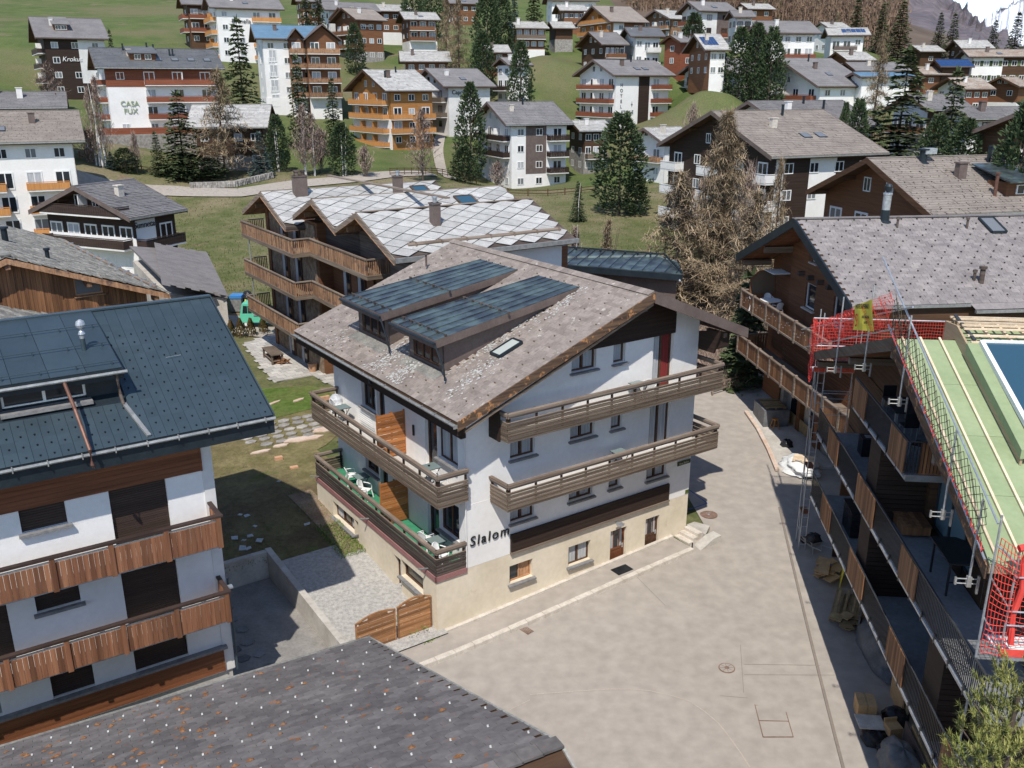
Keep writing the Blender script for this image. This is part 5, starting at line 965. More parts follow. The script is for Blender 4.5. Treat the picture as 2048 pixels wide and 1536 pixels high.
# roof: ridge runs into the house at y = -8
kR = .332; pz = 13.25
b = MB(); b.poly([(-.02, -8, pz - .22), (-.02, -16.6, pz - .22 - kR * 8.6), (-.02, -16.6, pz - .04 - kR * 8.6), (-.02, -8, pz - .04)], (14, 0, 0)); b.poly([(-.02, -8, pz - .22), (-.02, 2.1, pz - .22 - kR * 10.1), (-.02, 2.1, pz - .04 - kR * 10.1), (-.02, -8, pz - .04)], (14, 0, 0)); R5 = b.build('roof', 'ply', RR)
gb_ = []; X = Vector((1, 0, 0)); Y = Vector((0, -1, -kR)).normalized(); Zr = Y.cross(X); Zr = Zr if Zr.z > 0 else -Zr
for i in range(4):
    for j in range(2):
        y0, y1 = -8.02 - i * 2.14, -8.02 - i * 2.14 - 2.13; p = Vector((.04 + j * 1.95 + .97, (y0 + y1) / 2, pz - .03 + kR * ((y0 + y1) / 2 + 8)))
        gb_.append(Matrix.Translation(p) @ Matrix((X, -Y, X.cross(-Y))).transposed().to_4x4() @ Matrix.Diagonal((1.94, 2.13 * 1.052, .025, 1)))
for j in range(4): p = Vector((2 + j * 3 + 1.5, -3, pz - .03 - kR * 5)); gb_.append(Matrix.Translation(p) @ Matrix((X, Vector((0, 1, -kR)).normalized(), X.cross(Vector((0, 1, -kR)).normalized()))).transposed().to_4x4() @ Matrix.Diagonal((2.99, 10, .025, 1)))
pieces('roof_board', 'greenboard', R5, gb_)
def on(y, off=0): return pz + kR * (y + 8) + off if y < -8 else pz - kR * (y + 8) + off
pieces('batten', 'rawwood', R5, [beamM((x, -8.0, on(-8) + .03), (x, -16.3, on(-16.3) + .03), .06, .05) for x in (.22, .75, 1.3)])
b = MB(); b.poly([(-.05, -8, pz - .42), (-.05, -16.6, on(-16.6, -.36)), (-.05, -16.6, on(-16.6, -.02)), (-.05, -8, pz + .0)], (.05, 0, 0)); b.build('rake_board', 'fascia_w', R5)
b = MB(); b.poly([(-.05, -8, pz - .42), (-.05, 2.1, on(2.1, -.38)), (-.05, 2.1, on(2.1, -.02)), (-.05, -8, pz)], (.05, 0, 0)); b.build('rake_board', 'weather', R5)
for y, dz in ((-8, -.55), (-3.4, -.6), (1.2, -.6), (-12.5, -.6)): MB().box(.0, 1.7, y - .11, y + .11, on(y, dz - .1), on(y, dz + .14)).build('purlin', 'weather', R5)
pieces('soffit_board', 'midwood', R5, [beamM((.05 + k * .22, -16.4, on(-16.4, -.26)), (.05 + k * .22, -8, on(-8, -.26)), .21, .02) for k in range(8)] + [beamM((.05 + k * .22, 2, on(2, -.26)), (.05 + k * .22, -8, on(-8, -.26)), .21, .02) for k in range(8)])
# raised roof box with battens and big skylight
b = MB(); b.poly([(1.75, -7.05, on(-7.05, .0)), (1.75, -8, pz), (1.75, -13.35, on(-13.35)), (1.75, -13.35, on(-13.35) + .42), (1.75, -8, pz + .42), (1.75, -7.05, pz + .42 - .1)], (.06, 0, 0)); b.box(1.75, 14, -7.08, -7.02, pz - .2, pz + .33)
BX_ = b.build('raised_box', 'ply', R5)
o5 = .46
for k, y in enumerate((-7.1, -7.45, -7.9, -8.35, -8.75)): pass
pieces('batten', 'rawwood', BX_, [beamM((1.85, y, on(min(y, -7.9), o5) + .04), (9, y, on(min(y, -7.9), o5) + .04), .09, .05) for y in (-7.1, -7.35, -7.75, -8.1, -8.28, -8.62, -8.95)] + [beamM((2.05 + i * .52, -7.1, pz + o5 - .05), (2.05 + i * .52, -9.0, on(-9, o5) - .02), .07, .07) for i in range(13)])
b = MB(); b.quad((1.8, -7.1, pz + .12), (9, -7.1, pz + .12), (9, -9, on(-9, .12)), (1.8, -9, on(-9, .12))); b.build('underlay', 'greenboard', BX_)
b = MB(); [b.beam((x, -7.2, pz + .56), (x, -8.95, on(-8.95, .56)), .09, .04) for x in (1.95, 4.6)]; b.build('guide_rail', 'frame_g', BX_)
b = MB(); b.poly([(1.72, -9.0, on(-9, .2)), (1.72, -13.4, on(-13.4, .2)), (1.72, -13.4, on(-13.4, .44)), (1.72, -9, on(-9, .5))], (.32, 0, 0)); b.build('green_flashing', 'greenboard', BX_)
b = MB(); y0, y1 = -9.05, -13.3
b.beam((2.1, y0, on(y0, .56)), (9, y0, on(y0, .56)), .1, .14); b.beam((2.1, y0, on(y0, .56)), (2.1, y1, on(y1, .56)), .12, .14); b.beam((2.1, y1, on(y1, .56)), (9, y1, on(y1, .56)), .1, .14)
SKL = b.build('skylight', 'frame_w', BX_); M['deepblue'] = glass('blue_skylight_glass', (.03, .08, .12), .06)
b = MB(); b.quad((2.15, y0, on(y0, .58)), (9, y0, on(y0, .58)), (9, y1, on(y1, .58)), (2.15, y1, on(y1, .58))); b.build('pane', 'deepblue', SKL)
# ---- scaffolding
sf = thing('scaffold', 'galvanised edge protection poles with red netting along the green roof', 'scaffold', (12.38, 34.33, 0), radians(-6.3))
def tube(par, a, c, r=.026, nm='pole', mat='steel'): return MB().tube([a, c], r, 7).build(nm, mat, par)
for y, h in ((-2.2, 2.5), (-5.8, 2.5), (-9.7, 2.3), (-14.05, 2.0), (-16.1, 1.8)):
    tube(sf, (-.14, y, on(y, -.95)), (-.12, y + .05, on(y, -.95) + h + .3)); c_ = MB(); z = on(y, -.9)
    for dz in (-.05, .07): c_.tube([(-.42, y, z + dz), (.1, y, z + dz)], .016, 6)
    c_.box(-.19, -.09, y - .05, y + .05, z - .12, z + .14); c_.box(.05, .09, y - .03, y + .03, z - .3, z + .15); c_.box(-.45, -.41, y - .03, y + .03, z - .08, z + .1); c_.build('clamp', 'gutter', sf)
tube(sf, (-.1, 4.4, on(4.4, 1.1)), (-.1, -9.6, on(-8, 1.3) + .02), nm='guard_rail'); tube(sf, (-.1, -6.2, on(-8, 2.1)), (-.1, -16.9, on(-16.9, 1.25)), nm='guard_rail')
tube(sf, (-.1, 3.6, on(3.6, .25)), (-.1, -8.2, on(-8, .32)), nm='guard_rail'); tube(sf, (-.1, -7.6, on(-8, .3)), (-.1, -16.6, on(-16.6, .12)), nm='guard_rail')
def net(par, P, Q, R, S, nu, nv, r, mat, sag=.04, nm='net', diag=False):
    """rope net over a four-sided opening: P-Q lower edge, S-R upper edge"""
    P, Q, R, S = map(Vector, (P, Q, R, S)); mb = MB(); n = (Q - P).cross(S - P).normalized(); random.seed(int(abs(P.x * 100 + P.y * 10)))
    ph = random.random() * 6
    g = [[P.lerp(Q, i / nu).lerp(S.lerp(R, i / nu), j / nv) + n * (sag * sin(i * .7 + j * .9 + ph)) + (S - P).normalized() * (sag * .8 * sin(i * .55 + ph) * sin(pi * j / nv)) for j in range(nv + 1)] for i in range(nu + 1)]
    def seg(a, c):
        d = (c - a).normalized(); s = d.cross(n) * r; mb.add([a + s, c + s, c + n * r * 1.6, a + n * r * 1.6, a - s, c - s], [(0, 1, 2, 3), (3, 2, 5, 4), (0, 4, 5, 1)])
    for i in range(nu + 1):
        for j in range(nv + 1):
            if diag:
                if i < nu and j < nv:
                    if (i + j) % 2 == 0: seg(g[i][j], g[i + 1][j + 1])
                    else: seg(g[i + 1][j], g[i][j + 1])
            else:
                if i < nu: seg(g[i][j], g[i + 1][j])
                if j < nv: seg(g[i][j], g[i][j + 1])
    o = mb.build(nm, mat, par); o['kind'] = 'stuff'; return o
net(sf, (-.16, 2.2, on(2.2, .2)), (-.16, -7.9, on(-7.9, .35)), (-.16, -7.9, pz + 1.4), (-.16, 2.2, on(2.2, 1.15)), 90, 11, .0045, 'net', .05)
net(sf, (-.13, -8.0, on(-8, .3)), (-.13, -16.4, on(-16.4, .2)), (-.13, -16.4, on(-16.4, 1.2)), (-.13, -8.0, on(-8, 1.35)), 76, 10, .008, 'cord', .02, diag=True)
rn = MB(); random.seed(8)
for k in range(46):
    y = -8.3 - k * .18; a = Vector((-.14, y, on(y, .3))); rn.tube([a, a + Vector((random.uniform(-.04, .04), -.14, -.1)), a + Vector((random.uniform(-.05, .05), -.2, .02))], .014, 4)
for k in range(26): y = 2.2 - k * .4; a = Vector((-.12, y, on(y, 1.2))); rn.tube([a, a + Vector((.03, -.1, -.06))], .016, 4)
o = rn.build('net_lashing', 'net', sf); o['kind'] = 'stuff'
# far side: deck, ladder tower and net across the back of the roof
tw = thing('scaffold_tower', 'slim scaffold ladder tower on the shaded street at the far corner of the green roof', 'scaffold', (12.38, 34.33, 0), radians(-6.3))
for x, y in ((.32, 2.3), (.58, 2.3), (.32, 3.0), (1.9, 2.3), (1.9, 3.0)): tube(tw, (x, y, .3 if x < 1 else 4.4), (x, y, 11.5 if x != .58 else 9.3), .024)
tw_r = MB()
for k in range(19): z = .8 + k * .45; tw_r.tube([(.32, 2.3, z), (.58, 2.3, z)], .016, 5); 
tw_r.build('ladder_rungs', 'steel', tw)['kind'] = 'stuff'
for k in range(4): tube(tw, (.32, 2.3, .6 + k * 2.2), (.32, 3.0, 2.6 + k * 2.2), .018, 'brace'); tube(tw, (.32, 2.3, 1.4 + k * 2.2), (1.9, 2.3, 1.4 + k * 2.2) if k > 1 else (.32, 3.0, 1.4 + k * 2.2), .018, 'ledger')
for z in (2.3, 4.5, 6.7): MB().box(.3, .62, 2.32, 3.0, z, z + .04).build('platform', 'redplank', tw)
M['deckred'] = mk('red_scaffold_board', (.55, .10, .05), (.62, .16, .08), sc=2, rough=.7); MB().box(.1, 2.0, 2.28, 2.32, 8.95, 9.15).build('toe_board', 'deckred', tw); MB().box(.1, 8, 2.32, 3.0, 8.93, 8.97).build('platform', 'frame_w', tw)
for z in (10.1, 11.28): tube(tw, (-.1, 2.3, z), (8, 2.3, z), nm='guard_rail')
for z in (7.0, 7.35, 7.75, 8.1): tube(tw, (.6, 2.35, z), (1.95, 2.35, z), .012, 'guard_rail')
net(tw, (-.05, 2.25, 10.2), (6.5, 2.25, 10.2), (6.5, 2.25, 11.25), (-.05, 2.25, 11.25), 60, 8, .006, 'net', .02); net(tw, (-.05, 2.25, 9.0), (1.6, 2.25, 9.0), (1.6, 2.25, 10.1), (-.05, 2.25, 10.1), 18, 10, .008, 'net', .02)
net(tw, (-.1, 2.2, 8.7), (-.12, 1.6, 8.7), (-.12, 1.6, 11.3), (-.1, 2.2, 11.3), 8, 26, .009, 'net', .05)
t2 = thing('scaffold_tower', 'scaffold tower with red nets and deck beyond the terrace at the right edge', 'scaffold', (12.38, 34.33, 0), radians(-6.3))
for x, y in ((.0, -16.8), (.45, -16.9), (3.2, -16.8), (3.2, -17.0)): tube(t2, (x, y, 5.2), (x, y, 11.7 - (.7 if y < -16.85 else 0)), .026)
tube(t2, (0, -16.8, 11.0), (.45, -16.9, 10.6), .024, 'ledger'); tube(t2, (0, -16.8, 10.2), (.45, -16.9, 9.5), .02, 'brace'); tube(t2, (0, -16.8, 9.2), (.45, -16.9, 8.5), .02, 'brace')
for z in (10.3, 9.45, 9.1): tube(t2, (.45, -16.95, z), (6, -16.95, z), .022, 'guard_rail')
MB().box(.4, 6, -16.95, -16.2, 8.32, 8.37).build('platform', 'frame_w', t2); MB().box(.4, 6, -16.99, -16.96, 8.32, 8.5).build('toe_board', 'net', t2); MB().box(.45, 6, -16.98, -16.955, 8.22, 8.31).build('platform_edge', 'steel', t2)
net(t2, (.5, -16.8, 8.5), (4.5, -16.8, 8.5), (4.5, -16.8, 10.3), (.5, -16.8, 10.3), 32, 15, .007, 'net', .07); net(t2, (.05, -16.85, 8.3), (.5, -16.95, 8.3), (.5, -16.95, 10.9), (.05, -16.85, 11.2), 6, 18, .009, 'net', .05)
b = MB(); b.tube([(.62, -16.9, 11.0), (.6, -16.85, 10.6), (.66, -16.9, 10.0), (.58, -16.86, 9.3), (.64, -16.9, 8.6)], .07, 8); b.tube([(.4, -16.95, 11.0), (.7, -16.9, 11.06), (1.2, -16.9, 11.0), (2.2, -16.9, 11.05)], .08, 8); b.build('bundled_net', 'net', t2)
# banner
bn = thing('banner', 'yellow contractor banner tied to the roof edge netting', 'banner', (12.38, 34.33, 0), radians(-6.3))
bq = [(-.22, -4.25, 12.5), (-.2, -6.55, 13.05), (-.2, -6.05, 13.98), (-.22, -4.05, 13.3)]
b = MB(); n = 8
for i in range(n):
    f = lambda t, s: Vector(bq[0]).lerp(Vector(bq[1]), t).lerp(Vector(bq[3]).lerp(Vector(bq[2]), t), s) + Vector((.025 * sin(t * 9 + s * 3), 0, 0))
    for j in range(4): b.quad(f(i / n, j / 4), f((i + 1) / n, j / 4), f((i + 1) / n, (j + 1) / 4), f(i / n, (j + 1) / 4))
b.build('cloth', 'yellow', bn, smooth=True)
Xb = (Vector(bq[1]) - Vector(bq[0])).normalized(); Yb = (Vector(bq[3]) - Vector(bq[0])).normalized(); Yb = (Yb - Xb * Yb.dot(Xb)).normalized(); Zb = Xb.cross(Yb)
at_ = lambda t, s: Vector(bq[0]).lerp(Vector(bq[1]), t).lerp(Vector(bq[3]).lerp(Vector(bq[2]), t), s) + Vector((-.055, 0, 0))
text('lettering', 'HOTELSUPERBAU', 'ink', bn, frameM(at_(.52, .78), Xb, Yb, Zb), .22, .003, space=.85); text('lettering', 'HOLZBAU AG', 'ink', bn, frameM(at_(.70, .42), Xb, Yb, Zb), .13, .003)
text('lettering', 'Tel. 027', 'ink', bn, frameM(at_(.70, .24), Xb, Yb, Zb), .12, .003); text('lettering', 'S', 'redink', bn, frameM(at_(.22, .14), Xb, Yb, Zb), .62, .003)
# ------------------------------------------------------------------ generic tiled slope: rows of tiles laid on a plane
def tiled(parent, name, mat, o, ex, ey, L_, D_, tw, th, lift=.015, tilt=.035, jit=.01, half=True, keep=None, thick=.016, limit=300, over=1.18, mb=None, key='box', ragged=0):
    """o = lower corner, ex along the eaves, ey up the slope; L_ x D_ metres"""
    o, ex, ey = Vector(o), Vector(ex).normalized(), Vector(ey).normalized(); ez_ = ex.cross(ey)
    if ez_.z < 0: ez_ = -ez_
    flip = ex.cross(ey).z < 0
    R = Matrix((ex if not flip else -ex, ey, ez_)).transposed().to_4x4(); mt = []; nr = int(D_ / th); nc = int(L_ / tw)
    for i in range(nr):
        for j in range(nc + 1):
            a = (j + .5 + (.5 if half and i % 2 else 0)) * tw; c = (i + .5) * D_ / nr
            if a > L_ - tw * .2: continue
            if keep and not keep(a, c): continue
            w_ = tw * (1 + random.uniform(-ragged, ragged))
            mt.append(Matrix.Translation(o + ex * a + ey * c + ez_ * (lift + random.uniform(-jit, jit) * .4)) @ R @ Matrix.Rotation(tilt + random.uniform(-jit, jit), 4, 'X') @ Matrix.Rotation(random.uniform(-jit, jit) * 1.5, 4, 'Z') @ Matrix.Diagonal((w_ * .97, D_ / nr * over * (1 + random.uniform(-ragged, ragged) * .6), thick, 1)))
    return pieces(name, mat, parent, mt, limit=limit, key=key, mb=mb)
random.seed(31)
# ------------------------------------------------------------------ THE CHALET WITH CARVED BALCONIES (x into the house, y away from the camera)
K = thing('chalet', 'brown timber chalet with carved board balconies and a wide speckled grey tile roof', 'house', (13.93, 53.91, 0), radians(6.3))
kK = .415; kz = 13.86; ky = -6.64; yf, yn = 1.3, -13.75
zo = lambda y, d=0: kz - kK * abs(y - ky) + d
b = MB(); b.wall((1.9, -14.6, 0), (0, 1, 0), 12.2, [(-kK, 1, kz - .3 - kK * (-14.6 - ky) * -1 - kK * 0 if False else kz - .3 + kK * (-14.6 - ky)), (kK, 1, kz - .3 - kK * (-14.6 - ky))], [(14.6 - 5.9, 14.6 - 4.6, 8.7, 10.1), (14.6 - 5.8, 14.6 - 5.0, 11.3, 12.1), (14.6 - 9.5, 14.6 - 8.1, 8.7, 10.1)], .15, (1, 0, 0), 4.6, 14)
b.box(1.92, 16, -2.4, -2.3, 0, zo(-2.4, -.35)); b.wall((2.1, -2.35, 0), (0, 1, 0), 3, [(kK, 1, kz - .35 - kK * (-2.35 - ky))], [], z0=2, z1=12.5)
KW = b.build('wall', 'midwood', K)
pieces('plank', 'midwood', KW, [boxM(1.855, 1.9, -14.6, -2.4, 4.6 + k * .17, 4.6 + k * .17 + .155) for k in range(18)])
for a, c, z0, z1 in ((-5.9, -4.6, 8.7, 10.1), (-5.8, -5.0, 11.3, 12.1), (-9.5, -8.1, 8.7, 10.1)): window(K, (1.9, a, z0), (0, 1, 0), (1, 0, 0), c - a, z1 - z0, 'frame_w', 'window', 1, .07, 'kerb', .15)
pieces('beam_end', 'weather_d', KW, [boxM(1.55, 1.9, y - .11, y + .11, 10.35, 10.6) for y in (-4.2, -5.4, -6.6, -7.8)])
b = MB(); b.box(2.3, 16, -22, -2.4, -.5, 4.6); b.build('ground_floor_wall', 'grey_render', K)
for y, w_ in ((-3.4, 1.5), (-6.0, .9), (-8.4, 1.6), (-10.4, .8)): 
    b = MB(); b.box(2.24, 2.3, y - w_, y, 1.6, 3.9); o = b.build('window', 'frame_w', K); MB().box(2.23, 2.238, y - w_ + .08, y - .08, 1.7, 3.8).build('pane', 'window', o)
for y in (-4.9, -7.3, -2.5): MB().box(2.0, 2.3, y - .35, y + .1, -.3, 4.6).build('pier', 'midwood' if y < -4 else 'stone_g', K)
b = MB()
for a, c in ((yf, ky), (yn, ky)): b.poly([(0, a, zo(a, -.3)), (0, c, kz - .3), (0, c, kz - .03), (0, a, zo(a, -.03))], (22, 0, 0))
KR = b.build('roof', 'darkwood', K); D_ = (ky - yn) * sqrt(1 + kK * kK)
tiled(KR, 'tile', 'tile_k', (0, yn, zo(yn)), (1, 0, 0), (0, 1, kK), 16, D_, .42, .235, keep=lambda a, c: not (7.9 < a < 8.9 and 1.2 < c < 2.6 and False))
b = MB(); b.poly([(0, yf, zo(yf, -.01)), (0, ky, kz - .01), (0, ky, kz + .02), (0, yf, zo(yf, .02))], (22, 0, 0)); b.build('far_slope_tiles', 'tile_k', KR)
sp = MB(); M['hook'] = mk('dark_snow_hook', (.045, .04, .04), (.06, .055, .055), rough=.7, fine=0)
for i in range(1, 15):
    for j in range(20):
        c = i * .53; y = yn + c / sqrt(1 + kK * kK); sp.box(.5 + j * .86 + (.43 if i % 2 else 0) - .03, .5 + j * .86 + (.43 if i % 2 else 0) + .03, y - .05, y + .01, zo(y, .03), zo(y, .085))
o = sp.build('snow_hook', 'hook', KR); o['kind'] = 'stuff'
b = MB(); b.beam((-.1, ky, kz + .04), (22, ky, kz + .04), .36, .05); b.build('ridge_cap', 'tile_k', KR)
for a in (yf, yn): b = MB(); b.poly([(-.08, a, zo(a, -.42)), (-.08, ky, kz - .42), (-.08, ky, kz + .08), (-.08, a, zo(a, .08))], (.09, 0, 0)); b.build('rake_board', 'metal_dark', KR)
pieces('soffit_board', 'midwood', KR, [beamM((.08 + k * .26, yf, zo(yf, -.33)), (.08 + k * .26, ky, kz - .33), .25, .03) for k in range(8)] + [beamM((.08 + k * .26, yn, zo(yn, -.33)), (.08 + k * .26, ky, kz - .33), .25, .03) for k in range(8)])
for y in (ky, -2.3, .9, -11): MB().box(.25, 2.0, y - .13, y + .13, zo(y, -.72), zo(y, -.38)).build('purlin', 'weather', KR)
b = MB(); b.box(0, 5.7, yn - .13, yn - .02, zo(yn, -.14), zo(yn, -.02)); b.box(5.7, 22, yn - .6, yn - .45, zo(yn, -.35), zo(yn, -.22)); b.build('gutter', 'gutter', KR); b = MB(); b.quad((5.7, yn - .5, zo(yn, -.18)), (22, yn - .5, zo(yn, -.18)), (22, yn, zo(yn, .0)), (5.7, yn, zo(yn, .0))); b.build('lower_eaves_tiles', 'tile_k', KR)
MB().box(.1, 20, yn + .1, yn + .3, zo(yn, -.8), zo(yn, -.2)).build('eaves_board', 'darkwood', KR)
def pipe(par, x, y, z, h, r=.09, mat='weather_d', cap=True, nm='vent_pipe'):
    b = MB(); b.lathe((x, y, z - .2), [(r * 1.8, 0), (r * 1.7, .12), (r, .22), (r, h + .2)] + ([(r * 1.5, h + .2), (r * 1.5, h + .32), (r * .6, h + .34)] if cap else []), 12); return b.build(nm, mat, par)
o = pipe(KR, 4.75, -6.9, 13.75, .55, .22, 'metal_dark', False, 'chimney'); b = MB(); b.lathe((4.75, -6.9, 14.3), [(.2, 0), (.21, .75), (.23, .78), (.23, .86), (.1, .87)], 16); b.build('flue', 'steel', o); b = MB(); b.lathe((4.75, -6.9, 15.2), [(.05, 0), (.17, .1), (.2, .3), (.12, .42)], 12); b.build('cowl', 'metal_dark', o)
pipe(KR, 5.1, -7.6, 13.4, .5, .06); pipe(KR, 8.8, -7.8, 13.35, .5, .06); pipe(KR, 6.8, -12.1, 11.5, .5, .07); o = pipe(KR, 7.05, -12.3, 11.45, .75, .12); 
sk_ = MB(); c = [Vector((x, y, zo(y, .1))) for x, y in ((9.9, -8.3), (10.7, -8.3), (10.7, -7.0), (9.9, -7.0))]
for i in range(4): sk_.beam(c[i], c[(i + 1) % 4], .1, .12)
o = sk_.build('skylight', 'metal_dark', KR); b = MB(); b.quad(*[p + Vector((0, 0, .03)) for p in c]); b.build('pane', 'window_l', o)
# carved balconies
cut = MB(); cut.add([(.02 * cos(a), 0, .02 * sin(a)) for a in (0, 1.05, 2.1, 3.14, 4.2, 5.2)], [(0, 1, 2, 3, 4, 5)]); M['sunspot'] = mk('cut_out_sunlight', (.75, .72, .66), (.78, .75, .7), rough=.8, fine=0)  # pale colour painted on discs as sunlight showing through the cut-outs
for zt, y1, ln in ((8.72, -12, 'upper'), (5.92, -19, 'lower')):
    b = MB(); b.box(.08, 1.88, y1, -.05, zt - 1.12, zt - .98); B_ = b.build('balcony', 'rail', K); n = int(-y1 / 1.72); st_ = -y1 / n
    pieces('post', 'rail', B_, [boxM(-.07, .09, -i * st_ - .08, -i * st_ + .08, zt - 1.15, zt + .07) for i in range(n + 1)])
    b = MB(); b.box(-.06, .1, y1, 0, zt - .06, zt); b.box(-.05, .08, y1, 0, zt - 1.08, zt - .98); b.beam((0, 0, zt - .03), (1.9, 0, zt - .03), .14, .06); b.build('handrail', 'rail', B_)
    bd = []
    for i in range(n):
        m_ = 11; a0 = -i * st_ - .09; wd = (st_ - .18) / m_
        for k in range(m_): bd.append(boxM(-.01, .015, a0 - (k + .97) * wd, a0 - k * wd, zt - .97, zt - .07))
    pieces('carved_board', 'larch', B_, bd + [boxM(.1 + k * .16, .24 + k * .16, -.01, .012, zt - 1.0, zt - .07) for k in range(11)])
    b = MB()
    for i in range(n):
        for k in range(8):
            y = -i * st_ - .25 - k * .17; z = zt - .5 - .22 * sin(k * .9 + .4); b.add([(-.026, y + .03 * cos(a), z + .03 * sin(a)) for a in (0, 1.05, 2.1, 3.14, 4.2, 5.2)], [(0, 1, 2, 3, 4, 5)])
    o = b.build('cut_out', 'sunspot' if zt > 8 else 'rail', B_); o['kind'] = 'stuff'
b = MB(); b.poly([(.35, -.3, 7.7), (1.95, -.3, 7.7), (1.95, -.3, 9.9), (.9, -.3, 9.9), (.35, -.3, 9.45)], (0, .06, 0)); o = b.build('privacy_screen', 'midwood', K); b = MB(); b.poly([(.45, -.31, 8.5), (1.85, -.31, 8.5), (1.85, -.31, 9.8), (.95, -.31, 9.8), (.45, -.31, 9.35)], (0, -.01, 0)); M['brownglass'] = glass('brown_glass', (.16, .12, .08), .2); b.build('etched_pane', 'brownglass', o)
b = MB()
for k in range(9): b.box(.9 + k * .12, 1.0 + k * .12, -2.32, -.9, 10.05 - k * .0, 10.1)
b.build('awning_case', 'frame_w', K)
# ------------------------------------------------------------------ THE STONE AND TIMBER HOUSE WITH WHITE SLAB ROOFS (x into the house, y = away along its balconies)
S = thing('apartment_house', 'stone and larch apartment house with three gables under pale slab roofs and curving larch balconies', 'house', (-19.6, 66.0, 0), radians(33.5))
random.seed(41)
b = MB(); b.box(1.8, 13, -10, -.6, 0, 12.0); b.box(2.75, 13, -19.5, -10, 0, 12.0); b.box(3.2, 13, -22, -19.5, 0, 11.8); SW = b.build('wall', 'midwood', S)
stn = []
def stonewall(x0, x1, y0, y1, z0, z1, ax):
    z = z0
    while z < z1:
        h = random.uniform(.09, .17); t = (y0 if ax == 'y' else x0)
        while t < (y1 if ax == 'y' else x1):
            l = random.uniform(.25, .6); e = min(t + l, (y1 if ax == 'y' else x1)); d = random.uniform(.03, .09)
            if ax == 'y': stn.append(boxM(x0 - d, x0, t + .01, e - .01, z + .01, z + h - .005))
            else: stn.append(boxM(t + .01, e - .01, y0 - d, y0, z + .01, z + h - .005))
            t = e
        z += h
stonewall(1.8, 1.8, -3.4, -1.2, 1.5, 11.7, 'y'); stonewall(1.8, 1.8, -6.1, -4.9, 1.5, 11.7, 'y'); stonewall(1.8, 1.8, -9.4, -7.4, 1.5, 11.7, 'y'); stonewall(2.75, 2.75, -12.2, -10.6, 1.5, 7, 'y')
pieces('stone', 'stone', SW, stn)
MB().box(1.7, 1.8, -9.7, -1.1, 1.4, 11.8).build('stone_backing', 'stone', S)
pieces('timber_panel', 'midwood', SW, [boxM(x, x + .05, a, c, z0, z1) for x, a, c, z0, z1 in ((1.62, -1.15, -.6, 1.4, 12), (1.62, -4.8, -4.55, 1.4, 12), (2.6, -14.1, -13.2, 1.5, 13), (2.6, -16.5, -15.5, 1.5, 12.5), (2.6, -19.4, -18.6, 1.5, 12.5))])
for z in (1.75, 4.55, 7.3, 10.05):
    for y, x in ((-4.7, 1.62), (-7.2, 1.62), (-13.1, 2.6), (-15.3, 2.6), (-18.2, 2.6)):
        b = MB(); b.box(x - .02, x + .03, y, y + 1.1, z, z + 2.1); o = b.build('window', 'frame_b', S); [MB().box(x - .035, x - .022, y + .08 + k * .52, y + .5 + k * .52, z + .08, z + 2.02).build('pane', 'curtain' if k else 'window', o) for k in range(2)]
def larch_balcony(zt, path, floor):
    b = MB()
    for f in floor: b.box(*f, zt - 1.16, zt - .98)
    B_ = b.build('balcony', 'weather', S); bd = []; rl = MB()
    for p, q in zip(path, path[1:]):
        P, Q = Vector((*p, zt)), Vector((*q, zt)); rl.beam(P, Q, .13, .07); rl.beam(P - Vector((0, 0, .93)), Q - Vector((0, 0, .93)), .06, .06); d = Q - P; n = int(d.length / .125); u = d.normalized(); perp = abs(u.x) > .7
        for k in range(n):
            a, c_ = P + d * (k / n), P + d * ((k + (.55 if perp else .86)) / n); bd.append(beamM((a + c_) / 2 - u * (c_ - a).length / 2 + Vector((0, 0, -.5)), (a + c_) / 2 + u * (c_ - a).length / 2 + Vector((0, 0, -.5)), .025, .88 + random.uniform(-.01, .01)))
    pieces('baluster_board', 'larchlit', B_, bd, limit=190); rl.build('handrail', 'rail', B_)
    b = MB()
    for p, q in zip(path, path[1:]): b.beam(Vector((*p, zt - 1.07)), Vector((*q, zt - 1.07)), .05, .2)
    b.build('edge_board', 'weather', B_)
larch_balcony(11.12, [(1.7, .1), (0, .1), (-.0, -10.2), (1.15, -10.2), (1.0, -19.2), (2.7, -19.2)], [(0.03, 1.75, -10.15, .05), (1.1, 2.7, -19.15, -10.15)])
larch_balcony(8.35, [(1.7, .1), (0, .1), (-.0, -10.2), (1.15, -10.2), (1.0, -19.2), (2.7, -19.2)], [(0.03, 1.75, -10.15, .05), (1.1, 2.7, -19.15, -10.15)])
larch_balcony(5.6, [(1.7, .1), (0, .1), (-.0, -10.2), (1.75, -10.2)], [(0.03, 1.75, -10.15, .05)])
MB().tube([(.15, -1, 4.5), (.15, -1, 10)], .04, 6).build('post', 'steel', S)
sr = []
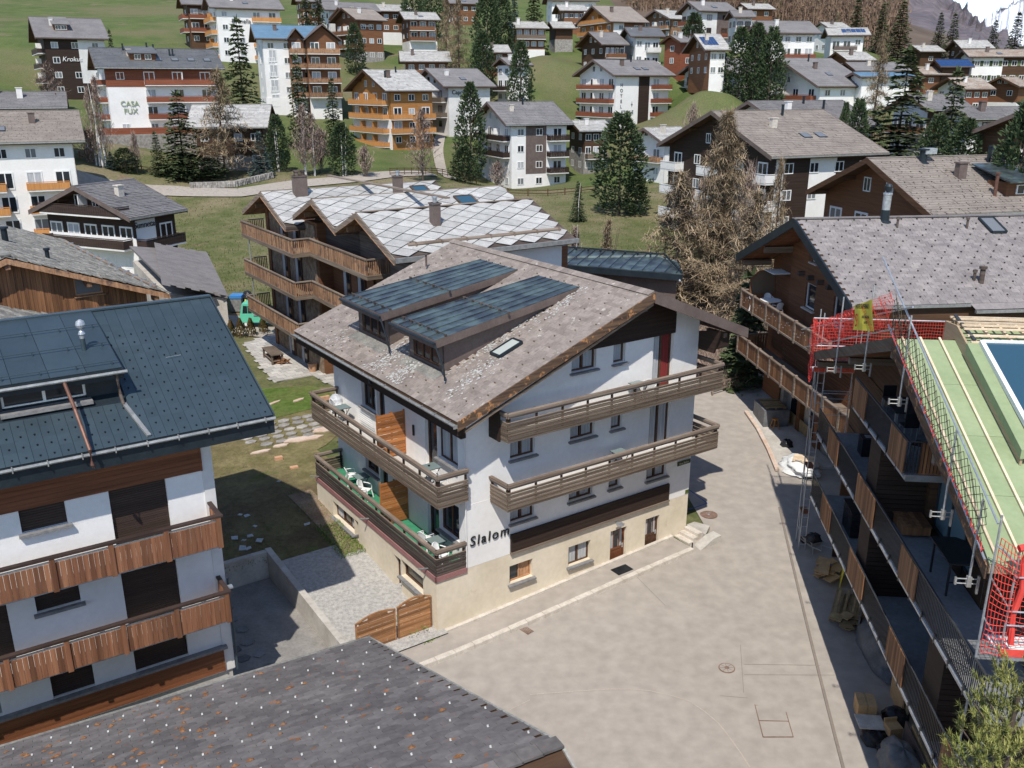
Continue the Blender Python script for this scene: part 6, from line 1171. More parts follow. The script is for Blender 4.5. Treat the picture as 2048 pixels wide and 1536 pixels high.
for n_, (pk_, ya, yb, xf, xe) in enumerate((((-3.8, 13.5), .5, -8.3, .35, 14), ((-11.7, 13.75), -8.3, -15.3, .9, 15), ((-18.3, 13.65), -15.2, -23.0, .9, 12.9))):
    zf = lambda y: pk_[1] - abs(y - pk_[0]) * .40; b = MB()
    for a in (ya, yb): b.poly([(xf, a, zf(a) - .3), (xf, pk_[0], pk_[1] - .3), (xf, pk_[0], pk_[1] - .04), (xf, a, zf(a) - .04)], (xe - xf, 0, 0))
    b.poly([(2.4, ya, zf(ya) - .3), (2.4, pk_[0], pk_[1] - .3), (2.4, yb, zf(yb) - .3), (2.4, yb, 10), (2.4, ya, 10)], (.1, 0, 0)); R_ = b.build('roof', 'weather_d', S)
    # large square slabs set on their corner
    D_ = abs(yb - pk_[0]) * 1.077; ey = Vector((0, 1, .40)).normalized(); ex = Vector((1, 0, 0)); nz = ex.cross(ey); s_ = .95; mt = []; sl = MB(); 
    for i in range(-30, 30):
        for j in range(-30, 30):
            a = (i + j) * s_ * .86; c = (i - j) * s_ * .5
            if not (-.1 < a < xe - xf + .1 and .02 < c + .0 < D_ + .02): continue
            P = [(a, c - s_ * .5), (a + s_ * .86, c), (a, c + s_ * .5), (a - s_ * .86, c)]
            Q = []
            for k in range(4):
                pass
            P = [(min(max(x, 0), xe - xf), min(max(y, 0), D_)) for x, y in P]
            o3 = Vector((xf, yb, zf(yb))); jz = random.uniform(.012, .03)
            pts = [o3 + ex * (x * .995 + .0) + ey * y + nz * (jz + .025 * (1 - (y - (c - s_ * .5)) / s_)) for x, y in P]; ce = sum(pts, Vector()) / 4; pts = [ce + (p - ce) * .955 for p in pts]
            m1 = MB().poly(pts, nz * .02); mt.append(((ce).copy(), m1))
    for ce, m1 in sorted(mt, key=lambda t: -t[0].x * .1)[:300]: m1.build('slab', 'slab_w', R_)
    sr.append(R_)
    rg = MB(); rg.beam((xf, pk_[0], pk_[1] + .03), (xe, pk_[0], pk_[1] + .03), .22, .05); rg.build('ridge_cap', 'rail', R_)
    for a in (ya, yb): rb = MB(); rb.poly([(xf - .04, a, zf(a) - .34), (xf - .04, pk_[0], pk_[1] - .34), (xf - .04, pk_[0], pk_[1]), (xf - .04, a, zf(a))], (.06, 0, 0)); rb.build('rake_board', 'rail', R_)
    far = MB(); far.poly([(xf, ya, zf(ya)), (xf, pk_[0], pk_[1]), (xf, pk_[0], pk_[1] + .03), (xf, ya, zf(ya) + .03)], (xe - xf, 0, 0)); far.build('far_slope', 'roof_slab', R_)
    for y in (pk_[0], pk_[0] + 1.6, pk_[0] - 1.6): MB().box(xf + .1, 2.4, y - .11, y + .11, zf(y) - .62, zf(y) - .32).build('purlin', 'larchlit', R_)
    so2 = []
    for k in range(8): so2 += [beamM((xf + .05 + k * .26, ya, zf(ya) - .33), (xf + .05 + k * .26, pk_[0], pk_[1] - .33), .25, .02), beamM((xf + .05 + k * .26, yb, zf(yb) - .33), (xf + .05 + k * .26, pk_[0], pk_[1] - .33), .25, .02)]
    pieces('soffit_board', 'larchlit', R_, so2)
b = MB(); b.tube([(2.2, -22.0, 12.25), (12.4, -22.0, 12.25)], .12, 8); [b.box(2.6 + k * 1.6, 2.66 + k * 1.6, -22.2, -21.7, 12.05, 12.4) for k in range(7)]; b.build('snow_log', 'rail', sr[2])
b = MB(); b.box(.9, 12.95, -23.2, -23.05, 11.55, 11.8); b.build('gutter', 'gutter', sr[2])
b = MB(); b.poly([(8, .3, 12.2), (8, -11, 14.35), (8, -11, 14.45), (8, .3, 12.3)], (5, 0, 0)) if False else b.beam((8.2, 3.2, 13.65), (7.0, -18, 14.05), .3, .1); b.build('cross_ridge', 'rail', sr[0])
b = MB(); b.poly([(12.3, -22.4, 11.3), (12.3, -15, 11.3), (12.3, -15, 12.2), (12.3, -18.3, 13.3)], (.3, 0, 0)); b.build('end_wall', 'white', S)
b = MB(); b.box(3.0, 12.4, -22.2, -22.05, 3, 11.7); b.build('side_wall', 'white', S)
for x, y, z, w1, w2, h, m_, lab in ((2.9, -4.6, 13.2, .45, .3, 1.35, 'fascia', 1), (9.6, -6.2, 12.8, .28, .28, 1.5, 'fascia', 0), (4.9, -20.2, 12.8, .24, .24, 1.35, 'fascia', 0)):
    b = MB(); b.box(x - w1, x + w1, y - w2, y + w2, z - .6, z + h); b.box(x - w1 - .05, x + w1 + .05, y - w2 - .05, y + w2 + .05, z + h - .08, z + h); o = b.build('chimney', m_, S)
    for k in range(4 if lab else 1): q = MB(); q.lathe((x + (.22 * (1 if k % 2 else -1) if lab else 0), y + (.14 * (1 if k > 1 else -1) if lab else 0), z + h), [(.12, 0), (.12, .22), (.16, .24), (.16, .34)], 10); q.build('pot', 'weather_d' if lab else 'steel', o)
for x, y0, y1, xx in ((4.1, -7.6, -5.9, 5.6), (10.4, -14.2, -12.8, 11.7), (11.4, -5.8, -4.6, 12.6)):
    k_ = (-3.8, 13.5) if y1 > -8.3 else (-11.7, 13.75); zf = lambda y: k_[1] - abs(y - k_[0]) * .40 + .1; c = [Vector((a, y, zf(y))) for a, y in ((x, y0), (xx, y0), (xx, y1), (x, y1))]; b = MB()
    for i in range(4): b.beam(c[i], c[(i + 1) % 4], .14, .14)
    o = b.build('skylight', 'weather_d', S); q = MB(); q.quad(*[p + Vector((0, 0, .04)) for p in c]); q.build('pane', 'deepblue', o)
# patio, bench table, basket, woodpile, hedge cones
P_ = [gp(488, 690, 1.68), gp(560, 668, 1.68), gp(672, 748, 1.68), gp(672, 775, 1.68), gp(625, 752, 1.68), gp(548, 765, 1.68)]
pt = struct(MB().poly([Vector((p.x, p.y, ht(p.x, p.y) + .02)) for p in P_], (0, 0, .06)).build('patio', 'patio')); pa = []
random.seed(6); ctr = sum(P_, Vector()) / 6
def inpoly(x, y, P):
    c = False; j = len(P) - 1
    for i in range(len(P)):
        if (P[i].y > y) != (P[j].y > y) and x < (P[j].x - P[i].x) * (y - P[i].y) / (P[j].y - P[i].y) + P[i].x: c = not c
        j = i
    return c
for i in range(-14, 15):
    for j in range(-14, 15):
        p = ctr + azd(56) * (i * .62 + (.3 if j % 2 else 0)) + azd(-34) * (j * .55)
        if inpoly(p.x, p.y, P_): pa.append(Matrix.Translation((p.x, p.y, ht(p.x, p.y) + .09)) @ Matrix.Rotation(radians(34) + random.uniform(-.03, .03), 4, 'Z') @ Matrix.Diagonal((.6, .53, .03, 1)))
pieces('slab', 'patio', pt, pa)
p = gp(547, 722, 1.75); t = thing('garden_table', 'rough timber table with shelf standing on the stone patio', 'table', (p.x, p.y, ht(p.x, p.y) + .1), radians(-60))
b = MB(); b.box(-1.2, 1.2, -.45, .45, .68, .74); b.build('table_top', 'weather', t); b = MB(); b.box(-1.1, 1.1, -.36, .36, .22, .27); b.build('shelf', 'weather', t); pieces('leg', 'weather', t, [boxM(x - .06, x + .06, y - .06, y + .06, 0, .68) for x in (-1.05, 1.05) for y in (-.36, .36)])
p = gp(626, 745, 1.7); t = thing('planter', 'terracotta pot on the patio against the stone wall', 'pot', (p.x, p.y, ht(p.x, p.y) + .1)); b = MB(); b.lathe((0, 0, 0), [(.24, 0), (.3, .5), (.33, .5), (.33, .58), (.27, .58), (.26, .5)], 18); b.build('pot', 'terracotta', t)
p = gp(566, 728, 1.75); random.seed(9); b = MB()
t = thing('firewood', 'small heap of split firewood beside the timber table', 'firewood', (p.x, p.y, ht(p.x, p.y) + .1)); pieces('log', 'larch', t, [Matrix.Translation((random.uniform(-.4, .4), random.uniform(-.3, .3), .08 + random.uniform(0, .25))) @ Matrix.Rotation(random.uniform(0, 6), 4, 'Z') @ Matrix.Rotation(random.uniform(-.9, .4), 4, 'Y') @ Matrix.Diagonal((.6, .09, .08, 1)) for k in range(16)])
# ------------------------------------------------------------------ THE STONE SLAB CHALET AT THE LEFT
TT = thing('chalet', 'timber chalet with a rough lichened stone slab roof at the left edge', 'house', (-21.6, 56.1, 0), radians(38.5))
# x towards the right (az 51.5), y away along the ridge
kt_ = .37; tz, te = 11.25, 8.0; W2 = 8.75
b = MB(); b.wall((-2 * W2 + 1.2, .7, 0), (1, 0, 0), 2 * W2 - 2.4, [(-kt_, 1, te + .1), (kt_, 1, te + .1 + kt_ * (2 * W2 - 2.4))], [(11.0, 12.6, 8.4, 9.5)], .15, (0, 1, 0), -1, 12); b.box(-1.3, -1.2, .7, 25, -1, te + .2); TW_ = b.build('wall', 'larch', TT)
window(TT, (-2 * W2 + 1.2 + 11.0, .7, 8.4), (1, 0, 0), (0, 1, 0), 1.6, 1.1, 'frame_o', 'window_l', 1, .1, 'larchlit', .15)
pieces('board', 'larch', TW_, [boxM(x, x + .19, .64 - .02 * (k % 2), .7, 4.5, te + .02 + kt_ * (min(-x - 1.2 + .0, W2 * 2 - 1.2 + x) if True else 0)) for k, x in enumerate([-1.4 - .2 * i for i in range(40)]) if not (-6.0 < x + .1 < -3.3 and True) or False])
pieces('board', 'larch', TW_, [boxM(-3.3 - .2 * i - .19, -3.3 - .2 * i, .62, .69, 4.5, 8.3) for i in range(14)])
b = MB(); b.poly([(0, 0, te - .35), (-W2, 0, tz - .35), (-W2, 0, tz - .08), (0, 0, te - .08)], (0, 26, 0)); b.poly([(-2 * W2, 0, te - .35), (-W2, 0, tz - .35), (-W2, 0, tz - .08), (-2 * W2, 0, te - .08)], (0, 26, 0)); TR = b.build('roof', 'larchlit', TT)
tiled(TR, 'stone_slab', 'slab_g', (0, -.05, te), (0, 1, 0), (-1, 0, kt_), 26, W2 * 1.066, .62, .34, lift=.05, tilt=.07, jit=.05, thick=.055, ragged=.25, over=1.5, limit=300)
b = MB(); b.poly([(-2 * W2, 0, te), (-W2, 0, tz), (-W2, 0, tz + .05), (-2 * W2, 0, te + .05)], (0, 26, 0)); b.build('far_slope', 'slab_g', TR)
b = MB(); b.poly([(0, -.05, te - .38), (-W2, -.05, tz - .38), (-W2, -.05, tz - .06), (0, -.05, te - .06)], (0, -.07, 0)); b.poly([(-2 * W2, -.05, te - .38), (-W2, -.05, tz - .38), (-W2, -.05, tz - .06), (-2 * W2, -.05, te - .06)], (0, -.07, 0)); b.build('rake_board', 'larchlit', TR)
for x in (-.8, -4.6, -W2): MB().box(x - .14, x + .14, -.02, .7, te - .7 + kt_ * -x, te - .4 + kt_ * -x).build('purlin', 'larchlit', TR)
b = MB(); b.tube([(-.75, .1, te + .45), (-.75, 7.5, te + .45)], .09, 8); b.tube([(-.75, 9.5, te + .45), (-.75, 22, te + .45)], .09, 8); b.build('snow_log', 'rail', TR); b = MB()
for k in range(12): b.box(-.95, -.55, .6 + k * 1.8, .66 + k * 1.8, te + .15, te + .6)
b.build('log_bracket', 'steel', TR)['kind'] = 'stuff'
pieces('ridge_slab', 'slab_g', TR, [beamM((-W2 + .02, k * .8, tz + .1), (-W2 + .02, k * .8 + .78, tz + .12), .55, .07) for k in range(32)])
pipe(TR, -5.7, 4.6, te + .37 * 5.7, .6, .13, 'metal_dark'); pipe(TR, -6.9, 10.5, te + .37 * 6.9, .9, .2, 'metal_dark')
# a lower roof in front of it
T3 = thing('chalet', 'lower slab roofed timber chalet squeezed behind the blue metal ridge at the left edge', 'house', (-20.2, 46.2, 0), radians(38.5))
b = MB(); b.poly([(0, 0, 6.9), (-9, 0, 10.0), (-9, 0, 10.2), (0, 0, 7.1)], (0, 8, 0)); b.poly([(-18, 0, 6.9), (-9, 0, 10.0), (-9, 0, 10.2), (-18, 0, 7.1)], (0, 8, 0)); R_ = b.build('roof', 'larchlit', T3)
tiled(R_, 'stone_slab', 'slab_g', (0, 0, 7.1), (0, 1, 0), (-1, 0, .344), 8, 9.5, .62, .36, lift=.04, tilt=.07, jit=.05, thick=.055, ragged=.25, over=1.5)
b = MB(); b.poly([(-1, .8, 6.9), (-9, .8, 9.6), (-17, .8, 6.9), (-17, .8, -1), (-1, .8, -1)], (0, 6, 0)); b.build('wall', 'larch', T3)
# ------------------------------------------------------------------ grey roofed garage, truck, hut behind the white house
Gz = 4.75; q = [gp(455, 592, Gz), gp(412, 503, Gz), gp(262, 517, Gz), gp(330, 588, Gz)]
GG = thing('garage', 'low concrete garage under a plain grey roof left of the green truck', 'garage', tuple(Vector((q[0].x, q[0].y, 0)))); o0 = Vector((q[0].x, q[0].y, 0)); q = [p - o0 for p in q]
R_ = MB().poly([q[0], q[1], q[2] + Vector((0, 0, 1.2)), q[3] + Vector((0, 0, 1.2))], (0, 0, -.2)).build('roof', 'roof_g', GG)
ex, ey = (q[1] - q[0]), (q[3] + Vector((0, 0, 1.2)) - q[0]); tiled(R_, 'roof_panel', 'roof_g', q[0], ex, ey - ex * (ey.dot(ex) / ex.length_squared), ex.length * .98, ey.length * .9, 1.1, .5, thick=.02, lift=.02)
q2_ = [Vector((p.x * .97 - .2, p.y * .97 + .3, 0)) for p in q]; MB().poly([Vector((p.x, p.y, -1)) for p in q2_], (0, 0, Gz + .8)).build('wall', 'concrete', GG)
b = MB()
for k in range(4): b.beam(q2_[0] + Vector((.02, -.02, 2.0 + k * .7)), q2_[1] + Vector((.02, -.02, 2.0 + k * .7)), .04, .03)
b.build('shutter_bar', 'steel', GG)['kind'] = 'stuff'
tp = gp(520, 652, 1.85); V = thing('utility_truck', 'small mint green utility truck parked between the garage and the stone house', 'truck', (tp.x, tp.y, ht(tp.x, tp.y) + .1), radians(2))
b = MB(); b.poly([(-1.35, -.75, .45), (2.4, -.75, .45), (2.4, -.75, .95), (-.2, -.75, 1.1), (-.35, -.75, 1.15), (-1.3, -.75, 1.1), (-1.42, -.75, .9)], (0, 1.5, 0)); b.build('body', 'truckgreen', V)
b = MB(); b.poly([(-1.32, -.72, 1.1), (-.3, -.72, 1.1), (-.32, -.72, 1.95), (-1.12, -.72, 1.98)], (0, 1.44, 0)); c_ = b.build('cab', 'truckgreen', V)
b = MB(); b.poly([(-1.12, -.735, 1.2), (-.72, -.735, 1.2), (-.72, -.735, 1.8), (-1.03, -.735, 1.82)], (0, .01, 0)); b.poly([(-.68, -.735, 1.2), (-.38, -.735, 1.2), (-.38, -.735, 1.8), (-.68, -.735, 1.8)], (0, .01, 0)); b.build('side_window', 'window', c_)
b = MB(); b.quad((-1.335, -.62, 1.15), (-1.335, .62, 1.15), (-1.15, .62, 1.9), (-1.15, -.62, 1.9)); b.build('windscreen', 'window', c_)
for x in (-.85, 1.6):
    for y in (-.72, .58):
        b = MB(); n = 16; b.add([(x + .33 * cos(2 * pi * k / n), y + s * .16, .33 + .33 * sin(2 * pi * k / n)) for s in (0, 1) for k in range(n)], [tuple(range(n)), tuple(range(n, 2 * n))[::-1]] + [(k, k + n, (k + 1) % n + n, (k + 1) % n) for k in range(n)]); w_ = b.build('wheel', 'tyre', V)
        b = MB(); b.add([(x + .19 * cos(2 * pi * k / n), y - .012 + s * .18, .33 + .19 * sin(2 * pi * k / n)) for s in (0, 1) for k in range(n)], [tuple(range(n)), tuple(range(n, 2 * n))]); b.build('rim', 'frame_w', w_)
b = MB(); b.box(-.25, 2.4, -.8, .8, 1.0, 1.12); b.build('load_bed', 'steel', V); b = MB(); b.lathe((-1.05, .3, 1.98), [(.07, 0), (.07, .1), (.03, .12)], 8); b.build('beacon', 'yellow', V)
p = gp(478, 618, 2); t = thing('waste_bin', 'blue lidded grey waste container behind the green truck', 'bin', (p.x, p.y, ht(p.x, p.y) + .1)); MB().box(-.55, .4, -.5, .5, 0, 1.15).build('body', 'gutter', t); MB().box(-.6, .45, -.55, .55, 1.15, 1.4).build('lid', 'blue', t)
p = gp(497, 615, 2); b = MB(); b.lathe((0, 0, 0), [(.5, 0), (.62, .5), (.5, 1.1), (.3, 1.5), (.12, 1.6)], 12); o = tag(b.build('covered_load', 'blackbag'), 'dark covered load standing behind the green truck', 'load'); o.location = (p.x, p.y, ht(p.x, p.y) + .1)
for i, (a, c_) in enumerate(((463, 672), (482, 674), (503, 672), (528, 668))):
    p = gp(a, c_, 1.8); s = (1.0, 1.15, 1.1, 1.1)[i]; random.seed(i); b = MB(); t = thing('thuja', 'small clipped conifer cone, number %s of the row from the left beside the truck' % ('one', 'two', 'three', 'four')[i] if False else ('bronze green clipped conifer cone at the left end of the row by the truck', 'tallest clipped conifer cone, second from the left in the row by the truck', 'rust tipped conifer cone, third from the left in the row by the truck', 'dark conifer cone at the right end of the row, next to the stone house')[i], 'shrub', (p.x, p.y, ht(p.x, p.y)), 0, 'clipped conifer cones by the truck')
    for k in range(420):
        z = random.random() ** .8 * 1.25 * s; r = .42 * s * (1 - (z / (1.35 * s)) ** 1.6) * random.uniform(.75, 1.05); a_ = random.uniform(0, 6.28); c0 = Vector((r * cos(a_), r * sin(a_), z + .06)); u = Vector((cos(a_), sin(a_), 0)); w_ = Vector((-sin(a_), cos(a_), 0)) * random.uniform(.04, .07); b.add([c0 - w_, c0 + w_, c0 + u * .04 + Vector((0, 0, .14))], [(0, 1, 2)])
    b.build('foliage', 'thuja', t); MB().tube([(0, 0, 0), (0, 0, .9 * s)], .03, 5).build('stem', 'bark', t)
HT = thing('flat_block', 'brown panelled block with a dark metal roof just behind the white house', 'building', (10.9, 57.4, 0), radians(-24.5 + 180 - 90 + 90))
# x runs along the eaves to the left, y away from the camera side
b = MB(); b.poly([(.5, -.6, 0), (13, -.6, 0), (13, -3.5, 0), (1.7, -3.5, 0)], (0, 0, 8.6)); b.build('wall', 'fascia', HT)
b = MB(); b.poly([(0, 0, 8.85), (14, 0, 8.85), (12.4, -3.6, 9.3), (2.6, -3.6, 9.3), (1.25, -3.6, 8.95)], (0, 0, .1)); R_ = b.build('roof', 'patina', HT)
b = MB()
for k in range(18): x = .4 + k * .75; y = -3.6 * min(1, min(x, 14 - x) / 2.2); b.beam((x, 0, 8.99), (x, y, 8.99 - y * .125), .04, .04)
b.beam((0, 0, 9.02), (2.2, -3.6, 9.47), .08, .08); b.beam((2.2, -3.6, 9.47), (12.4, -3.6, 9.47), .1, .1)
for k in range(11): b.box(.1 + k * .2, .2 + k * .2, -.35 - k * .32, -.2 - k * .32, 9.05 + k * .04, 9.17 + k * .04); b.box(3 + k * .9, 3.1 + k * .9, -3.3, -3.1, 9.4, 9.52)
b.build('standing_seam', 'metal_dark', R_)['kind'] = 'stuff'
b = MB(); b.box(-.05, 14, -.02, .08, 8.5, 8.9); b.beam((0, 0, 8.7), (1.25, -3.6, 8.8), .1, .4); b.build('eaves_fascia', 'metal_dark', R_); b = MB(); b.tube([(.1, .1, 8.55), (.7, -1.3, 8.1), (.9, -1.5, 6.2)], .07, 7); b.build('downpipe', 'steel', HT)
p = gp(1070, 500, 10.4) ; ch = thing('chimney_stack', 'square beige rendered chimney with a stone cap behind the white house ridge', 'chimney', (p.x - 0, p.y, 0)); MB().box(-.42, .42, -.38, .38, 7, 10.75).build('shaft', 'cream', ch); MB().box(-.52, .52, -.48, .48, 10.75, 10.87).build('cap', 'kerb', ch); MB().tube([(0, 0, 10.8), (0, 0, 11.5)], .1, 8).build('flue', 'steel', ch); MB().tube([(-.62, 0, 8), (-.62, 0, 10.9)], .08, 8).build('flue', 'weather_d', ch)
# ------------------------------------------------------------------ the village: every house with its own walls, roof, windows, balconies
WB = MB(); 
for x0, x1, z0, z1 in ((-.5, .5, -.5, -.42), (-.5, .5, .42, .5), (-.5, -.42, -.42, .42), (.42, .5, -.42, .42), (-.035, .035, -.42, .42)): WB.box(x0, x1, -.04, .03, z0, z1)
WP = MB(); WP.add([(-.46, 0, -.46), (.46, 0, -.46), (.46, 0, .46), (-.46, 0, .46)], [(0, 1, 2, 3)])
PANES = ['window', 'window', 'curtain', 'window', 'window_l']
def put_window(par, O, X, w, h, frame='frame_w', n=0, shut=False):
    """window standing on a wall face at O (centre), X along the wall"""
    X = Vector(X).normalized(); N = Vector((X.y, -X.x, 0)); Mx = Matrix.Translation(Vector(O)) @ Matrix((X, -N, Vector((0, 0, 1)))).transposed().to_4x4() @ Matrix.Diagonal((w, 1, h, 1))
    f = bpy.data.objects.new('window', base_mesh('window', 'wf', frame, WB)); C.objects.link(f); f.parent = par; f.matrix_basis = Mx
    p = bpy.data.objects.new('pane', base_mesh('pane', 'wp', PANES[n % 5], WP)); C.objects.link(p); p.parent = f
    if shut:
        for s in (-1, 1): q = bpy.data.objects.new('shutter', base_mesh('shutter', 'box', 'spruce')); C.objects.link(q); q.parent = f; q.matrix_basis = Matrix.Translation((s * .75, -.03, 0)) @ Matrix.Diagonal((.42, .05, 1, 1))
def facade(par, O, X, N, L_, h, nf, win, bal, span, bmat, frame, near, seed, zb0=0, ww=1.25, shut=False, skip=None):
    """O = left foot corner, X along, N outward; nf floors over height h"""
    random.seed(seed); O, X, N = Vector(O), Vector(X), Vector(N); fh = h / nf
    if win:
        for f in range(nf):
            for i in range(win):
                t = (i + .5) / win; door = bal and f in bal and span and any(a <= t <= c for a, c in span)
                if skip and skip(t, f): continue
                hh, wd = (2.0, 1.7) if door else (1.15, ww)
                wd = min(wd, L_ / win * .72)
                z = f * fh + (hh / 2 + .15 if door else fh * .55)
                put_window(par, O + X * (L_ * t) + N * .035 + Vector((0, 0, z + zb0)), X if N.dot(Vector((X.y, -X.x, 0))) > 0 else -X, wd, hh, frame, random.randint(0, 9), shut)
    for f in bal or []:
        for a, c in span:
            z = f * fh + zb0 + (.05 if f else .1); P, Q = O + X * (L_ * a), O + X * (L_ * c); d = 1.25
            b = MB(); b.add([P, Q, Q + N * d, P + N * d, P - Vector((0, 0, .16)), Q - Vector((0, 0, .16)), Q + N * d - Vector((0, 0, .16)), P + N * d - Vector((0, 0, .16))], [(0, 1, 2, 3), (4, 7, 6, 5), (3, 2, 6, 7), (0, 3, 7, 4), (1, 5, 6, 2)])
            B_ = b.build('balcony', 'white2', par); zc = Vector((0, 0, z)); B_.location = zc
            A1, A2 = P + N * d, Q + N * d; up = Vector((0, 0, 1))
            if bmat == 'frame_g':
                r = MB(); r.beam(A1 + up * .98, A2 + up * .98, .05, .05); r.beam(A1 + up * .5, A2 + up * .5, .03, .04); n = int((A2 - A1).length / .4)
                for k in range(n + 1): p = A1.lerp(A2, k / n); r.beam(p, p + up, .03, .03)
                r.build('railing', bmat, B_)
            elif near:
                n = max(6, int((A2 - A1).length / .3)); pieces('railing_board', bmat, B_, [beamM(A1.lerp(A2, (k + .04) / n) + up * .45, A1.lerp(A2, (k + .95) / n) + up * .45, .04, .85) for k in range(n)]); r = MB(); r.beam(A1 + up * .95, A2 + up * .95, .12, .07); r.beam(P + up * .95, A1 + up * .95, .1, .07); r.beam(P + up * .45, A1 + up * .45, .04, .8); r.beam(Q + up * .45, A2 + up * .45, .04, .8); r.build('handrail', bmat, B_)
            else:
                r = MB(); r.beam(A1 + up * .42, A2 + up * .42, .06, .8); r.beam(A1 + up * .93, A2 + up * .93, .1, .08); r.beam(P + up * .42, A1 + up * .42, .05, .8); r.beam(Q + up * .42, A2 + up * .42, .05, .8); r.build('railing', bmat, B_)
            n = max(1, int((A2 - A1).length / 4.5))
            for k in range(1, n):
                if random.random() < .6: p = P.lerp(Q, k / n); MB().beam(p + N * .05 + up * 1.0, p + N * 1.1 + up * 1.0, .08, 1.9).build('privacy_wall', 'white' if bmat != 'honeybalc' else 'honeywood', B_)
def build_house(ix, row):
    label, (px_, py_), D, sx, az_, Ln, Wd, h, k, o = row
    n0 = dp(px_, py_, D); zg = n0.z - h; T_ = thing('chalet' if o.get('w') in ('midwood', 'darkwood', 'redwood', 'honeywood', 'larchlit') else 'house', label, 'house', (n0.x, n0.y, zg), radians(90 - az_)); g = T_
    oe, og = .9, (1.4 if Wd > 9 else .9); X = Vector((sx, 0, 0)); Yv = Vector((0, 1, 0)); th = .32
    w = o.get('w', 'white'); gm = o.get('g', w); near = o.get('near'); nf = max(1, round(h / 2.75)); hw = h - .1
    x0, x1, y0, y1 = og, Ln - og * .7, oe, Wd - oe; xr_ = lambda x: sx * x
    # walls
    b = MB(); b.box(xr_(x0 + .02), xr_(x1), y0, y1, -3, hw + .1); b.build('wall', w, g)
    zr_ = h + k * Wd / 2; zt = lambda y: h - th + k * min(y, Wd - y)
    tg = o.get('topg') or (o['top'][0] if isinstance(o.get('top'), tuple) else gm); gb = MB()
    gb.poly([(xr_(x0 - .0), y0, -3), (xr_(x0), y1, -3), (xr_(x0), y1, hw), (xr_(x0), y0, hw)], (sx * .1, 0, 0)); gw = gb.build('gable_wall', gm, g)
    gb = MB(); gb.poly([(xr_(x0 - .03), y0, hw), (xr_(x0 - .03), y1, hw), (xr_(x0 - .03), y1, zt(y1)), (xr_(x0 - .03), Wd / 2, zr_ - th), (xr_(x0 - .03), y0, zt(y0))], (sx * .15, 0, 0)); gb.build('gable_top', tg, g)
    gb = MB(); gb.poly([(xr_(x1 - .1), y0, hw), (xr_(x1 - .1), y1, hw), (xr_(x1 - .1), y1, zt(y1)), (xr_(x1 - .1), Wd / 2, zr_ - th), (xr_(x1 - .1), y0, zt(y0))], (sx * .1, 0, 0)); gb.build('gable_top', tg, g)
    EO = (xr_(x0), y0, 0); Lw = x1 - x0; NE = Vector((0, -1, 0)); NG = Vector((-sx, 0, 0)); Wg = y1 - y0
    if o.get('base'): m_, bh = o['base']; b = MB(); b.box(xr_(x0 - .06), xr_(x1 + .06), y0 - .06, y1, -3, bh); b.build('base_wall', m_, g)
    if isinstance(o.get('top'), tuple): m_, bh = o['top']; b = MB(); b.box(xr_(x0 - .02), xr_(x1 + .03), y0 - .04, y0 + .3, hw - bh, hw); b.build('cladding', m_, g)
    for zn in ([o['zone']] if 'zone' in o else []) + o.get('zones', []):
        zb_ = zn[3] if len(zn) > 3 else (2.7 if h > 7 else 0)
        b = MB(); b.box(xr_(x0 + Lw * zn[0]), xr_(x0 + Lw * zn[1]), y0 - .035, y0 + .2, zb_, hw); cz = b.build('cladding', zn[2], g)
    if o.get('gbase'): m_, bh = o['gbase']; b = MB(); b.box(xr_(x0 - .05), xr_(x0 + .2), y0 - .01, y1, -3, bh); b.build('base_wall', m_, g)
    fr_ = 'frame_w' if w not in ('white2',) else 'frame_b'
    sp = [o['es']] if o.get('es') else [(.05, .98)]
    if o.get('eb2'): sp.append(o['eb2'])
    tx = o.get('txt'); zone_skip = None
    if tx: ztx = tx[2] * hw; zone_skip = lambda t, f: abs(t - tx[1]) < .13 and abs((f + .5) * hw / nf - ztx) < 2.2
    hot = o.get('hotel')
    facade(g, EO, X, NE, Lw, hw, nf, o.get('ne', 3), o.get('eb'), sp, o.get('bm', 'midwood'), fr_, near, ix, shut=o.get('shut', False), skip=(lambda t, f: t < .45) if hot else zone_skip)
    facade(g, (xr_(x0), y0, 0), Yv, NG, Wg, hw, nf, o.get('ng', 2), o.get('gb'), o.get('gs', [(.04, .96)]), o.get('bm', 'midwood'), fr_, near, ix + 50)
    if o.get('ng', 2) > 1 and Wd > 9: facade(g, (xr_(x0 - .03), y0 + Wg * .3, 0), Yv, NG, Wg * .4, 2.7, 1, 2, None, None, None, fr_, 0, ix + 90, zb0=hw - .2, ww=.9)
    # roof
    rm = o.get('roof', 'roof_far'); b = MB(); TH = .1
    for ya in (0, Wd): b.poly([(0, ya, h - th), (0, Wd / 2, zr_ - th), (0, Wd / 2, zr_ - .02), (0, ya, h - .02)], (sx * Ln, 0, 0))
    R_ = b.build('roof', 'darkwood', g); b = MB(); nrow = 10 if rm in ('roof_slab', 'roof_rust') else 7
    if near or rm in ('roof_slab', 'roof_rust') or D < 175:
        random.seed(ix)
        for ya, s in ((0, 1),):
            nr = 26 if D < 130 else 14
            for i in range(nr):
                a0, a1 = (Wd / 2) * i / nr, (Wd / 2) * (i + 1.12) / nr; a1 = min(a1, Wd / 2); st = [0] + sorted(random.uniform(0, Ln) for _ in range(int(Ln / (1.4 if D > 120 else .9)))) + [Ln]
                for q, r in zip(st, st[1:]):
                    jz = random.uniform(.0, .03); b.add([(sx * q, a0 - .04, h + k * a0 + .05 + jz), (sx * (r - .03), a0 - .04, h + k * a0 + .05 + jz), (sx * (r - .03), a1, h + k * a1 + jz), (sx * q, a1, h + k * a1 + jz), (sx * q, a0 - .04, h + k * a0 - .02), (sx * (r - .03), a0 - .04, h + k * a0 - .02)], [(0, 1, 2, 3), (4, 5, 1, 0)])
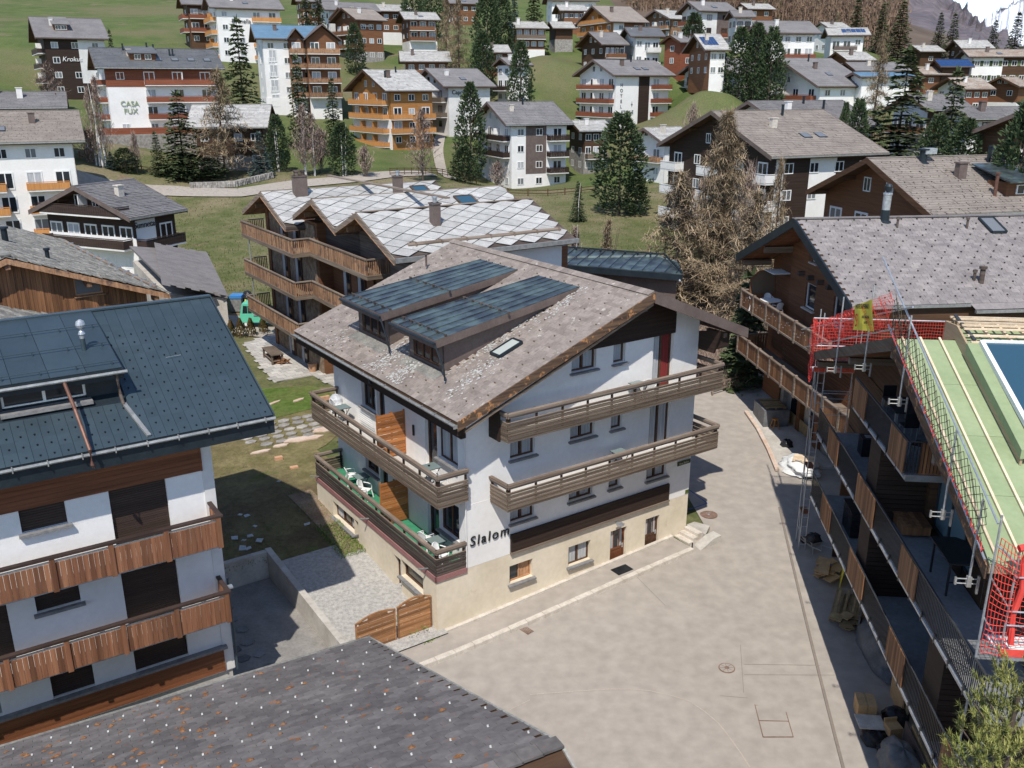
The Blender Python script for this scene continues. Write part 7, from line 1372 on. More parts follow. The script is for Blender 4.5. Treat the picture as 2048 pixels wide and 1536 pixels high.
        b.add([(0, Wd, h), (0, Wd / 2, zr_), (sx * Ln, Wd / 2, zr_), (sx * Ln, Wd, h)], [(0, 1, 2, 3)])
        o_ = b.build('roof_slabs', rm, R_); o_['kind'] = 'stuff'
    else:
        for ya in (0, Wd): b.poly([(0, ya, h - .02), (0, Wd / 2, zr_ - .02), (0, Wd / 2, zr_ + .04), (0, ya, h + .04)], (sx * Ln, 0, 0))
        for i in range(1, int(Wd / 2 / .9)): a = i * .9; b.add([(0, a, h + k * a + .05), (sx * Ln, a, h + k * a + .05), (sx * Ln, a + .05, h + k * (a + .05) + .075), (0, a + .05, h + k * (a + .05) + .075)], [(0, 1, 2, 3)])
        b.build('roof_cover', rm, R_)
    b = MB(); b.beam((0, Wd / 2, zr_ + .05), (sx * Ln, Wd / 2, zr_ + .05), .3, .06); b.build('ridge_cap', rm, R_)
    for xx in (-.04, Ln):
        for ya in (0, Wd): MB().poly([(sx * xx, ya, h - th - .08), (sx * xx, Wd / 2, zr_ - th - .08), (sx * xx, Wd / 2, zr_ + .06), (sx * xx, ya, h + .06)], (sx * .05, 0, 0)).build('rake_board', 'fascia' if 'wood' not in w else 'darkwood', R_)
    b = MB(); b.box(0, sx * Ln, -.12, -.02, h - .2, h - .04); b.build('gutter', 'gutter' if D < 170 else 'fascia', R_)
    if D < 175: pieces('purlin', 'darkwood', R_, [boxM(min(sx * .25, sx * (x0)), max(sx * .25, sx * x0), y - .12, y + .12, zt(y) - .28, zt(y)) for y in (oe + .3, Wd * .3, Wd / 2, Wd * .7, Wd - oe - .3)])
    # things on the roof
    random.seed(ix * 3 + 1); rz_ = lambda y: h + k * y
    for s in range(o.get('stacks', 1)):
        xx, yy = Ln * (.25 + .5 * ((s * .37 + .3 * random.random()) % 1)), Wd * (.30 + .13 * (s % 2)); big = s == 0; hgt = random.uniform(.9, 1.3)
        b = MB(); r = .35 if big else .12; b.box(sx * xx - r, sx * xx + r, yy - r * .8, yy + r * .8, rz_(yy) - .3, rz_(yy) + hgt); b.box(sx * xx - r * 1.25, sx * xx + r * 1.25, yy - r, yy + r, rz_(yy) + hgt, rz_(yy) + hgt + .1); b.build('chimney', ('white2', 'kerb', 'fascia')[ix % 3] if big else 'metal_dark', R_)
    for s in range(o.get('skyl', 1 if Ln > 9 and ix % 2 else 0)):
        xx, yy = Ln * (.5 + .13 * s), Wd * .2; b = MB(); b.add([(sx * (xx - .5), yy - .5, rz_(yy - .5) + .14), (sx * (xx + .5), yy - .5, rz_(yy - .5) + .14), (sx * (xx + .5), yy + .5, rz_(yy + .5) + .14), (sx * (xx - .5), yy + .5, rz_(yy + .5) + .14)], [(0, 1, 2, 3)]); fr2 = MB(); fr2.beam((sx * xx, yy - .6, rz_(yy - .6) + .07), (sx * xx, yy + .6, rz_(yy + .6) + .07), 1.15, .1); q = fr2.build('skylight', 'metal_dark', R_); b.build('pane', 'window_l', q)
    if o.get('solar'):
        for i in range(5):
            for j in range(2): yy = Wd * (.14 + .13 * j); a, c = yy, yy + Wd * .12; xx = Ln * (.1 + .11 * i); MB().add([(sx * xx, a, rz_(a) + .12), (sx * (xx + Ln * .1), a, rz_(a) + .12), (sx * (xx + Ln * .1), c, rz_(c) + .12), (sx * xx, c, rz_(c) + .12), (sx * xx, a, rz_(a)), (sx * (xx + Ln * .1), a, rz_(a))], [(0, 1, 2, 3), (4, 5, 1, 0)]).build('solar_panel', 'solar', R_)
    if o.get('dorm'):
        xa, xb, ya, yb = Ln * .28, Ln * .48, Wd * .17, Wd * .42; z0, z1 = rz_(ya), rz_(yb) + .25; b = MB(); b.box(sx * xa, sx * xb, ya, yb, z0 - .2, z0 + 1.15); dd = b.build('dormer', 'midwood', g)
        b = MB(); b.poly([(sx * (xa - .3), ya - .5, z0 + 1.1), (sx * (xb + .3), ya - .5, z0 + 1.1), (sx * (xb + .3), yb + .6, z1 + .4), (sx * (xa - .3), yb + .6, z1 + .4)], (0, 0, .12)); b.build('dormer_roof', rm, dd)
        for t in (.3, .7): put_window(dd, (sx * (xa + (xb - xa) * t), ya - .04, z0 + .6), (1, 0, 0), 1.0, .8, 'frame_w', 0)
    if o.get('gabs'):   # two timber gables with balconies facing the camera
        for q0, q1, pk_, dep in ((.40, .66, 2.0, 1.0), (.62, 1.12, 2.7, 2.2)):
            xa, xb = Ln * q0, Ln * q1; xm = (xa + xb) / 2; b = MB(); b.poly([(xa + .5, y0 - dep, -3), (xb - .5, y0 - dep, -3), (xb - .5, y0 - dep, h - .3), (xm, y0 - dep, h + pk_ - .5), (xa + .5, y0 - dep, h - .3)], (0, dep + 5, 0)); q = b.build('gable_block', 'midwood', g)
            b = MB()
            for e in (xa, xb): b.poly([(e, y0 - dep - 1, h - .4), (xm, y0 - dep - 1, h + pk_ - .3), (xm, y0 - dep - 1, h + pk_ - .12), (e, y0 - dep - 1, h - .22)], (0, dep + 6, 0))
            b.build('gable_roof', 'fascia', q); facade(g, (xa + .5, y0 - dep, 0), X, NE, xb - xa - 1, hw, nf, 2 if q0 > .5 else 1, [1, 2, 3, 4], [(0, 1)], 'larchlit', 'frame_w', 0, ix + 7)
            MB().box(xa + .55, xb - .55, y0 - dep - .04, y0 - dep + .5, -3, 2.9).build('base_wall', 'white', g)
        for f in range(4): put_window(g, (Ln * .22, y0 - .05, 2.2 + f * 2.75), X, 1.5, 2.3, 'frame_w', 2)
    if o.get('ter'):    # terrace wall with red railing in front of the long house
        MB().box(-1, Ln + 1, -4.5, -4.2, -5, .6).build('terrace_wall', 'stone_g', g); MB().box(-1, Ln * .72, -4.35, -4.25, .6, 1.6).build('terrace_railing', 'redwood', g); MB().box(-1, Ln + 1, -4.2, y0, -5, .2).build('terrace', 'concrete', g)
    if hot:
        b = MB(); b.box(x0 - .04, x0 + Lw * .40, y0 - .04, y0, -3, hw); b.build('render_panel', 'white', g)
        for i, c_ in enumerate('HOTEL'): text('lettering', c_, 'frame_g', g, Matrix.Translation((x0 + Lw * .1, y0 - .08, hw - 2.1 - i * 1.02)) @ Matrix.Rotation(pi / 2, 4, 'X'), .88, .03)
        text('lettering', 'ETOILE', 'frame_g', g, Matrix.Translation((x0 + Lw * .22, y0 - .08, 3.3)) @ Matrix.Rotation(pi / 2, 4, 'X'), .98, .03)
        b = MB(); b.poly([(x0 + Lw * .3, y0 - .1, 4.5), (x0 + Lw * .3 + .08, y0 - .1, 5.1), (x0 + Lw * .3, y0 - .1, 5.8), (x0 + Lw * .3 - .08, y0 - .1, 5.1)], (0, .03, 0)); b.poly([(x0 + Lw * .3 - .3, y0 - .1, 5.1), (x0 + Lw * .3, y0 - .1, 5.03), (x0 + Lw * .3 + .3, y0 - .1, 5.1), (x0 + Lw * .3, y0 - .1, 5.17)], (0, .03, 0)); b.build('star_emblem', 'frame_g', g)
        MB().box(x0 + Lw * .42, x0 + Lw * .62, y0 - .05, y0 + .2, 1, hw).build('cladding', 'brown_panel', g); MB().box(x0 + Lw * .3, x1 + 1.2, y0 - 1.8, y0, -.1, .5).build('canopy', 'white', g)
    elif tx:
        M4 = Matrix.Translation((sx * (x0 + Lw * tx[1]), y0 - .1, tx[2] * hw)) @ Matrix.Rotation(pi / 2, 4, 'X')
        text('lettering', tx[0], tx[4], g, M4, tx[3], .03, .25 if tx[0] in ('Sunnetas', 'Krokus') else 0)
    if o.get('guards'):
        b = MB()
        for i in range(int(Wd / 2 / .75)):
            for j in range(int(Ln / .8)): yy = .5 + i * .75; xx = .4 + j * .8 + (.4 if i % 2 else 0); b.box(sx * xx - .028, sx * xx + .028, yy - .05, yy + .02, rz_(yy) + .03, rz_(yy) + .1)
        b.build('snow_hook', 'hook', R_)['kind'] = 'stuff'
    if o.get('dormr'):
        xa, xb, ya = 7.6, 11.2, 1.9; z0 = rz_(ya); b = MB(); b.box(xa + .4, xb, ya, ya + 2, z0 - .3, z0 + 1.1); dd = b.build('dormer', 'midwood', g); put_window(dd, (xa + 2.0, ya - .04, z0 + .55), (1, 0, 0), 1.5, .7, 'frame_w', 0); b = MB(); b.poly([(xa, ya - .7, z0 + 1.1), (xb + .4, ya - .7, z0 + 1.1), (xb, ya + 4.2, z0 + 2.05), (xa + .6, ya + 4.2, z0 + 2.05)], (0, 0, .1)); b.build('dormer_roof', 'patina', dd)
        o_ = pipe(R_, xa - .4, ya + .2, z0 + .1, 1.6, .13, 'copper_pipe'); o_ = pipe(R_, 4.6, Wd / 2 - .7, zr_ - .3, .9, .3, 'metal_dark'); MB().box(4.5, 5.5, Wd / 2 - 1.1, Wd / 2 - .5, zr_ + .3, zr_ + .75).build('vent_hood', 'steel', o_)
    return T_
HSO = [build_house(i, r) for i, r in enumerate(HS)]
# ------------------------------------------------------------------ trees
def mesh_of(mb, name, mat):
    me = bpy.data.meshes.new(name); me.from_pydata([tuple(v) for v in mb.v], [], mb.f); me.materials.append(M[mat]); me.update(); return me
def tri_clump(mb, c, u, s, n=3):
    """a tuft of n leaf blades of length s pointing roughly along u"""
    for _ in range(n):
        d = (u + Vector((random.gauss(0, .45), random.gauss(0, .45), random.gauss(0, .35)))).normalized(); w_ = d.cross(Vector((random.gauss(0, 1), random.gauss(0, 1), random.gauss(0, 1)))).normalized() * s * random.uniform(.18, .32)
        mb.add([c - w_, c + w_, c + d * s * random.uniform(.7, 1.15)], [(0, 1, 2)])
def spruce_mesh(seed, H=12, R=3, n=900, wide=1.0):
    random.seed(seed); mb = MB(); lay = int(H / .42)
    for i in range(lay):
        t = (i + random.random() * .5) / lay; z = H * (.06 + .93 * t); r = R * (1 - t) ** .85 * random.uniform(.72, 1.12) + .12; nb = max(6, int(9 + 12 * (1 - t) * wide))
        for k in range(nb):
            a = random.uniform(0, 2 * pi); L_ = r * random.uniform(.75, 1.1); st = max(2, int(L_ / .42))
            for q in range(st):
                f = (q + .6) / st; c = Vector((cos(a) * L_ * f, sin(a) * L_ * f, z - .32 * L_ * f * f + random.uniform(-.08, .08))); wd = .42 * (1.15 - f) + .2
                for s in (-1, 1):
                    side = Vector((-sin(a), cos(a), 0)) * s; tip = c + side * wd * random.uniform(.8, 1.4) + Vector((cos(a), sin(a), 0)) * .25 + Vector((0, 0, random.uniform(-.2, .02))); b0 = c - Vector((cos(a), sin(a), 0)) * .26
                    mb.add([b0, c + Vector((cos(a), sin(a), -.1)) * .26, tip], [(0, 1, 2)])
                if q == st - 1: tri_clump(mb, c, Vector((cos(a), sin(a), -.15)), .5, 2)
    tri_clump(mb, Vector((0, 0, H * .95)), Vector((0, 0, 1)), .8, 5); return mb
def pine_mesh(seed, H=12, R=3, n=1500, size=.42):
    random.seed(seed); mb = MB(); lob = [(random.uniform(.1, .95), random.uniform(0, 6.28), random.uniform(.55, 1.0)) for _ in range(26)]
    for k in range(n):
        t = random.random() ** .85; prof = (sin(pi * min(1, (t * .93 + .07)) ** .72) ** .6) if t < .97 else .2
        a = random.uniform(0, 6.28); bump = 1 - .22 * abs(sin(a * 3 + seed + t * 9)) - .12 * abs(sin(t * 31 + a * 2)); r = R * prof * bump * (random.random() ** .28)
        z = H * (.04 + .95 * t); c = Vector((r * cos(a), r * sin(a), z)); u = Vector((cos(a), sin(a), .75)).normalized(); tri_clump(mb, c, u, size * random.uniform(.8, 1.3), 4)
    return mb
def bare_mesh(seed, H=12, R=4, nb=70, tw=26, up=.15, drop=.2, thick=.05, lo=.18, twl=.7):
    """bare crown: limbs with many fine twigs"""
    random.seed(seed); mb = MB()
    for i in range(nb):
        t = lo + (1 - lo) * (i + random.random()) / nb; z = H * t; a = random.uniform(0, 6.28); L_ = R * (1 - ((t - lo) / (1 - lo)) ** 1.25) * random.uniform(.6, 1.1) + .25; p = Vector((0, 0, z)); d = Vector((cos(a), sin(a), up + random.uniform(-.1, .25))); pts = [p]; st = 5
        for q in range(st): d = (d + Vector((random.gauss(0, .12), random.gauss(0, .12), -drop * .3 + random.gauss(0, .08)))).normalized(); pts.append(pts[-1] + d * L_ / st)
        mb.tube(pts, thick * (1.1 - t * .8), 3, r2=.012)
        for k in range(tw):
            f = random.uniform(.12, 1) * st; j = min(st - 1, int(f)); c = pts[j].lerp(pts[j + 1], f - j); u = Vector((random.gauss(0, 1), random.gauss(0, 1), random.gauss(-.1, .7))).normalized(); l = twl * random.uniform(.4, 1.2); e = c + u * l; s = u.cross(Vector((0, 0, 1))); s = s.normalized() * .026 if s.length > .05 else Vector((.026, 0, 0))
            m_ = c.lerp(e, .5) + Vector((random.gauss(0, .08), random.gauss(0, .08), random.gauss(0, .06))) * l
            mb.add([c - s, c + s, m_ + s * .8, m_ - s * .8, e], [(0, 1, 2, 3), (3, 2, 4)])
    return mb
PROTO = {}
def proto(key):
    if key not in PROTO:
        kind, n = key
        if kind in ('spruce', 'bluespruce'): mb = spruce_mesh(n * 7 + 1, 12, 3.0); PROTO[key] = (mesh_of(mb, 'crown', kind), 12, 3.0)
        elif kind == 'pine': mb = pine_mesh(n * 5 + 2, 12, 3.2, 1500); PROTO[key] = (mesh_of(mb, 'crown', 'pine'), 12, 3.2)
        elif kind == 'larch': mb = bare_mesh(n * 3 + 4, 12, 3.6, 130, 46, .05, .25, .05, .14, .85); PROTO[key] = (mesh_of(mb, 'crown', 'larchtwig'), 12, 3.6)
        elif kind == 'bare': mb = bare_mesh(n * 3 + 8, 9, 3.4, 90, 30, .9, -.1, .05, .12, .7); PROTO[key] = (mesh_of(mb, 'crown', 'twig'), 9, 3.4)
        elif kind == 'bush': mb = bare_mesh(n * 3 + 9, 3, 2.2, 60, 26, 1.0, -.05, .03, .02, .55); PROTO[key] = (mesh_of(mb, 'crown', 'twig'), 3, 2.2)
    return PROTO[key]
TREE = {'spruce': 'spruce_tree', 'bluespruce': 'blue_spruce_tree', 'pine': 'pine_tree', 'larch': 'larch_tree', 'bare': 'bare_tree', 'bush': 'shrub'}
def plant(kind, px_, py_, D, H, R, label, n=0, bark='bark', group=None, zfix=None, stems=1):
    p = dp(px_, py_, D); z = ht(p.x, p.y) if zfix is None else zfix
    top = p.z + H; H2 = max(H * .7, top - z) if zfix is None else H
    t = thing(TREE[kind], label, 'shrub' if kind == 'bush' else 'tree', (p.x, p.y, z - .1), random.uniform(0, 6), group)
    me, h0, r0 = proto((kind, n)); c = bpy.data.objects.new('crown', me); C.objects.link(c); c.parent = t; R *= {'pine': 1.28, 'spruce': 1.22, 'bluespruce': 1.2}.get(kind, 1.08); c.scale = (R / r0, R / r0, H2 / h0)
    if kind != 'bush':
        b = MB(); random.seed(int(px_)); 
        for s in range(stems): o_ = Vector((random.uniform(-.5, .5), random.uniform(-.5, .5), 0)) * (s > 0); b.tube([o_, o_ * 1.4 + Vector((0, 0, H2 * .5)), o_ * 2 + Vector((random.uniform(-.2, .2), 0, H2 * .96))], max(.07, H2 * .014), 7, r2=.02)
        b.build('trunk', bark, t)
    return t
TL = [('pine', 1237, 437, 126, 14.0, 3.7, 'tall dense stone pine standing alone in the meadow above the white house roof', 0), ('pine', 1271, 424, 125, 5.6, 1.7, 'young pine at the foot of the tall lone stone pine', 1),
 ('pine', 1041, 187, 190, 10, 2.6, 'dark rounded pine alone at the top of the green slope', 1), ('pine', 965, 157, 203, 9.5, 3.0, 'dark pine left of the small dark gabled house', 0), ('pine', 941, 270, 163, 8.8, 2.7, 'broad pine in front of the pale house with the word Capri', 1),
 ('pine', 975, 70, 226, 10.5, 3.6, 'big dark pine near the top middle, left of its pair', 0), ('pine', 1003, 64, 231, 10, 3.0, 'dark pine near the top middle, right of its pair', 1), ('bluespruce', 1029, 45, 238, 8, 2.2, 'bluish spruce at the top middle', 0), ('spruce', 1068, 40, 240, 9, 3.2, 'wide dark spruce behind the brown chalet with the white ground floor', 1),
 ('spruce', 487, 211, 168, 14.4, 3.9, 'tallest spruce right of the red and white apartment house', 0), ('spruce', 598, 220, 172, 9.6, 2.4, 'slim spruce before the blue roofed apartment house', 1), ('spruce', 667, 248, 168, 8.0, 2.2, 'small tiered fir left of the orange chalet', 0),
 ('spruce', 313, 303, 140, 2.9, 1.2, 'small cone shaped spruce under the stone terrace wall', 1), ('spruce', 371, 364, 120, 10.8, 2.8, 'dark spruce leaning beside the large bare larch', 1), ('pine', 398, 368, 117, 3.4, 3.6, 'low spreading dark pine bush at the foot of the bare larch', 0),
 ('bluespruce', 523, 342, 127, 5.2, 1.5, 'silvery blue spruce right of the bare larch', 1), ('pine', 556, 308, 150, 6.0, 1.8, 'narrow pine left of the white birches', 1), ('pine', 686, 344, 140, 7.2, 2.1, 'dark pine right of the white birches by the lane', 0),
 ('pine', 929, 370, 150, 6.2, 2.3, 'yellowish green pine left of the brown and white flats', 1), ('spruce', 1155, 434, 120, 4.8, 1.1, 'thin ragged spruce above the white birches in the meadow', 0), ('bluespruce', 226, 364, 116, 3.0, .9, 'little blue spruce behind the dark chalet with balconies', 0), ('pine', 250, 323, 130, 1.8, 1.8, 'dwarf pine bush on the garden lawn', 1),
 ('spruce', 1792, 312, 130, 13.4, 5.0, 'huge broad spruce right of the block marked Kontiki', 0), ('spruce', 1895, 296, 122, 9.2, 2.6, 'slender spruce right of the huge broad one', 1), ('pine', 1868, 312, 116, 4.6, 2.2, 'low pine between the two right hand spruces', 0), ('pine', 1925, 316, 112, 4.2, 2.4, 'low pine right of the slender spruce', 1), ('pine', 1713, 268, 128, 4.4, 1.9, 'small pine at the left foot of the huge spruce', 1), ('pine', 1688, 250, 132, 3.0, 1.1, 'smallest pine left of the huge spruce', 0),
 ('pine', 1480, 128, 191, 6.8, 3.0, 'left pine of the three in front of the white balcony chalet', 0), ('pine', 1512, 128, 190, 7.4, 2.8, 'middle pine of the three in front of the white balcony chalet', 1), ('pine', 1542, 134, 188, 7.2, 2.9, 'right pine of the three in front of the white balcony chalet', 0), ('pine', 1386, 84, 214, 6.0, 3.0, 'round pine before the big balcony block', 1),
 ('pine', 2040, 345, 84, 5.4, 3.0, 'dark pine cut by the right edge above the brown roofs', 0), ('pine', 711, 120, 226, 8, 2.4, 'pine tucked beside the three storey brown chalet', 1), ('pine', 826, 20, 262, 9, 3.2, 'dark pine at the top edge above the slab roofs', 0), ('pine', 862, 12, 270, 9, 3.4, 'second dark pine at the top edge, nearer the larches', 1), ('spruce', 613, 35, 235, 10, 2.6, 'brownish spruce above the blue roofed house', 0), ('spruce', 637, 38, 238, 9, 2.4, 'brownish spruce above the blue roofed house, right of its twin', 1),
 ('spruce', 1796, 105, 275, 13, 3.6, 'dark spruce at the forest edge right of the modern house', 0), ('spruce', 1711, 62, 300, 9, 3, 'dark spruce at the forest edge above the light narrow house', 1), ('spruce', 1762, 62, 310, 8, 2.6, 'dark spruce at the forest edge left of the tallest one', 0), ('spruce', 1903, 92, 300, 9, 2.6, 'dark spruce at the right forest edge above the pale cluster roofs', 1), ('spruce', 1876, 85, 330, 9, 2.6, 'dark spruce deeper in the brown forest at right', 0), ('spruce', 2028, 95, 320, 10, 3, 'dark spruce under the snowy peak at the right edge', 1), ('spruce', 1985, 92, 300, 7, 2.5, 'short dark spruce left of the one under the snowy peak', 0), ('spruce', 222, 92, 206, 3.4, 1.3, 'small dark spruce at the corner of the dark block with the word Krokus', 1),
 ('larch', 452, 361, 122, 13.2, 4.6, 'large bare brown larch in the garden left of centre', 0), ('larch', 918, 128, 214, 14, 3.8, 'tall bare larch among the houses at the top, right of its pair', 1), ('larch', 893, 112, 226, 14, 3.4, 'tall bare larch among the houses at the top, left of its pair', 0), ('bare', 845, 335, 143, 8.6, 3.8, 'bare spreading tree in front of the orange chalet', 0), ('bare', 612, 346, 138, 9.4, 3.2, 'bare birch with a thin white trunk by the lane, left one', 1), ('bare', 630, 347, 137, 8.2, 3.0, 'bare birch with a thin white trunk by the lane, right one', 0),
 ('bare', 212, 330, 125, 10.2, 2.2, 'slim bare birch in front of the garden wall, right of its pair', 0), ('bare', 192, 322, 126, 8.6, 1.8, 'slim bare birch in front of the garden wall, left of its pair', 1), ('larch', 1751, 205, 150, 9.4, 3.0, 'bare larch against the white gabled flats at right', 1), ('larch', 1553, 442, 81, 5.2, 1.8, 'thin young larch before the brown panelled flats', 0), ('bare', 100, 178, 192, 4.6, 4.2, 'bushy bare larch clump under the dark block with the word Krokus', 1),
 ('bush', 995, 372, 150, 3.6, 2.8, 'bare purple brown shrub by the corner of the brown and white flats', 0), ('bush', 1495, 408, 100, 3.4, 2.6, 'bare shrub under the white balconies', 1), ('bush', 180, 315, 126, 3.2, 2.8, 'bare olive shrub at the left end of the garden wall', 0), ('bush', 270, 300, 135, 2.0, 1.4, 'small bare shrub before the terrace wall', 1), ('bush', 640, 300, 150, 3, 3, 'bare shrub behind the birches', 0), ('bush', 1420, 395, 112, 3.0, 3.2, 'bare shrub left of the white balconies', 1), ('bush', 730, 330, 145, 2.6, 2.6, 'bare shrub beside the footpath', 0), ('bush', 1385, 250, 165, 3, 2.6, 'bare shrub in front of the white flats with black railings', 1)]
random.seed(77)
for kind, px_, py_, D, H, R, lb, n in TL:
    if px_ < 700 and D < 146: H *= 146 / D; R *= 146 / D; D = 146
    plant(kind, px_, py_, D, H, R, lb, n, bark='birchbark' if 'birch' in lb else 'bark', stems=2 if 'birch' in lb else 1)
# the large bare larch behind the street, dense with twigs
def big(kind, name, label, loc, H, R, mb, cm, bark='bark', tr=.2):
    t = thing(name, label, 'tree', loc); c = mb.build('crown', cm, t); b = MB(); b.tube([(0, 0, 0), (.1, 0, H * .4), (0, .05, H * .75), (0, 0, H * .97)], tr, 9, r2=.03); b.build('trunk', bark, t); return t
p = dp(1432, 590, 76); z = ht(p.x, p.y); big('larch', 'larch_tree', 'huge bare yellow brown larch between the white house and the brown chalet', (p.x, p.y, z - .2), 15.5, 5.2, bare_mesh(99, 15.6, 5.3, 250, 95, .02, .3, .075, .08, .95), 'larchtwig')
p = dp(1350, 560, 84); z = ht(p.x, p.y); plant('larch', 1350, 590, 72, 9.5, 4.2, 'bare larch left of the huge one, half in front of the flats', 0)
plant('larch', 1500, 600, 68, 8.0, 3.6, 'bare larch right of the huge one, above the carved balcony chalet', 1)
p = gp(1484, 775, 1.5); big('spruce', 'spruce_tree', 'green spruce squeezed between the brown rake and the carved balconies', (p.x, p.y, ht(p.x, p.y)), 7, 2, spruce_mesh(12, 7.6, 1.9), 'spruce', tr=.12)
# stone pine tips in the bottom right corner
def needle_pine(seed, H, R):
    random.seed(seed); mb = MB()
    for k in range(1100):
        t = random.uniform(.35, 1) ; r = R * (1.15 - t) ** .7 * random.uniform(.25, 1) * 1.3; a = random.uniform(0, 6.28); c = Vector((r * cos(a), r * sin(a), H * t + random.uniform(-.3, .3))); u = Vector((cos(a) * .6, sin(a) * .6, 1)).normalized()
        for q in range(34):
            d = (u * .75 + Vector((random.gauss(0, .5), random.gauss(0, .5), random.gauss(0, .4)))).normalized(); w_ = d.cross(Vector((0, .3, 1))).normalized() * .011; c0 = c + u * random.uniform(-.1, .1); mb.add([c0 - w_, c0 + w_, c0 + d * random.uniform(.09, .15)], [(0, 1, 2)])
    return mb
for px_, py_, D, sc_, lb, sd in ((2045, 1352, 15.6, .62, 'light green long needled pine rising into the bottom right corner, rear crown', 3), (2025, 1475, 13.8, .62, 'light green long needled pine at the very bottom right, front crown', 4)):
    p = dp(px_, py_, D); H = p.z + .8; t = big('pine', 'pine_tree', lb, (p.x, p.y, -.8), H, 2.6 * sc_, needle_pine(sd, H, 3.0 * sc_), 'pinelight', tr=.16)
    random.seed(sd); b = MB()
    for k in range(46): a = random.uniform(0, 6.28); z0 = H * random.uniform(.5, .95); r = 3.0 * sc_ * (1.15 - z0 / H) ** .7; b.tube([(0, 0, z0 - .5), (r * .6 * cos(a), r * .6 * sin(a), z0 - .1), (r * cos(a), r * sin(a), z0 + .25)], .035, 4, r2=.01)
    b.build('branches', 'bark', t)
# white birch stems and brush behind the white house
for px_, py_, D, lb, sd in ((1150, 520, 82, 'clump of bare birches with bright white stems behind the metal roof', 1), (1215, 505, 86, 'thin yellowish young larches right of the white birches', 2)):
    p = dp(px_, py_, D); z = ht(p.x, p.y); t = thing('birch_clump', lb, 'tree', (p.x, p.y, z)); random.seed(sd); cr = bare_mesh(60 + sd, 5.5, 1.6, 60, 34, 1.6, -.1, .02, .1, .6); cr.build('crown', 'twig' if sd == 1 else 'larchtwig', t); b = MB()
    for k in range(7): a = random.uniform(0, 6.28); r = random.uniform(.1, .8); b.tube([(r * cos(a) * .4, r * sin(a) * .4, 0), (r * cos(a), r * sin(a), 2.8), (r * 1.5 * cos(a), r * 1.5 * sin(a), random.uniform(4, 6.2))], .05, 5, r2=.015)
    b.build('stems', 'birchbark' if sd == 1 else 'bark', t)
random.seed(15); br = MB()
def brush(x, y, s, n=150):
    z = ht(x, y)
    for k in range(n):
        a = random.uniform(0, 6.28); r = s * random.random() ** .5; c = Vector((x + r * cos(a), y + r * sin(a), z + random.uniform(0, .3))); u = Vector((random.gauss(0, .5), random.gauss(0, .5), 1)).normalized(); l = s * random.uniform(.5, 1.2); m_ = c + u * l * .5 + Vector((random.gauss(0, .12), random.gauss(0, .12), 0)); e = m_ + (u + Vector((random.gauss(0, .5), random.gauss(0, .5), 0))).normalized() * l * .5
        s_ = u.cross(Vector((random.gauss(0, 1), random.gauss(0, 1), .1))).normalized() * .016; br.add([c - s_, c + s_, m_ + s_, m_ - s_, e], [(0, 1, 2, 3), (3, 2, 4)])
for k in range(105):
    px_ = random.uniform(1340, 1500); py_ = random.uniform(560, 740); p = gp(px_, py_, 2.2)
    if p.y < 51 or (p.x < 12.0 and p.y < 60): continue
    brush(p.x, p.y, random.uniform(1.0, 1.9), 110)
for k in range(40): p = gp(random.uniform(1415, 1475), random.uniform(660, 765), 2); brush(p.x, p.y, random.uniform(.8, 1.4), 90)
for k in range(60): p = dp(random.uniform(1090, 1330), random.uniform(480, 520), random.uniform(74, 92)); brush(p.x, p.y, random.uniform(.6, 1.1), 60)
o = br.build('undergrowth', 'twig'); o['kind'] = 'stuff'; tag(o, 'tangle of bare brown brushwood under the larches', 'undergrowth')
# grass tufts on the nearer lawns and meadow
random.seed(23); gr = MB()
for k in range(26000):
    if k < 9000: u, v = random.uniform(-9, .3), random.uniform(7.6, 21); q = yard(u, v); x, y = q.x, q.y; z = float(0)
    else:
        px_, py_ = random.uniform(330, 1500), random.uniform(390, 560); q = gp(px_, py_, 3); x, y = q.x, q.y
    gr.v.append((x, y)); 
P_ = np.array(gr.v); zz = np.where(np.arange(len(P_)) < 9000, yz(P_), hts(P_)); V_, F_ = [], []
for i, ((x, y), z) in enumerate(zip(P_, zz)):
    s = .03 if i < 9000 else .09; a = random.uniform(0, 6.28); h_ = s * random.uniform(1.2, 3.2); V_ += [(x - s * cos(a) * .5, y - s * sin(a) * .5, z), (x + s * cos(a) * .5, y + s * sin(a) * .5, z), (x + random.uniform(-s, s), y + random.uniform(-s, s), z + h_)]; F_.append((3 * i, 3 * i + 1, 3 * i + 2))
M['tuft'] = mk('grass_tuft', (.075, .095, .03), (.17, .155, .07), sc=.3, rough=.95, island=.0); gr.v = V_; gr.f = F_; gr.m = [0] * len(F_); o = gr.build('grass_tufts', 'tuft'); o['kind'] = 'stuff'; tag(o, 'short spring grass tufts scattered over lawn and meadow', 'grass')
# leafy ground plants at the cream wall
random.seed(2); b = MB()
for k in range(2600):
    u = -random.random() ** 1.3 * 1.2; v = random.uniform(6.2, 9.0) if k < 2000 else random.uniform(6.2, 12.4)
    if k >= 2000 and random.random() < .4: continue
    q = yard(u, v); z = float(.3 + .1 * v); c = Vector((q.x, q.y, z + random.uniform(.02, .2))); tri_clump(b, c, Vector((0, 0, 1)), .08, 1)
for k in range(260): q = yard(random.choice((-.9, -.5, -1.2, -2.4)) + random.gauss(0, .1), random.choice((.15, 1.2, 3.4, 5)) + random.gauss(0, .12)); tri_clump(b, Vector((q.x, q.y, .36 + .1 * 2)), Vector((0, 0, 1)), .09, 1)
for k in range(300): q = yard(-.45 + random.gauss(0, .22), -.15 + random.gauss(0, .1)); tri_clump(b, Vector((q.x, q.y, .18)), Vector((0, 0, 1)), .14, 1)
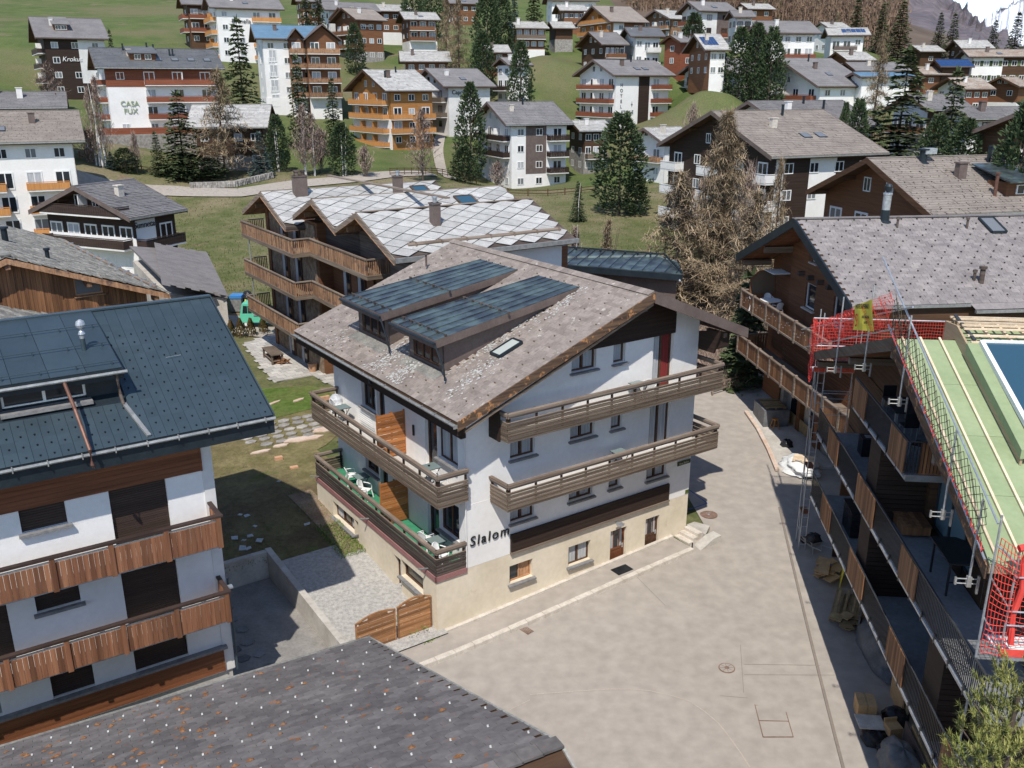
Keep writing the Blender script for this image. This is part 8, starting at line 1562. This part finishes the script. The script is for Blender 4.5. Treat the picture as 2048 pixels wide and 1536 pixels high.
M['leafy'] = mk('fresh_leaf', (.10, .17, .03), (.20, .27, .06), sc=3, rough=.8); o = b.build('ground_plants', 'leafy'); o['kind'] = 'stuff'; tag(o, 'fresh green herbs growing along the cream wall', 'ground cover')
# ---- far forest: bare brown larches with dark spruces among them
def forest(name, label, mat, n, seed, hh, dark):
    random.seed(seed); V_, F_ = [], []; pts = []
    while len(pts) < n:
        D = random.uniform(300, 640); px_ = random.uniform(1250, 2250); 
        q = dp(px_, 50, D); x, y = q.x, q.y
        if y + x * .5 < 352 + (30 if px_ < 1600 else 0): continue
        zt_ = float(hts([(x, y)])[0]) + 13; pt_ = 768 - FPX * (y * sin(PITCH) + (zt_ - CH) * cos(PITCH)) / (y * cos(PITCH) - (zt_ - CH) * sin(PITCH))
        if pt_ < np.interp(px_, [1700, 1760, 1850, 1960, 2048, 2300], [-300, -12, 36, 64, 84, 100]): continue
        if dark and random.random() < .6 and (x + y) % 70 > 30: continue
        pts.append((x, y))
    zs = hts(np.array(pts)); N0 = 0
    for (x, y), z in zip(pts, zs):
        H = random.uniform(*hh); R = H * (.20 if not dark else .17); m_ = 46 if not dark else 52
        for k in range(m_):
            t = random.random() ** .8; r = R * (1 - t) ** .8 * random.uniform(.2, 1.05); a = random.uniform(0, 6.28); c = (x + r * cos(a), y + r * sin(a), z + H * (.08 + .9 * t)); s = H * .045 * random.uniform(.6, 1.3); b_ = random.uniform(0, 6.28)
            V_ += [(c[0] - s * cos(b_) * .5, c[1] - s * sin(b_) * .5, c[2]), (c[0] + s * cos(b_) * .5, c[1] + s * sin(b_) * .5, c[2] - s * .2), (c[0] + cos(a) * s * .7, c[1] + sin(a) * s * .7, c[2] + s * (1.6 if not dark else -.6))]; F_.append((N0, N0 + 1, N0 + 2)); N0 += 3
        V_ += [(x - .2, y, z), (x + .2, y, z), (x, y, z + H)]; F_.append((N0, N0 + 1, N0 + 2)); N0 += 3
    mb = MB(); mb.v = V_; mb.f = F_; mb.m = [0] * len(F_); o = mb.build(name, mat); o['kind'] = 'stuff'; tag(o, label, 'forest')
M['forestlarch'] = mk('bare_larch_forest', (.15, .10, .07), (.25, .17, .12), sc=.05, island=.3, rough=.95)
forest('larch_forest', 'brown leafless larch forest on the slope at the upper right', 'forestlarch', 3600, 5, (9, 17), False)
forest('spruce_forest', 'dark spruces scattered through the brown forest', 'spruce', 330, 6, (9, 16), True)
# ---- mountains behind
def ridge(name, mat, D, prof, depth, seed, base):
    """prof: (px, py) skyline; a slope running down towards the camera from it"""
    random.seed(seed); pts = [dp(a, b_, D) for a, b_ in prof]; cols = []; P = []
    for a, b_ in zip(pts, pts[1:]):
        for k in range(10): P.append(a.lerp(b_, k / 10))
    P.append(pts[-1]); mb = MB(); nv = 26; n = len(P)
    ph = [random.uniform(0, 6.28) for _ in range(8)]
    for i, p in enumerate(P):
        jag = D * .004 * (random.random() - .5)
        for j in range(nv):
            t = j / (nv - 1); z = (p.z + jag) * (1 - t) + base * t; q = Vector((p.x, p.y, 0)) * (1 - t * depth); rr = sum(sin(i * f * .37 + j * g * .5 + ph[k]) for k, (f, g) in enumerate(((1, .6), (2.1, -.8), (3.3, 1.4), (5.1, .5)))) / 4
            mb.v.append((q.x + rr * D * .012 * min(1, t * 4), q.y + rr * D * .02 * min(1, t * 4), z + rr * D * .012 * min(1, t * 5) * (1 - t)))
    for i in range(n - 1):
        for j in range(nv - 1): a = i * nv + j; mb.f.append((a, a + 1, a + nv + 1, a + nv)); mb.m.append(0)
    return struct(mb.build(name, mat, smooth=False))
ridge('mountain', 'mountain', 1500, [(900, -260), (1300, -230), (1600, -150), (1780, -80), (1901, 0), (1935, 22), (1973, 51), (2048, 96), (2150, 130), (2400, 150)], .55, 3, 40)
ridge('snow_mountain', 'snow', 5200, [(1600, 160), (1900, 80), (1950, 48), (1963, 38), (1972, 36), (1985, 24), (1992, 22), (2005, 13), (2012, 12), (2028, -1), (2045, -6), (2070, -26), (2120, -40), (2200, -90), (2350, -60), (2600, -120), (3000, 0)], .3, 8, -200)
# ---- fences
def fence(pts, label, mat, hp=1.05, rails=(.45, .85), sp=2.4, wd=.1):
    P = [Vector((p[0], p[1], 0)) for p in pts]; n = max(1, int(sum((b - a).length for a, b in zip(P, P[1:])) / sp)); P = lerp_pts(P, n); o0 = P[0]; z0 = ht(o0.x, o0.y); t = thing('fence', label, 'fence', (o0.x, o0.y, z0)); Q = [Vector((p.x - o0.x, p.y - o0.y, ht(p.x, p.y) - z0)) for p in P]
    pieces('post', mat, t, [boxM(q.x - wd / 2, q.x + wd / 2, q.y - wd / 2, q.y + wd / 2, q.z - .2, q.z + hp) for q in Q])
    pieces('rail', mat, t, [beamM(a + Vector((0, 0, r)), b + Vector((0, 0, r)), .05, .11) for a, b in zip(Q, Q[1:]) for r in rails]); return t
f2 = lambda *l: [tuple(dp(a, b, D)[:2]) for a, b, D in l]
fence([tuple(gp(1424, 797, 1.4)[:2]), tuple(gp(1500, 772, 1.5)[:2]), tuple(gp(1560, 760, 1.5)[:2])], 'weathered two rail timber fence closing the street behind the white house', 'rail', 1.0, (.35, .8), 1.9)
fence(f2((1016, 388, 140), (1100, 388, 141), (1195, 372, 146)), 'dark brown rail fence in front of the brown and white flats', 'darkwood', 1.1, (.4, .85), 2.6, .16)
fence(f2((165, 352, 147), (300, 343, 147), (360, 336, 147)), 'pale timber fence across the garden at the left', 'larchlit', 1.0, (.4, .8), 2.4, .14)
fence(f2((780, 350, 147), (860, 342, 150), (905, 336, 154)), 'dark garden fence at the end of the lane', 'darkwood', 1.2, (.4, .8, 1.1), 1.2, .1)
fence(f2((905, 262, 168), (935, 300, 158), (952, 318, 154)), 'dark handrail beside the drive to the brown and white flats', 'darkwood', 1.1, (.5, 1.0), 2.0, .12)
P_ = lerp_pts([Vector((p.x, p.y, 0)) for p in (dp(385, 378, 139), dp(470, 378, 139), dp(545, 362, 144))], 44); t = thing('garden_wall', 'low rubble stone wall along the lane under the bare larch', 'wall', (0, 0, 0)); random.seed(3)
pieces('stone', 'stone_g', t, [Matrix.Translation((p.x, p.y, ht(p.x, p.y) + .25 + .42 * r)) @ Matrix.Rotation(random.uniform(-.3, .3), 4, 'Z') @ Matrix.Diagonal((random.uniform(.4, .62), .5, .42, 1)) for p in P_ for r in (0, 1)])
# ------------------------------------------------------------------ garden furniture on the balconies
def chair_proto(label, loc, rz, group):
    t = thing('plastic_chair', label, 'chair', loc, rz, group); b = MB(); b.poly([(-.22, -.22, .42), (.22, -.22, .42), (.2, .2, .41), (-.2, .2, .41)], (0, 0, .03)); b.build('seat', 'plastic', t)
    b = MB(); n = 8
    for k in range(n):
        a0, a1 = pi * (.12 + .76 * k / n), pi * (.12 + .76 * (k + 1) / n); P = lambda a, z: (.22 * cos(a), .17 + .07 * sin(a) + (z - .43) * .22, z); h0, h1 = .62 + .24 * sin(a0), .62 + .24 * sin(a1)
        b.quad(P(a0, .44), P(a1, .44), P(a1, h1), P(a0, h0))
        b.beam(P(a0, h0), P(a1, h1), .03, .03)
    b.build('backrest', 'plastic', t)
    for s in (-1, 1): b = MB(); b.tube([(s * .24, -.2, .42), (s * .26, -.2, .62), (s * .27, 0, .66), (s * .23, .2, .68)], .02, 5); b.build('armrest', 'plastic', t)
    pieces('leg', 'plastic', t, [beamM((s * .2, y * .2, .43), (s * .26, y * .27, 0), .045, .045) for s in (-1, 1) for y in (-1, 1)]); return t
def table_proto(label, loc, rz, mat='tglass', w=.62, d=.62):
    t = thing('garden_table', label, 'table', loc, rz); b = MB(); b.box(-w / 2, w / 2, -d / 2, d / 2, .70, .715); b.build('table_top', mat, t); b = MB()
    for a, c in (((-w / 2, -d / 2), (w / 2, -d / 2)), ((w / 2, -d / 2), (w / 2, d / 2)), ((w / 2, d / 2), (-w / 2, d / 2)), ((-w / 2, d / 2), (-w / 2, -d / 2))): b.tube([(*a, .7), (*c, .7)], .014, 5)
    b.build('frame', 'metal_dark', t); pieces('leg', 'metal_dark', t, [beamM((s * w * .42, y * d * .42, .7), (-s * w * .3, y * d * .42, 0), .025, .025) for s in (-1, 1) for y in (-1, 1)]); return t
R34 = radians(34.6)
def at_y(u, v, z): q = yard(u, v); return (q.x, q.y, z)
CG = 'white plastic chairs on the balconies of the white house'
for lb, u, v, z, rz in (('white plastic chair on the green balcony beside the glass table, nearer the board screen', .72, 2.05, 2.8, 2.6), ('white plastic chair in the corner of the green balcony in front of the word Slalom', .55, .55, 2.8, 1.0),
    ('white plastic chair at the far end of the shaded green balcony', .95, 9.4, 2.8, 2.0), ('white plastic chair on the green balcony behind the board screen', .75, 7.6, 2.8, 1.2),
    ('white plastic chair in the near corner of the upper yard balcony', .7, .75, 5.84, 2.4), ('white plastic chair leaning at the far end of the upper yard balcony', 1.0, 10.6, 5.84, 2.2),
    ('white plastic chair on the top street balcony beside the red curtained door', 10.2, -.45, 8.1, 2.9)): chair_proto(lb, at_y(u, v, z), rz, CG)
for lb, u, v, z in (('square glass table between two chairs on the green balcony', .75, 1.25, 2.8), ('square glass table on the shaded green balcony', 1.0, 8.5, 2.8), ('glass table with an ashtray in the near corner of the upper yard balcony', .75, 1.5, 5.84), ('glass table at the far end of the upper yard balcony', .8, 9.7, 5.84),
    ('glass table on the top street balcony', 9.5, -.5, 8.1), ('glass table on the middle street balcony, leaning against the wall', 8.6, -.55, 5.3)): table_proto(lb, at_y(u, v, z), R34)
b = MB(); b.lathe((0, 0, 0), [(.3, 0), (.34, .3), (.3, .6), (.15, .78), (.04, .82)], 12); M['wrap'] = mk('clear_plastic_wrap', (.4, .42, .46), (.55, .57, .6), sc=4, rough=.25); o = tag(b.build('wrapped_parasol', 'wrap'), 'bundle wrapped in grey film in the far corner of the upper yard balcony', 'bundle'); o.location = at_y(1.1, 11.1, 5.9)
t = thing('flower_box', 'orange window box on the far end railing of the upper yard balcony', 'planter', at_y(.5, 11.25, 6.45), R34); MB().box(-.35, .35, -.09, .09, 0, .2).build('box', 'terracotta', t)
b = MB(); b.lathe((0, 0, 0), [(.05, 0), (.05, .03)], 8); o = tag(b.build('ashtray', 'blackbag'), 'black ashtray on the corner glass table', 'ashtray'); o.location = at_y(.7, 1.55, 6.57)
# drying rack resting against the wall
t = thing('drying_rack', 'white wire laundry rack folded against the wall of the upper yard balcony', 'rack', at_y(1.25, 8.2, 5.84), R34); b = MB()
for k in range(7): b.tube([(-.02 - k * .03, -.9, .1 + k * .13), (-.02 - k * .03, .6, .1 + k * .13)], .009, 4)
b.build('bars', 'frame_w', t)
# ------------------------------------------------------------------ balconies of the carved chalet and the house under repair
def kp(x, y, z): q = Vector((13.93, 53.91, 0)) + azd(83.7) * x + azd(-6.3) * y; return (q.x, q.y, z)
t = thing('garden_table', 'round white table on the upper carved balcony', 'table', kp(1.05, -1.9, 7.74), 0); MB().lathe((0, 0, 0), [(.62, .7), (.62, .73)], 24).build('table_top', 'plastic', t); MB().lathe((0, 0, 0), [(.28, 0), (.05, .05), (.04, .7)], 10).build('leg', 'plastic', t)
for lb, x, y, rz in (('white chair behind the round white table on the carved balcony', 1.3, -1.0, 0), ('white chair left of the round white table on the carved balcony', .3, -1.4, 1.2), ('white chair right of the round white table on the carved balcony', 1.1, -2.9, 3.4)): chair_proto(lb, kp(x, y, 7.74), rz, 'white chairs round the table on the carved balcony')
def rp(n, s, z): q = Vector((12.38, 34.33, 0)) + azd(96.3) * n + azd(6.3) * s; return (q.x, q.y, z)
def box_thing(name, label, cat, loc, rz, parts): 
    t = thing(name, label, cat, loc, rz)
    for nm, mat, bx in parts: MB().box(*bx).build(nm, mat, t)
    return t
t = thing('garden_table', 'grey framed dining table on the top balcony of the house under repair', 'table', rp(1.0, -6.6, 9.92), radians(-6.3)); MB().box(-.45, .45, -.8, .8, .7, .74).build('table_top', 'metal_dark', t); pieces('leg', 'gutter', t, [boxM(x - .04, x + .04, y - .04, y + .04, 0, .7) for x in (-.4, .4) for y in (-.75, .75)])
for lb, n, s, rz in (('dark chair in front of the dining table on the top balcony', .9, -7.7, 3.1), ('dark chair behind the dining table on the top balcony', 1.0, -5.4, 0), ('dark chair at the railing end of the top balcony', .8, -9.3, 4.0)):
    t = thing('terrace_chair', lb, 'chair', rp(n, s, 9.92), rz, 'dark chairs on the top balcony'); MB().box(-.22, .22, -.22, .22, .42, .46).build('seat', 'black_steel', t); MB().box(-.22, .22, .2, .24, .46, .92).build('backrest', 'black_steel', t); pieces('leg', 'gutter', t, [boxM(x - .015, x + .015, y - .015, y + .015, 0, .42) for x in (-.2, .2) for y in (-.2, .2)])
t = thing('bistro_table', 'small round dark table by the end screen of the top balcony', 'table', rp(1.1, -9.9, 9.92)); MB().lathe((0, 0, 0), [(.35, .7), (.35, .73)], 18).build('table_top', 'black_steel', t); MB().lathe((0, 0, 0), [(.2, 0), (.03, .04), (.03, .7)], 8).build('leg', 'black_steel', t)
t = thing('wooden_chest', 'low timber chest on wheels in the corner of the middle balcony', 'chest', rp(1.15, -8.5, 7.12), radians(-6.3)); MB().box(-.42, .42, -.5, .5, .08, .36).build('body', 'larch', t); pieces('lid_board', 'larch', t, [boxM(-.45 + k * .15, -.31 + k * .15, -.53, .53, .36, .39) for k in range(6)])
t = thing('standing_table', 'black high folding table on the middle balcony near the scaffold', 'table', rp(1.35, -11.7, 7.12), radians(-6.3)); MB().poly([(-.5, -.8, 1.0), (.5, -.8, 1.0), (.5, .5, 1.0), (.2, .8, 1.0), (-.5, .8, 1.0)], (0, 0, .05)).build('table_top', 'black_steel', t); pieces('leg', 'black_steel', t, [boxM(x - .025, x + .025, y - .025, y + .025, 0, 1) for x in (-.42, .42) for y in (-.7, .6)]); pieces('stretcher', 'black_steel', t, [boxM(-.42, .42, -.71, -.69, .4, .43)])
box_thing('storage_box', 'big black storage cabinet on the lower balcony', 'cabinet', rp(1.1, -3.3, 4.4), radians(-6.3), (('body', 'blackbag', (-.45, .45, -.6, .6, 0, 1.0)), ('lid', 'black_steel', (-.48, .48, -.63, .63, 1.0, 1.05))))
box_thing('heater', 'dark gas heater against the wall of the middle balcony', 'heater', rp(1.35, -2.2, 7.12), radians(-6.3), (('body', 'black_steel', (-.25, .25, -.3, .3, 0, .7)), ('top_plate', 'steel', (-.1, .1, -.12, .12, .7, .73))))
# ------------------------------------------------------------------ clutter along the shaded foot of the house under repair
random.seed(12)
def gz(n, s): q = rp(n, s, 0); return ht(q[0], q[1]) + .06
def ploc(px_, py_, z=.1): p = gp(px_, py_, z); return (p.x, p.y, ht(p.x, p.y) + .06)
t = thing('board_pile', 'untidy pile of yellow formwork boards nearer the wheelbarrow', 'boards', ploc(1655, 1165), radians(-20)); pieces('board', 'card', t, [Matrix.Translation((random.uniform(-.35, .35), random.uniform(-.7, .7), .06 + k * .035)) @ Matrix.Rotation(random.uniform(-1, 1), 4, 'Z') @ Matrix.Rotation(random.uniform(-.15, .15), 4, 'X') @ Matrix.Diagonal((random.uniform(.3, .5), random.uniform(.5, .95), .03, 1)) for k in range(14)])
MB().add([tuple(Vector(p)) for p in [(.45, -.9, .02), (.5, .9, .02), (.6, .9, .9), (.55, -.9, .85), (.48, -.9, .02), (.53, .9, .02), (.63, .9, .9), (.58, -.9, .85)]], [(0, 1, 2, 3), (7, 6, 5, 4), (3, 2, 6, 7), (0, 3, 7, 4), (1, 5, 6, 2)]).build('leaning_panel', 'yellow', t)
M['scrap'] = mk('used_formwork_wood', (.20, .14, .07), (.34, .25, .13), sc=4, rough=.85, island=.35); 
t = thing('board_pile', 'stack of leaning planks and boards, the larger pile in the shade', 'boards', ploc(1692, 1232), radians(-24)); pieces('plank', 'scrap', t, [beamM((-.55 + k * .105, -1.0 + random.uniform(-.1, .1), .05 + .02 * (k % 3)), (-.45 + k * .105, .9 + random.uniform(-.2, .2), .38 + random.uniform(-.05, .1)), .085, .03) for k in range(12)])
pieces('board', 'scrap', t, [Matrix.Translation((random.uniform(-.4, .4), -1.1 + random.uniform(-.3, .4), .1 + k * .035)) @ Matrix.Rotation(random.uniform(-.6, .6), 4, 'Z') @ Matrix.Diagonal((random.uniform(.3, .5), random.uniform(.35, .6), .03, 1)) for k in range(9)])
MB().box(.5, .55, -1.6, -.4, .05, .75).build('picture_board', 'slate_d', t)
t = thing('wheelbarrow', 'grey wheelbarrow loaded with a black bag', 'wheelbarrow', ploc(1622, 1118), radians(-70)); MB().add([(-.5, -.3, .55), (.35, -.3, .55), (.35, .3, .55), (-.5, .3, .55), (-.3, -.2, .3), (.2, -.2, .3), (.2, .2, .3), (-.3, .2, .3)], [(4, 7, 6, 5), (0, 4, 5, 1), (1, 5, 6, 2), (2, 6, 7, 3), (3, 7, 4, 0)]).build('tray', 'gutter', t)
for s in (-1, 1): MB().tube([(-.75, s * .12, .25), (.1, s * .24, .3), (.95, s * .3, .5)], .018, 5).build('handle', 'steel', t); MB().tube([(.3, s * .22, .34), (.35, s * .24, 0)], .016, 5).build('leg', 'steel', t)
b = MB(); n = 14; b.add([(-.72 + .18 * cos(2 * pi * k / n), sy, .18 + .18 * sin(2 * pi * k / n)) for sy in (-.04, .04) for k in range(n)], [tuple(range(n)), tuple(range(n, 2 * n))] + [(k, k + n, (k + 1) % n + n, (k + 1) % n) for k in range(n)]); b.build('wheel', 'tyre', t)
def blob(name, label, cat, loc, sx, sy, sz, mat, seed, n=18, rough=.12):
    random.seed(seed); b = MB(); m_ = 10; ph = [random.uniform(0, 6.28) for _ in range(6)]
    for j in range(m_ + 1):
        v = pi / 2 * j / m_
        for i in range(n): a = 2 * pi * i / n; r = 1 + rough * (sin(3 * a + ph[0] + j) + .6 * sin(7 * a + ph[1] - j * 1.3) + .4 * sin(11 * a + ph[2] + 2 * j)); b.v.append((sx * cos(a) * cos(v) ** .6 * r, sy * sin(a) * cos(v) ** .6 * r, sz * sin(v) * (1 + rough * .5 * sin(5 * a + ph[3]))))
    for j in range(m_):
        for i in range(n): b.f.append((j * n + i, j * n + (i + 1) % n, (j + 1) * n + (i + 1) % n, (j + 1) * n + i)); b.m.append(0)
    o = tag(b.build(name, mat, smooth=True), label, cat); o.location = loc; return o
q = ploc(1622, 1118); blob('rubbish_bag', 'black bag lying in the wheelbarrow', 'bag', (q[0], q[1], q[2] + .42), .36, .3, .42, 'blackbag', 3)
o = blob('covered_stack', 'long stack under a dark tarpaulin against the ground floor wall', 'tarpaulin', ploc(1752, 1310), .6, 1.8, .85, 'tarp', 4, 30, .07); o.rotation_euler = (0, 0, radians(-4))
o = blob('covered_stack', 'grey tarpaulin heap at the bottom edge below the railings', 'tarpaulin', ploc(1800, 1545), .6, 1.0, .95, 'tarp', 5, 30, .1)
blob('rubbish_bag', 'black plastic bag behind the big cardboard box', 'bag', ploc(1790, 1440), .42, .4, .45, 'blackbag', 6); blob('rubbish_bag', 'black plastic bag under the pale board by the cardboard', 'bag', ploc(1752, 1478), .5, .42, .35, 'blackbag', 7); blob('rubbish_bag', 'small black bag nearest the bottom edge', 'bag', ploc(1770, 1498), .3, .25, .3, 'blackbag', 8); blob('rubbish_bag', 'grey black bag at the end of the white covered pallets', 'bag', ploc(1572, 905, .9), .35, .35, .45, 'blackbag', 9)
box_thing('cardboard_box', 'large used cardboard box standing on the shaded strip', 'box', ploc(1728, 1428), radians(-10), (('body', 'card', (-.3, .3, -.35, .35, 0, .6)), ('tape', 'scrap', (-.03, .03, -.352, .352, .2, .602))))
box_thing('pale_board', 'pale grey board lying on the black bags', 'board', tuple(Vector(ploc(1742, 1462)) + Vector((0, 0, .38))), radians(-6), (('board', 'kerb', (-.5, .35, -.38, .34, 0, .03)),))
box_thing('cardboard_box', 'small open cardboard box between the bags and the wall boards', 'box', ploc(1783, 1480), radians(8), (('body', 'card', (-.22, .22, -.2, .2, 0, .62)), ('flap', 'card', (-.22, .22, .2, .24, .5, .75))))
box_thing('cardboard_sheet', 'flattened cardboard leaning against the wall below the wood panel', 'cardboard', ploc(1780, 1410), radians(-6), (('sheet', 'card', (.15, .2, -.7, .6, 0, 1.0)), ('sheet', 'scrap', (.25, .3, -.9, .3, 0, .8))))
box_thing('plywood_sheets', 'grey plywood sheets leaning along the wall at the bottom edge', 'boards', ploc(1830, 1540), radians(-6), (('sheet', 'fascia', (-.05, 0, -1.2, 1.2, 0, .95)), ('sheet', 'scrap', (.05, .1, -1.4, .9, 0, 1.05))))
# pallets under white sheeting, tarpaulined crates and stools by the carved chalet
q = ploc(1600, 940, 1.0); o = blob('white_sheeting', 'white tarpaulin spread over the pallet stack', 'tarpaulin', q, .95, 1.3, .55, 'tarpw', 10, 26, .12)
t = thing('pallet', 'timber pallet lying on the white sheeting behind the scaffold tower', 'pallet', (q[0] + .1, q[1] - .2, q[2] + .58), radians(-25)); pieces('deck_board', 'rawwood', t, [boxM(-.55, .55, -.4 + k * .17, -.29 + k * .17, .1, .125) for k in range(5)]); pieces('block', 'rawwood', t, [boxM(x - .07, x + .07, y - .06, y + .06, 0, .1) for x in (-.48, 0, .48) for y in (-.34, 0, .34)])
q = ploc(1540, 850, 1.2); box_thing('covered_crates', 'crates wrapped in dark sheeting beside the carved chalet', 'crate', q, radians(2), (('sheeting', 'tarp', (-.75, .75, -1.0, 1.0, 0, 1.05)),)); t = thing('pallet', 'old pallet on top of the dark wrapped crates', 'pallet', (q[0], q[1], q[2] + 1.06), radians(2)); pieces('deck_board', 'scrap', t, [boxM(-.6, .6, -.8 + k * .24, -.64 + k * .24, .08, .11) for k in range(7)]); pieces('bearer', 'scrap', t, [boxM(x - .05, x + .05, -.8, .8, 0, .08) for x in (-.5, 0, .5)])
for lb, a, c_ in (('wooden bar stool left of its pair on the pink edged step', 1548, 865), ('wooden bar stool right of its pair, nearer the wall', 1571, 858)):
    t = thing('bar_stool', lb, 'stool', ploc(a, c_, 1.2), .3, 'wooden bar stools'); MB().lathe((0, 0, 0), [(.17, .66), (.18, .70), (.16, .71)], 16).build('seat', 'honeywood', t); pieces('leg', 'honeywood', t, [beamM((s * .1, y * .1, .66), (s * .2, y * .2, 0), .035, .035) for s in (-1, 1) for y in (-1, 1)]); pieces('stretcher', 'honeywood', t, [beamM((s * .17, -.17, .22), (s * .17, .17, .22), .02, .02) for s in (-1, 1)] + [beamM((-.15, s * .15, .36), (.15, s * .15, .36), .02, .02) for s in (-1, 1)])
P_ = [kp(x, y, 0) for x, y in ((.1, -2.0), (-.1, -4.5), (-.5, -7.2), (-1.0, -9.8), (2.2, -9.8), (2.2, -2.0))]; b = MB(); b.poly([(x, y, ht(x, y)) for x, y, _ in P_], (0, 0, .16)); struct(b.build('entrance_step', 'concrete'))
for a, c_ in zip(P_[:3], P_[1:4]): b = MB(); b.beam((a[0], a[1], ht(a[0], a[1]) + .16), (c_[0], c_[1], ht(c_[0], c_[1]) + .16), .22, .1); struct(b.build('pink_edging', 'pinkstone'))
box_thing('door_mat', 'dark door mat on the step of the carved chalet', 'mat', kp(.9, -8.6, ht(*kp(.9, -8.6, 0)[:2]) + .165), radians(6.3), (('mat', 'scrap', (-.35, .35, -.5, .5, 0, .02)),))
box_thing('timber_panel', 'long pale board leaning on the window wall of the carved chalet', 'board', kp(2.05, -5.3, 1.5), radians(6.3), (('board', 'scrap', (0, .05, -1.6, 1.6, 0, .7)),))
# kerb line of the shaded strip, small sign and scaffold bases
b = MB(); pts = [Vector(rp(.05 - .1 * k, 6 - k * 2.2, 0)) for k in range(15)]
for a, c_ in zip(pts, pts[1:]): a.z = ht(a.x, a.y) + .07; c_.z = ht(c_.x, c_.y) + .07; b.beam(a, c_, .1, .05)
struct(b.build('shaded_kerb', 'seam'))
M['bluepaint'] = mk('blue_road_paint', (.05, .08, .30), (.07, .10, .36), rough=.8); b = MB(); pp = [gp(x, y, .7) for x, y in ((1376, 988), (1414, 1013), (1374, 1026))]
for a, c_ in zip(pp, pp[1:]): n = 5; [b.beam((lambda p: (p.x, p.y, ht(p.x, p.y) + .062))(a.lerp(c_, k / n)), (lambda p: (p.x, p.y, ht(p.x, p.y) + .062))(a.lerp(c_, (k + 1) / n)), .05, .004) for k in range(n)]
struct(b.build('blue_bay_marking', 'bluepaint'))
# streaks of pale lichen along the white house roof and rain streaks on the cream wall
random.seed(19); b = MB(); 
for cu, cv, lu, lv, n in ((1.6, 6.0, 2.2, .35, 420), (1.3, 4.3, 1.6, .3, 320), (4.8, 2.3, 2.6, .22, 260), (2.4, .9, 1.6, .25, 160), (7.4, 2.0, 1.6, .2, 120), (1.0, 10.5, .8, .6, 60)):
    for k in range(n):
        u = cu + random.gauss(0, lu * .5); v = cv + random.gauss(0, lv) + (u - cu) * .12
        if not (.5 < u < 9.2) or in_dormer(u, v) : continue
        z = eL[1] + kl * (u - eL[0]) + .045; s = random.uniform(.015, .06); a = random.uniform(0, 6.28); c = Vector((u, v, z)); m_ = 5
        b.add([c + Vector((s * cos(a + 2 * pi * j / m_) * random.uniform(.6, 1.3), s * sin(a + 2 * pi * j / m_) * random.uniform(.6, 1.3), 0)) + Vector((0, 0, kl * s * cos(a + 2 * pi * j / m_))) for j in range(m_)], [tuple(range(m_))])
M['lichen'] = mk('pale_lichen', (.34, .35, .34), (.50, .48, .45), sc=5, rough=.9); o = b.build('lichen_patches', 'lichen', R_SLALOM); o['kind'] = 'stuff'
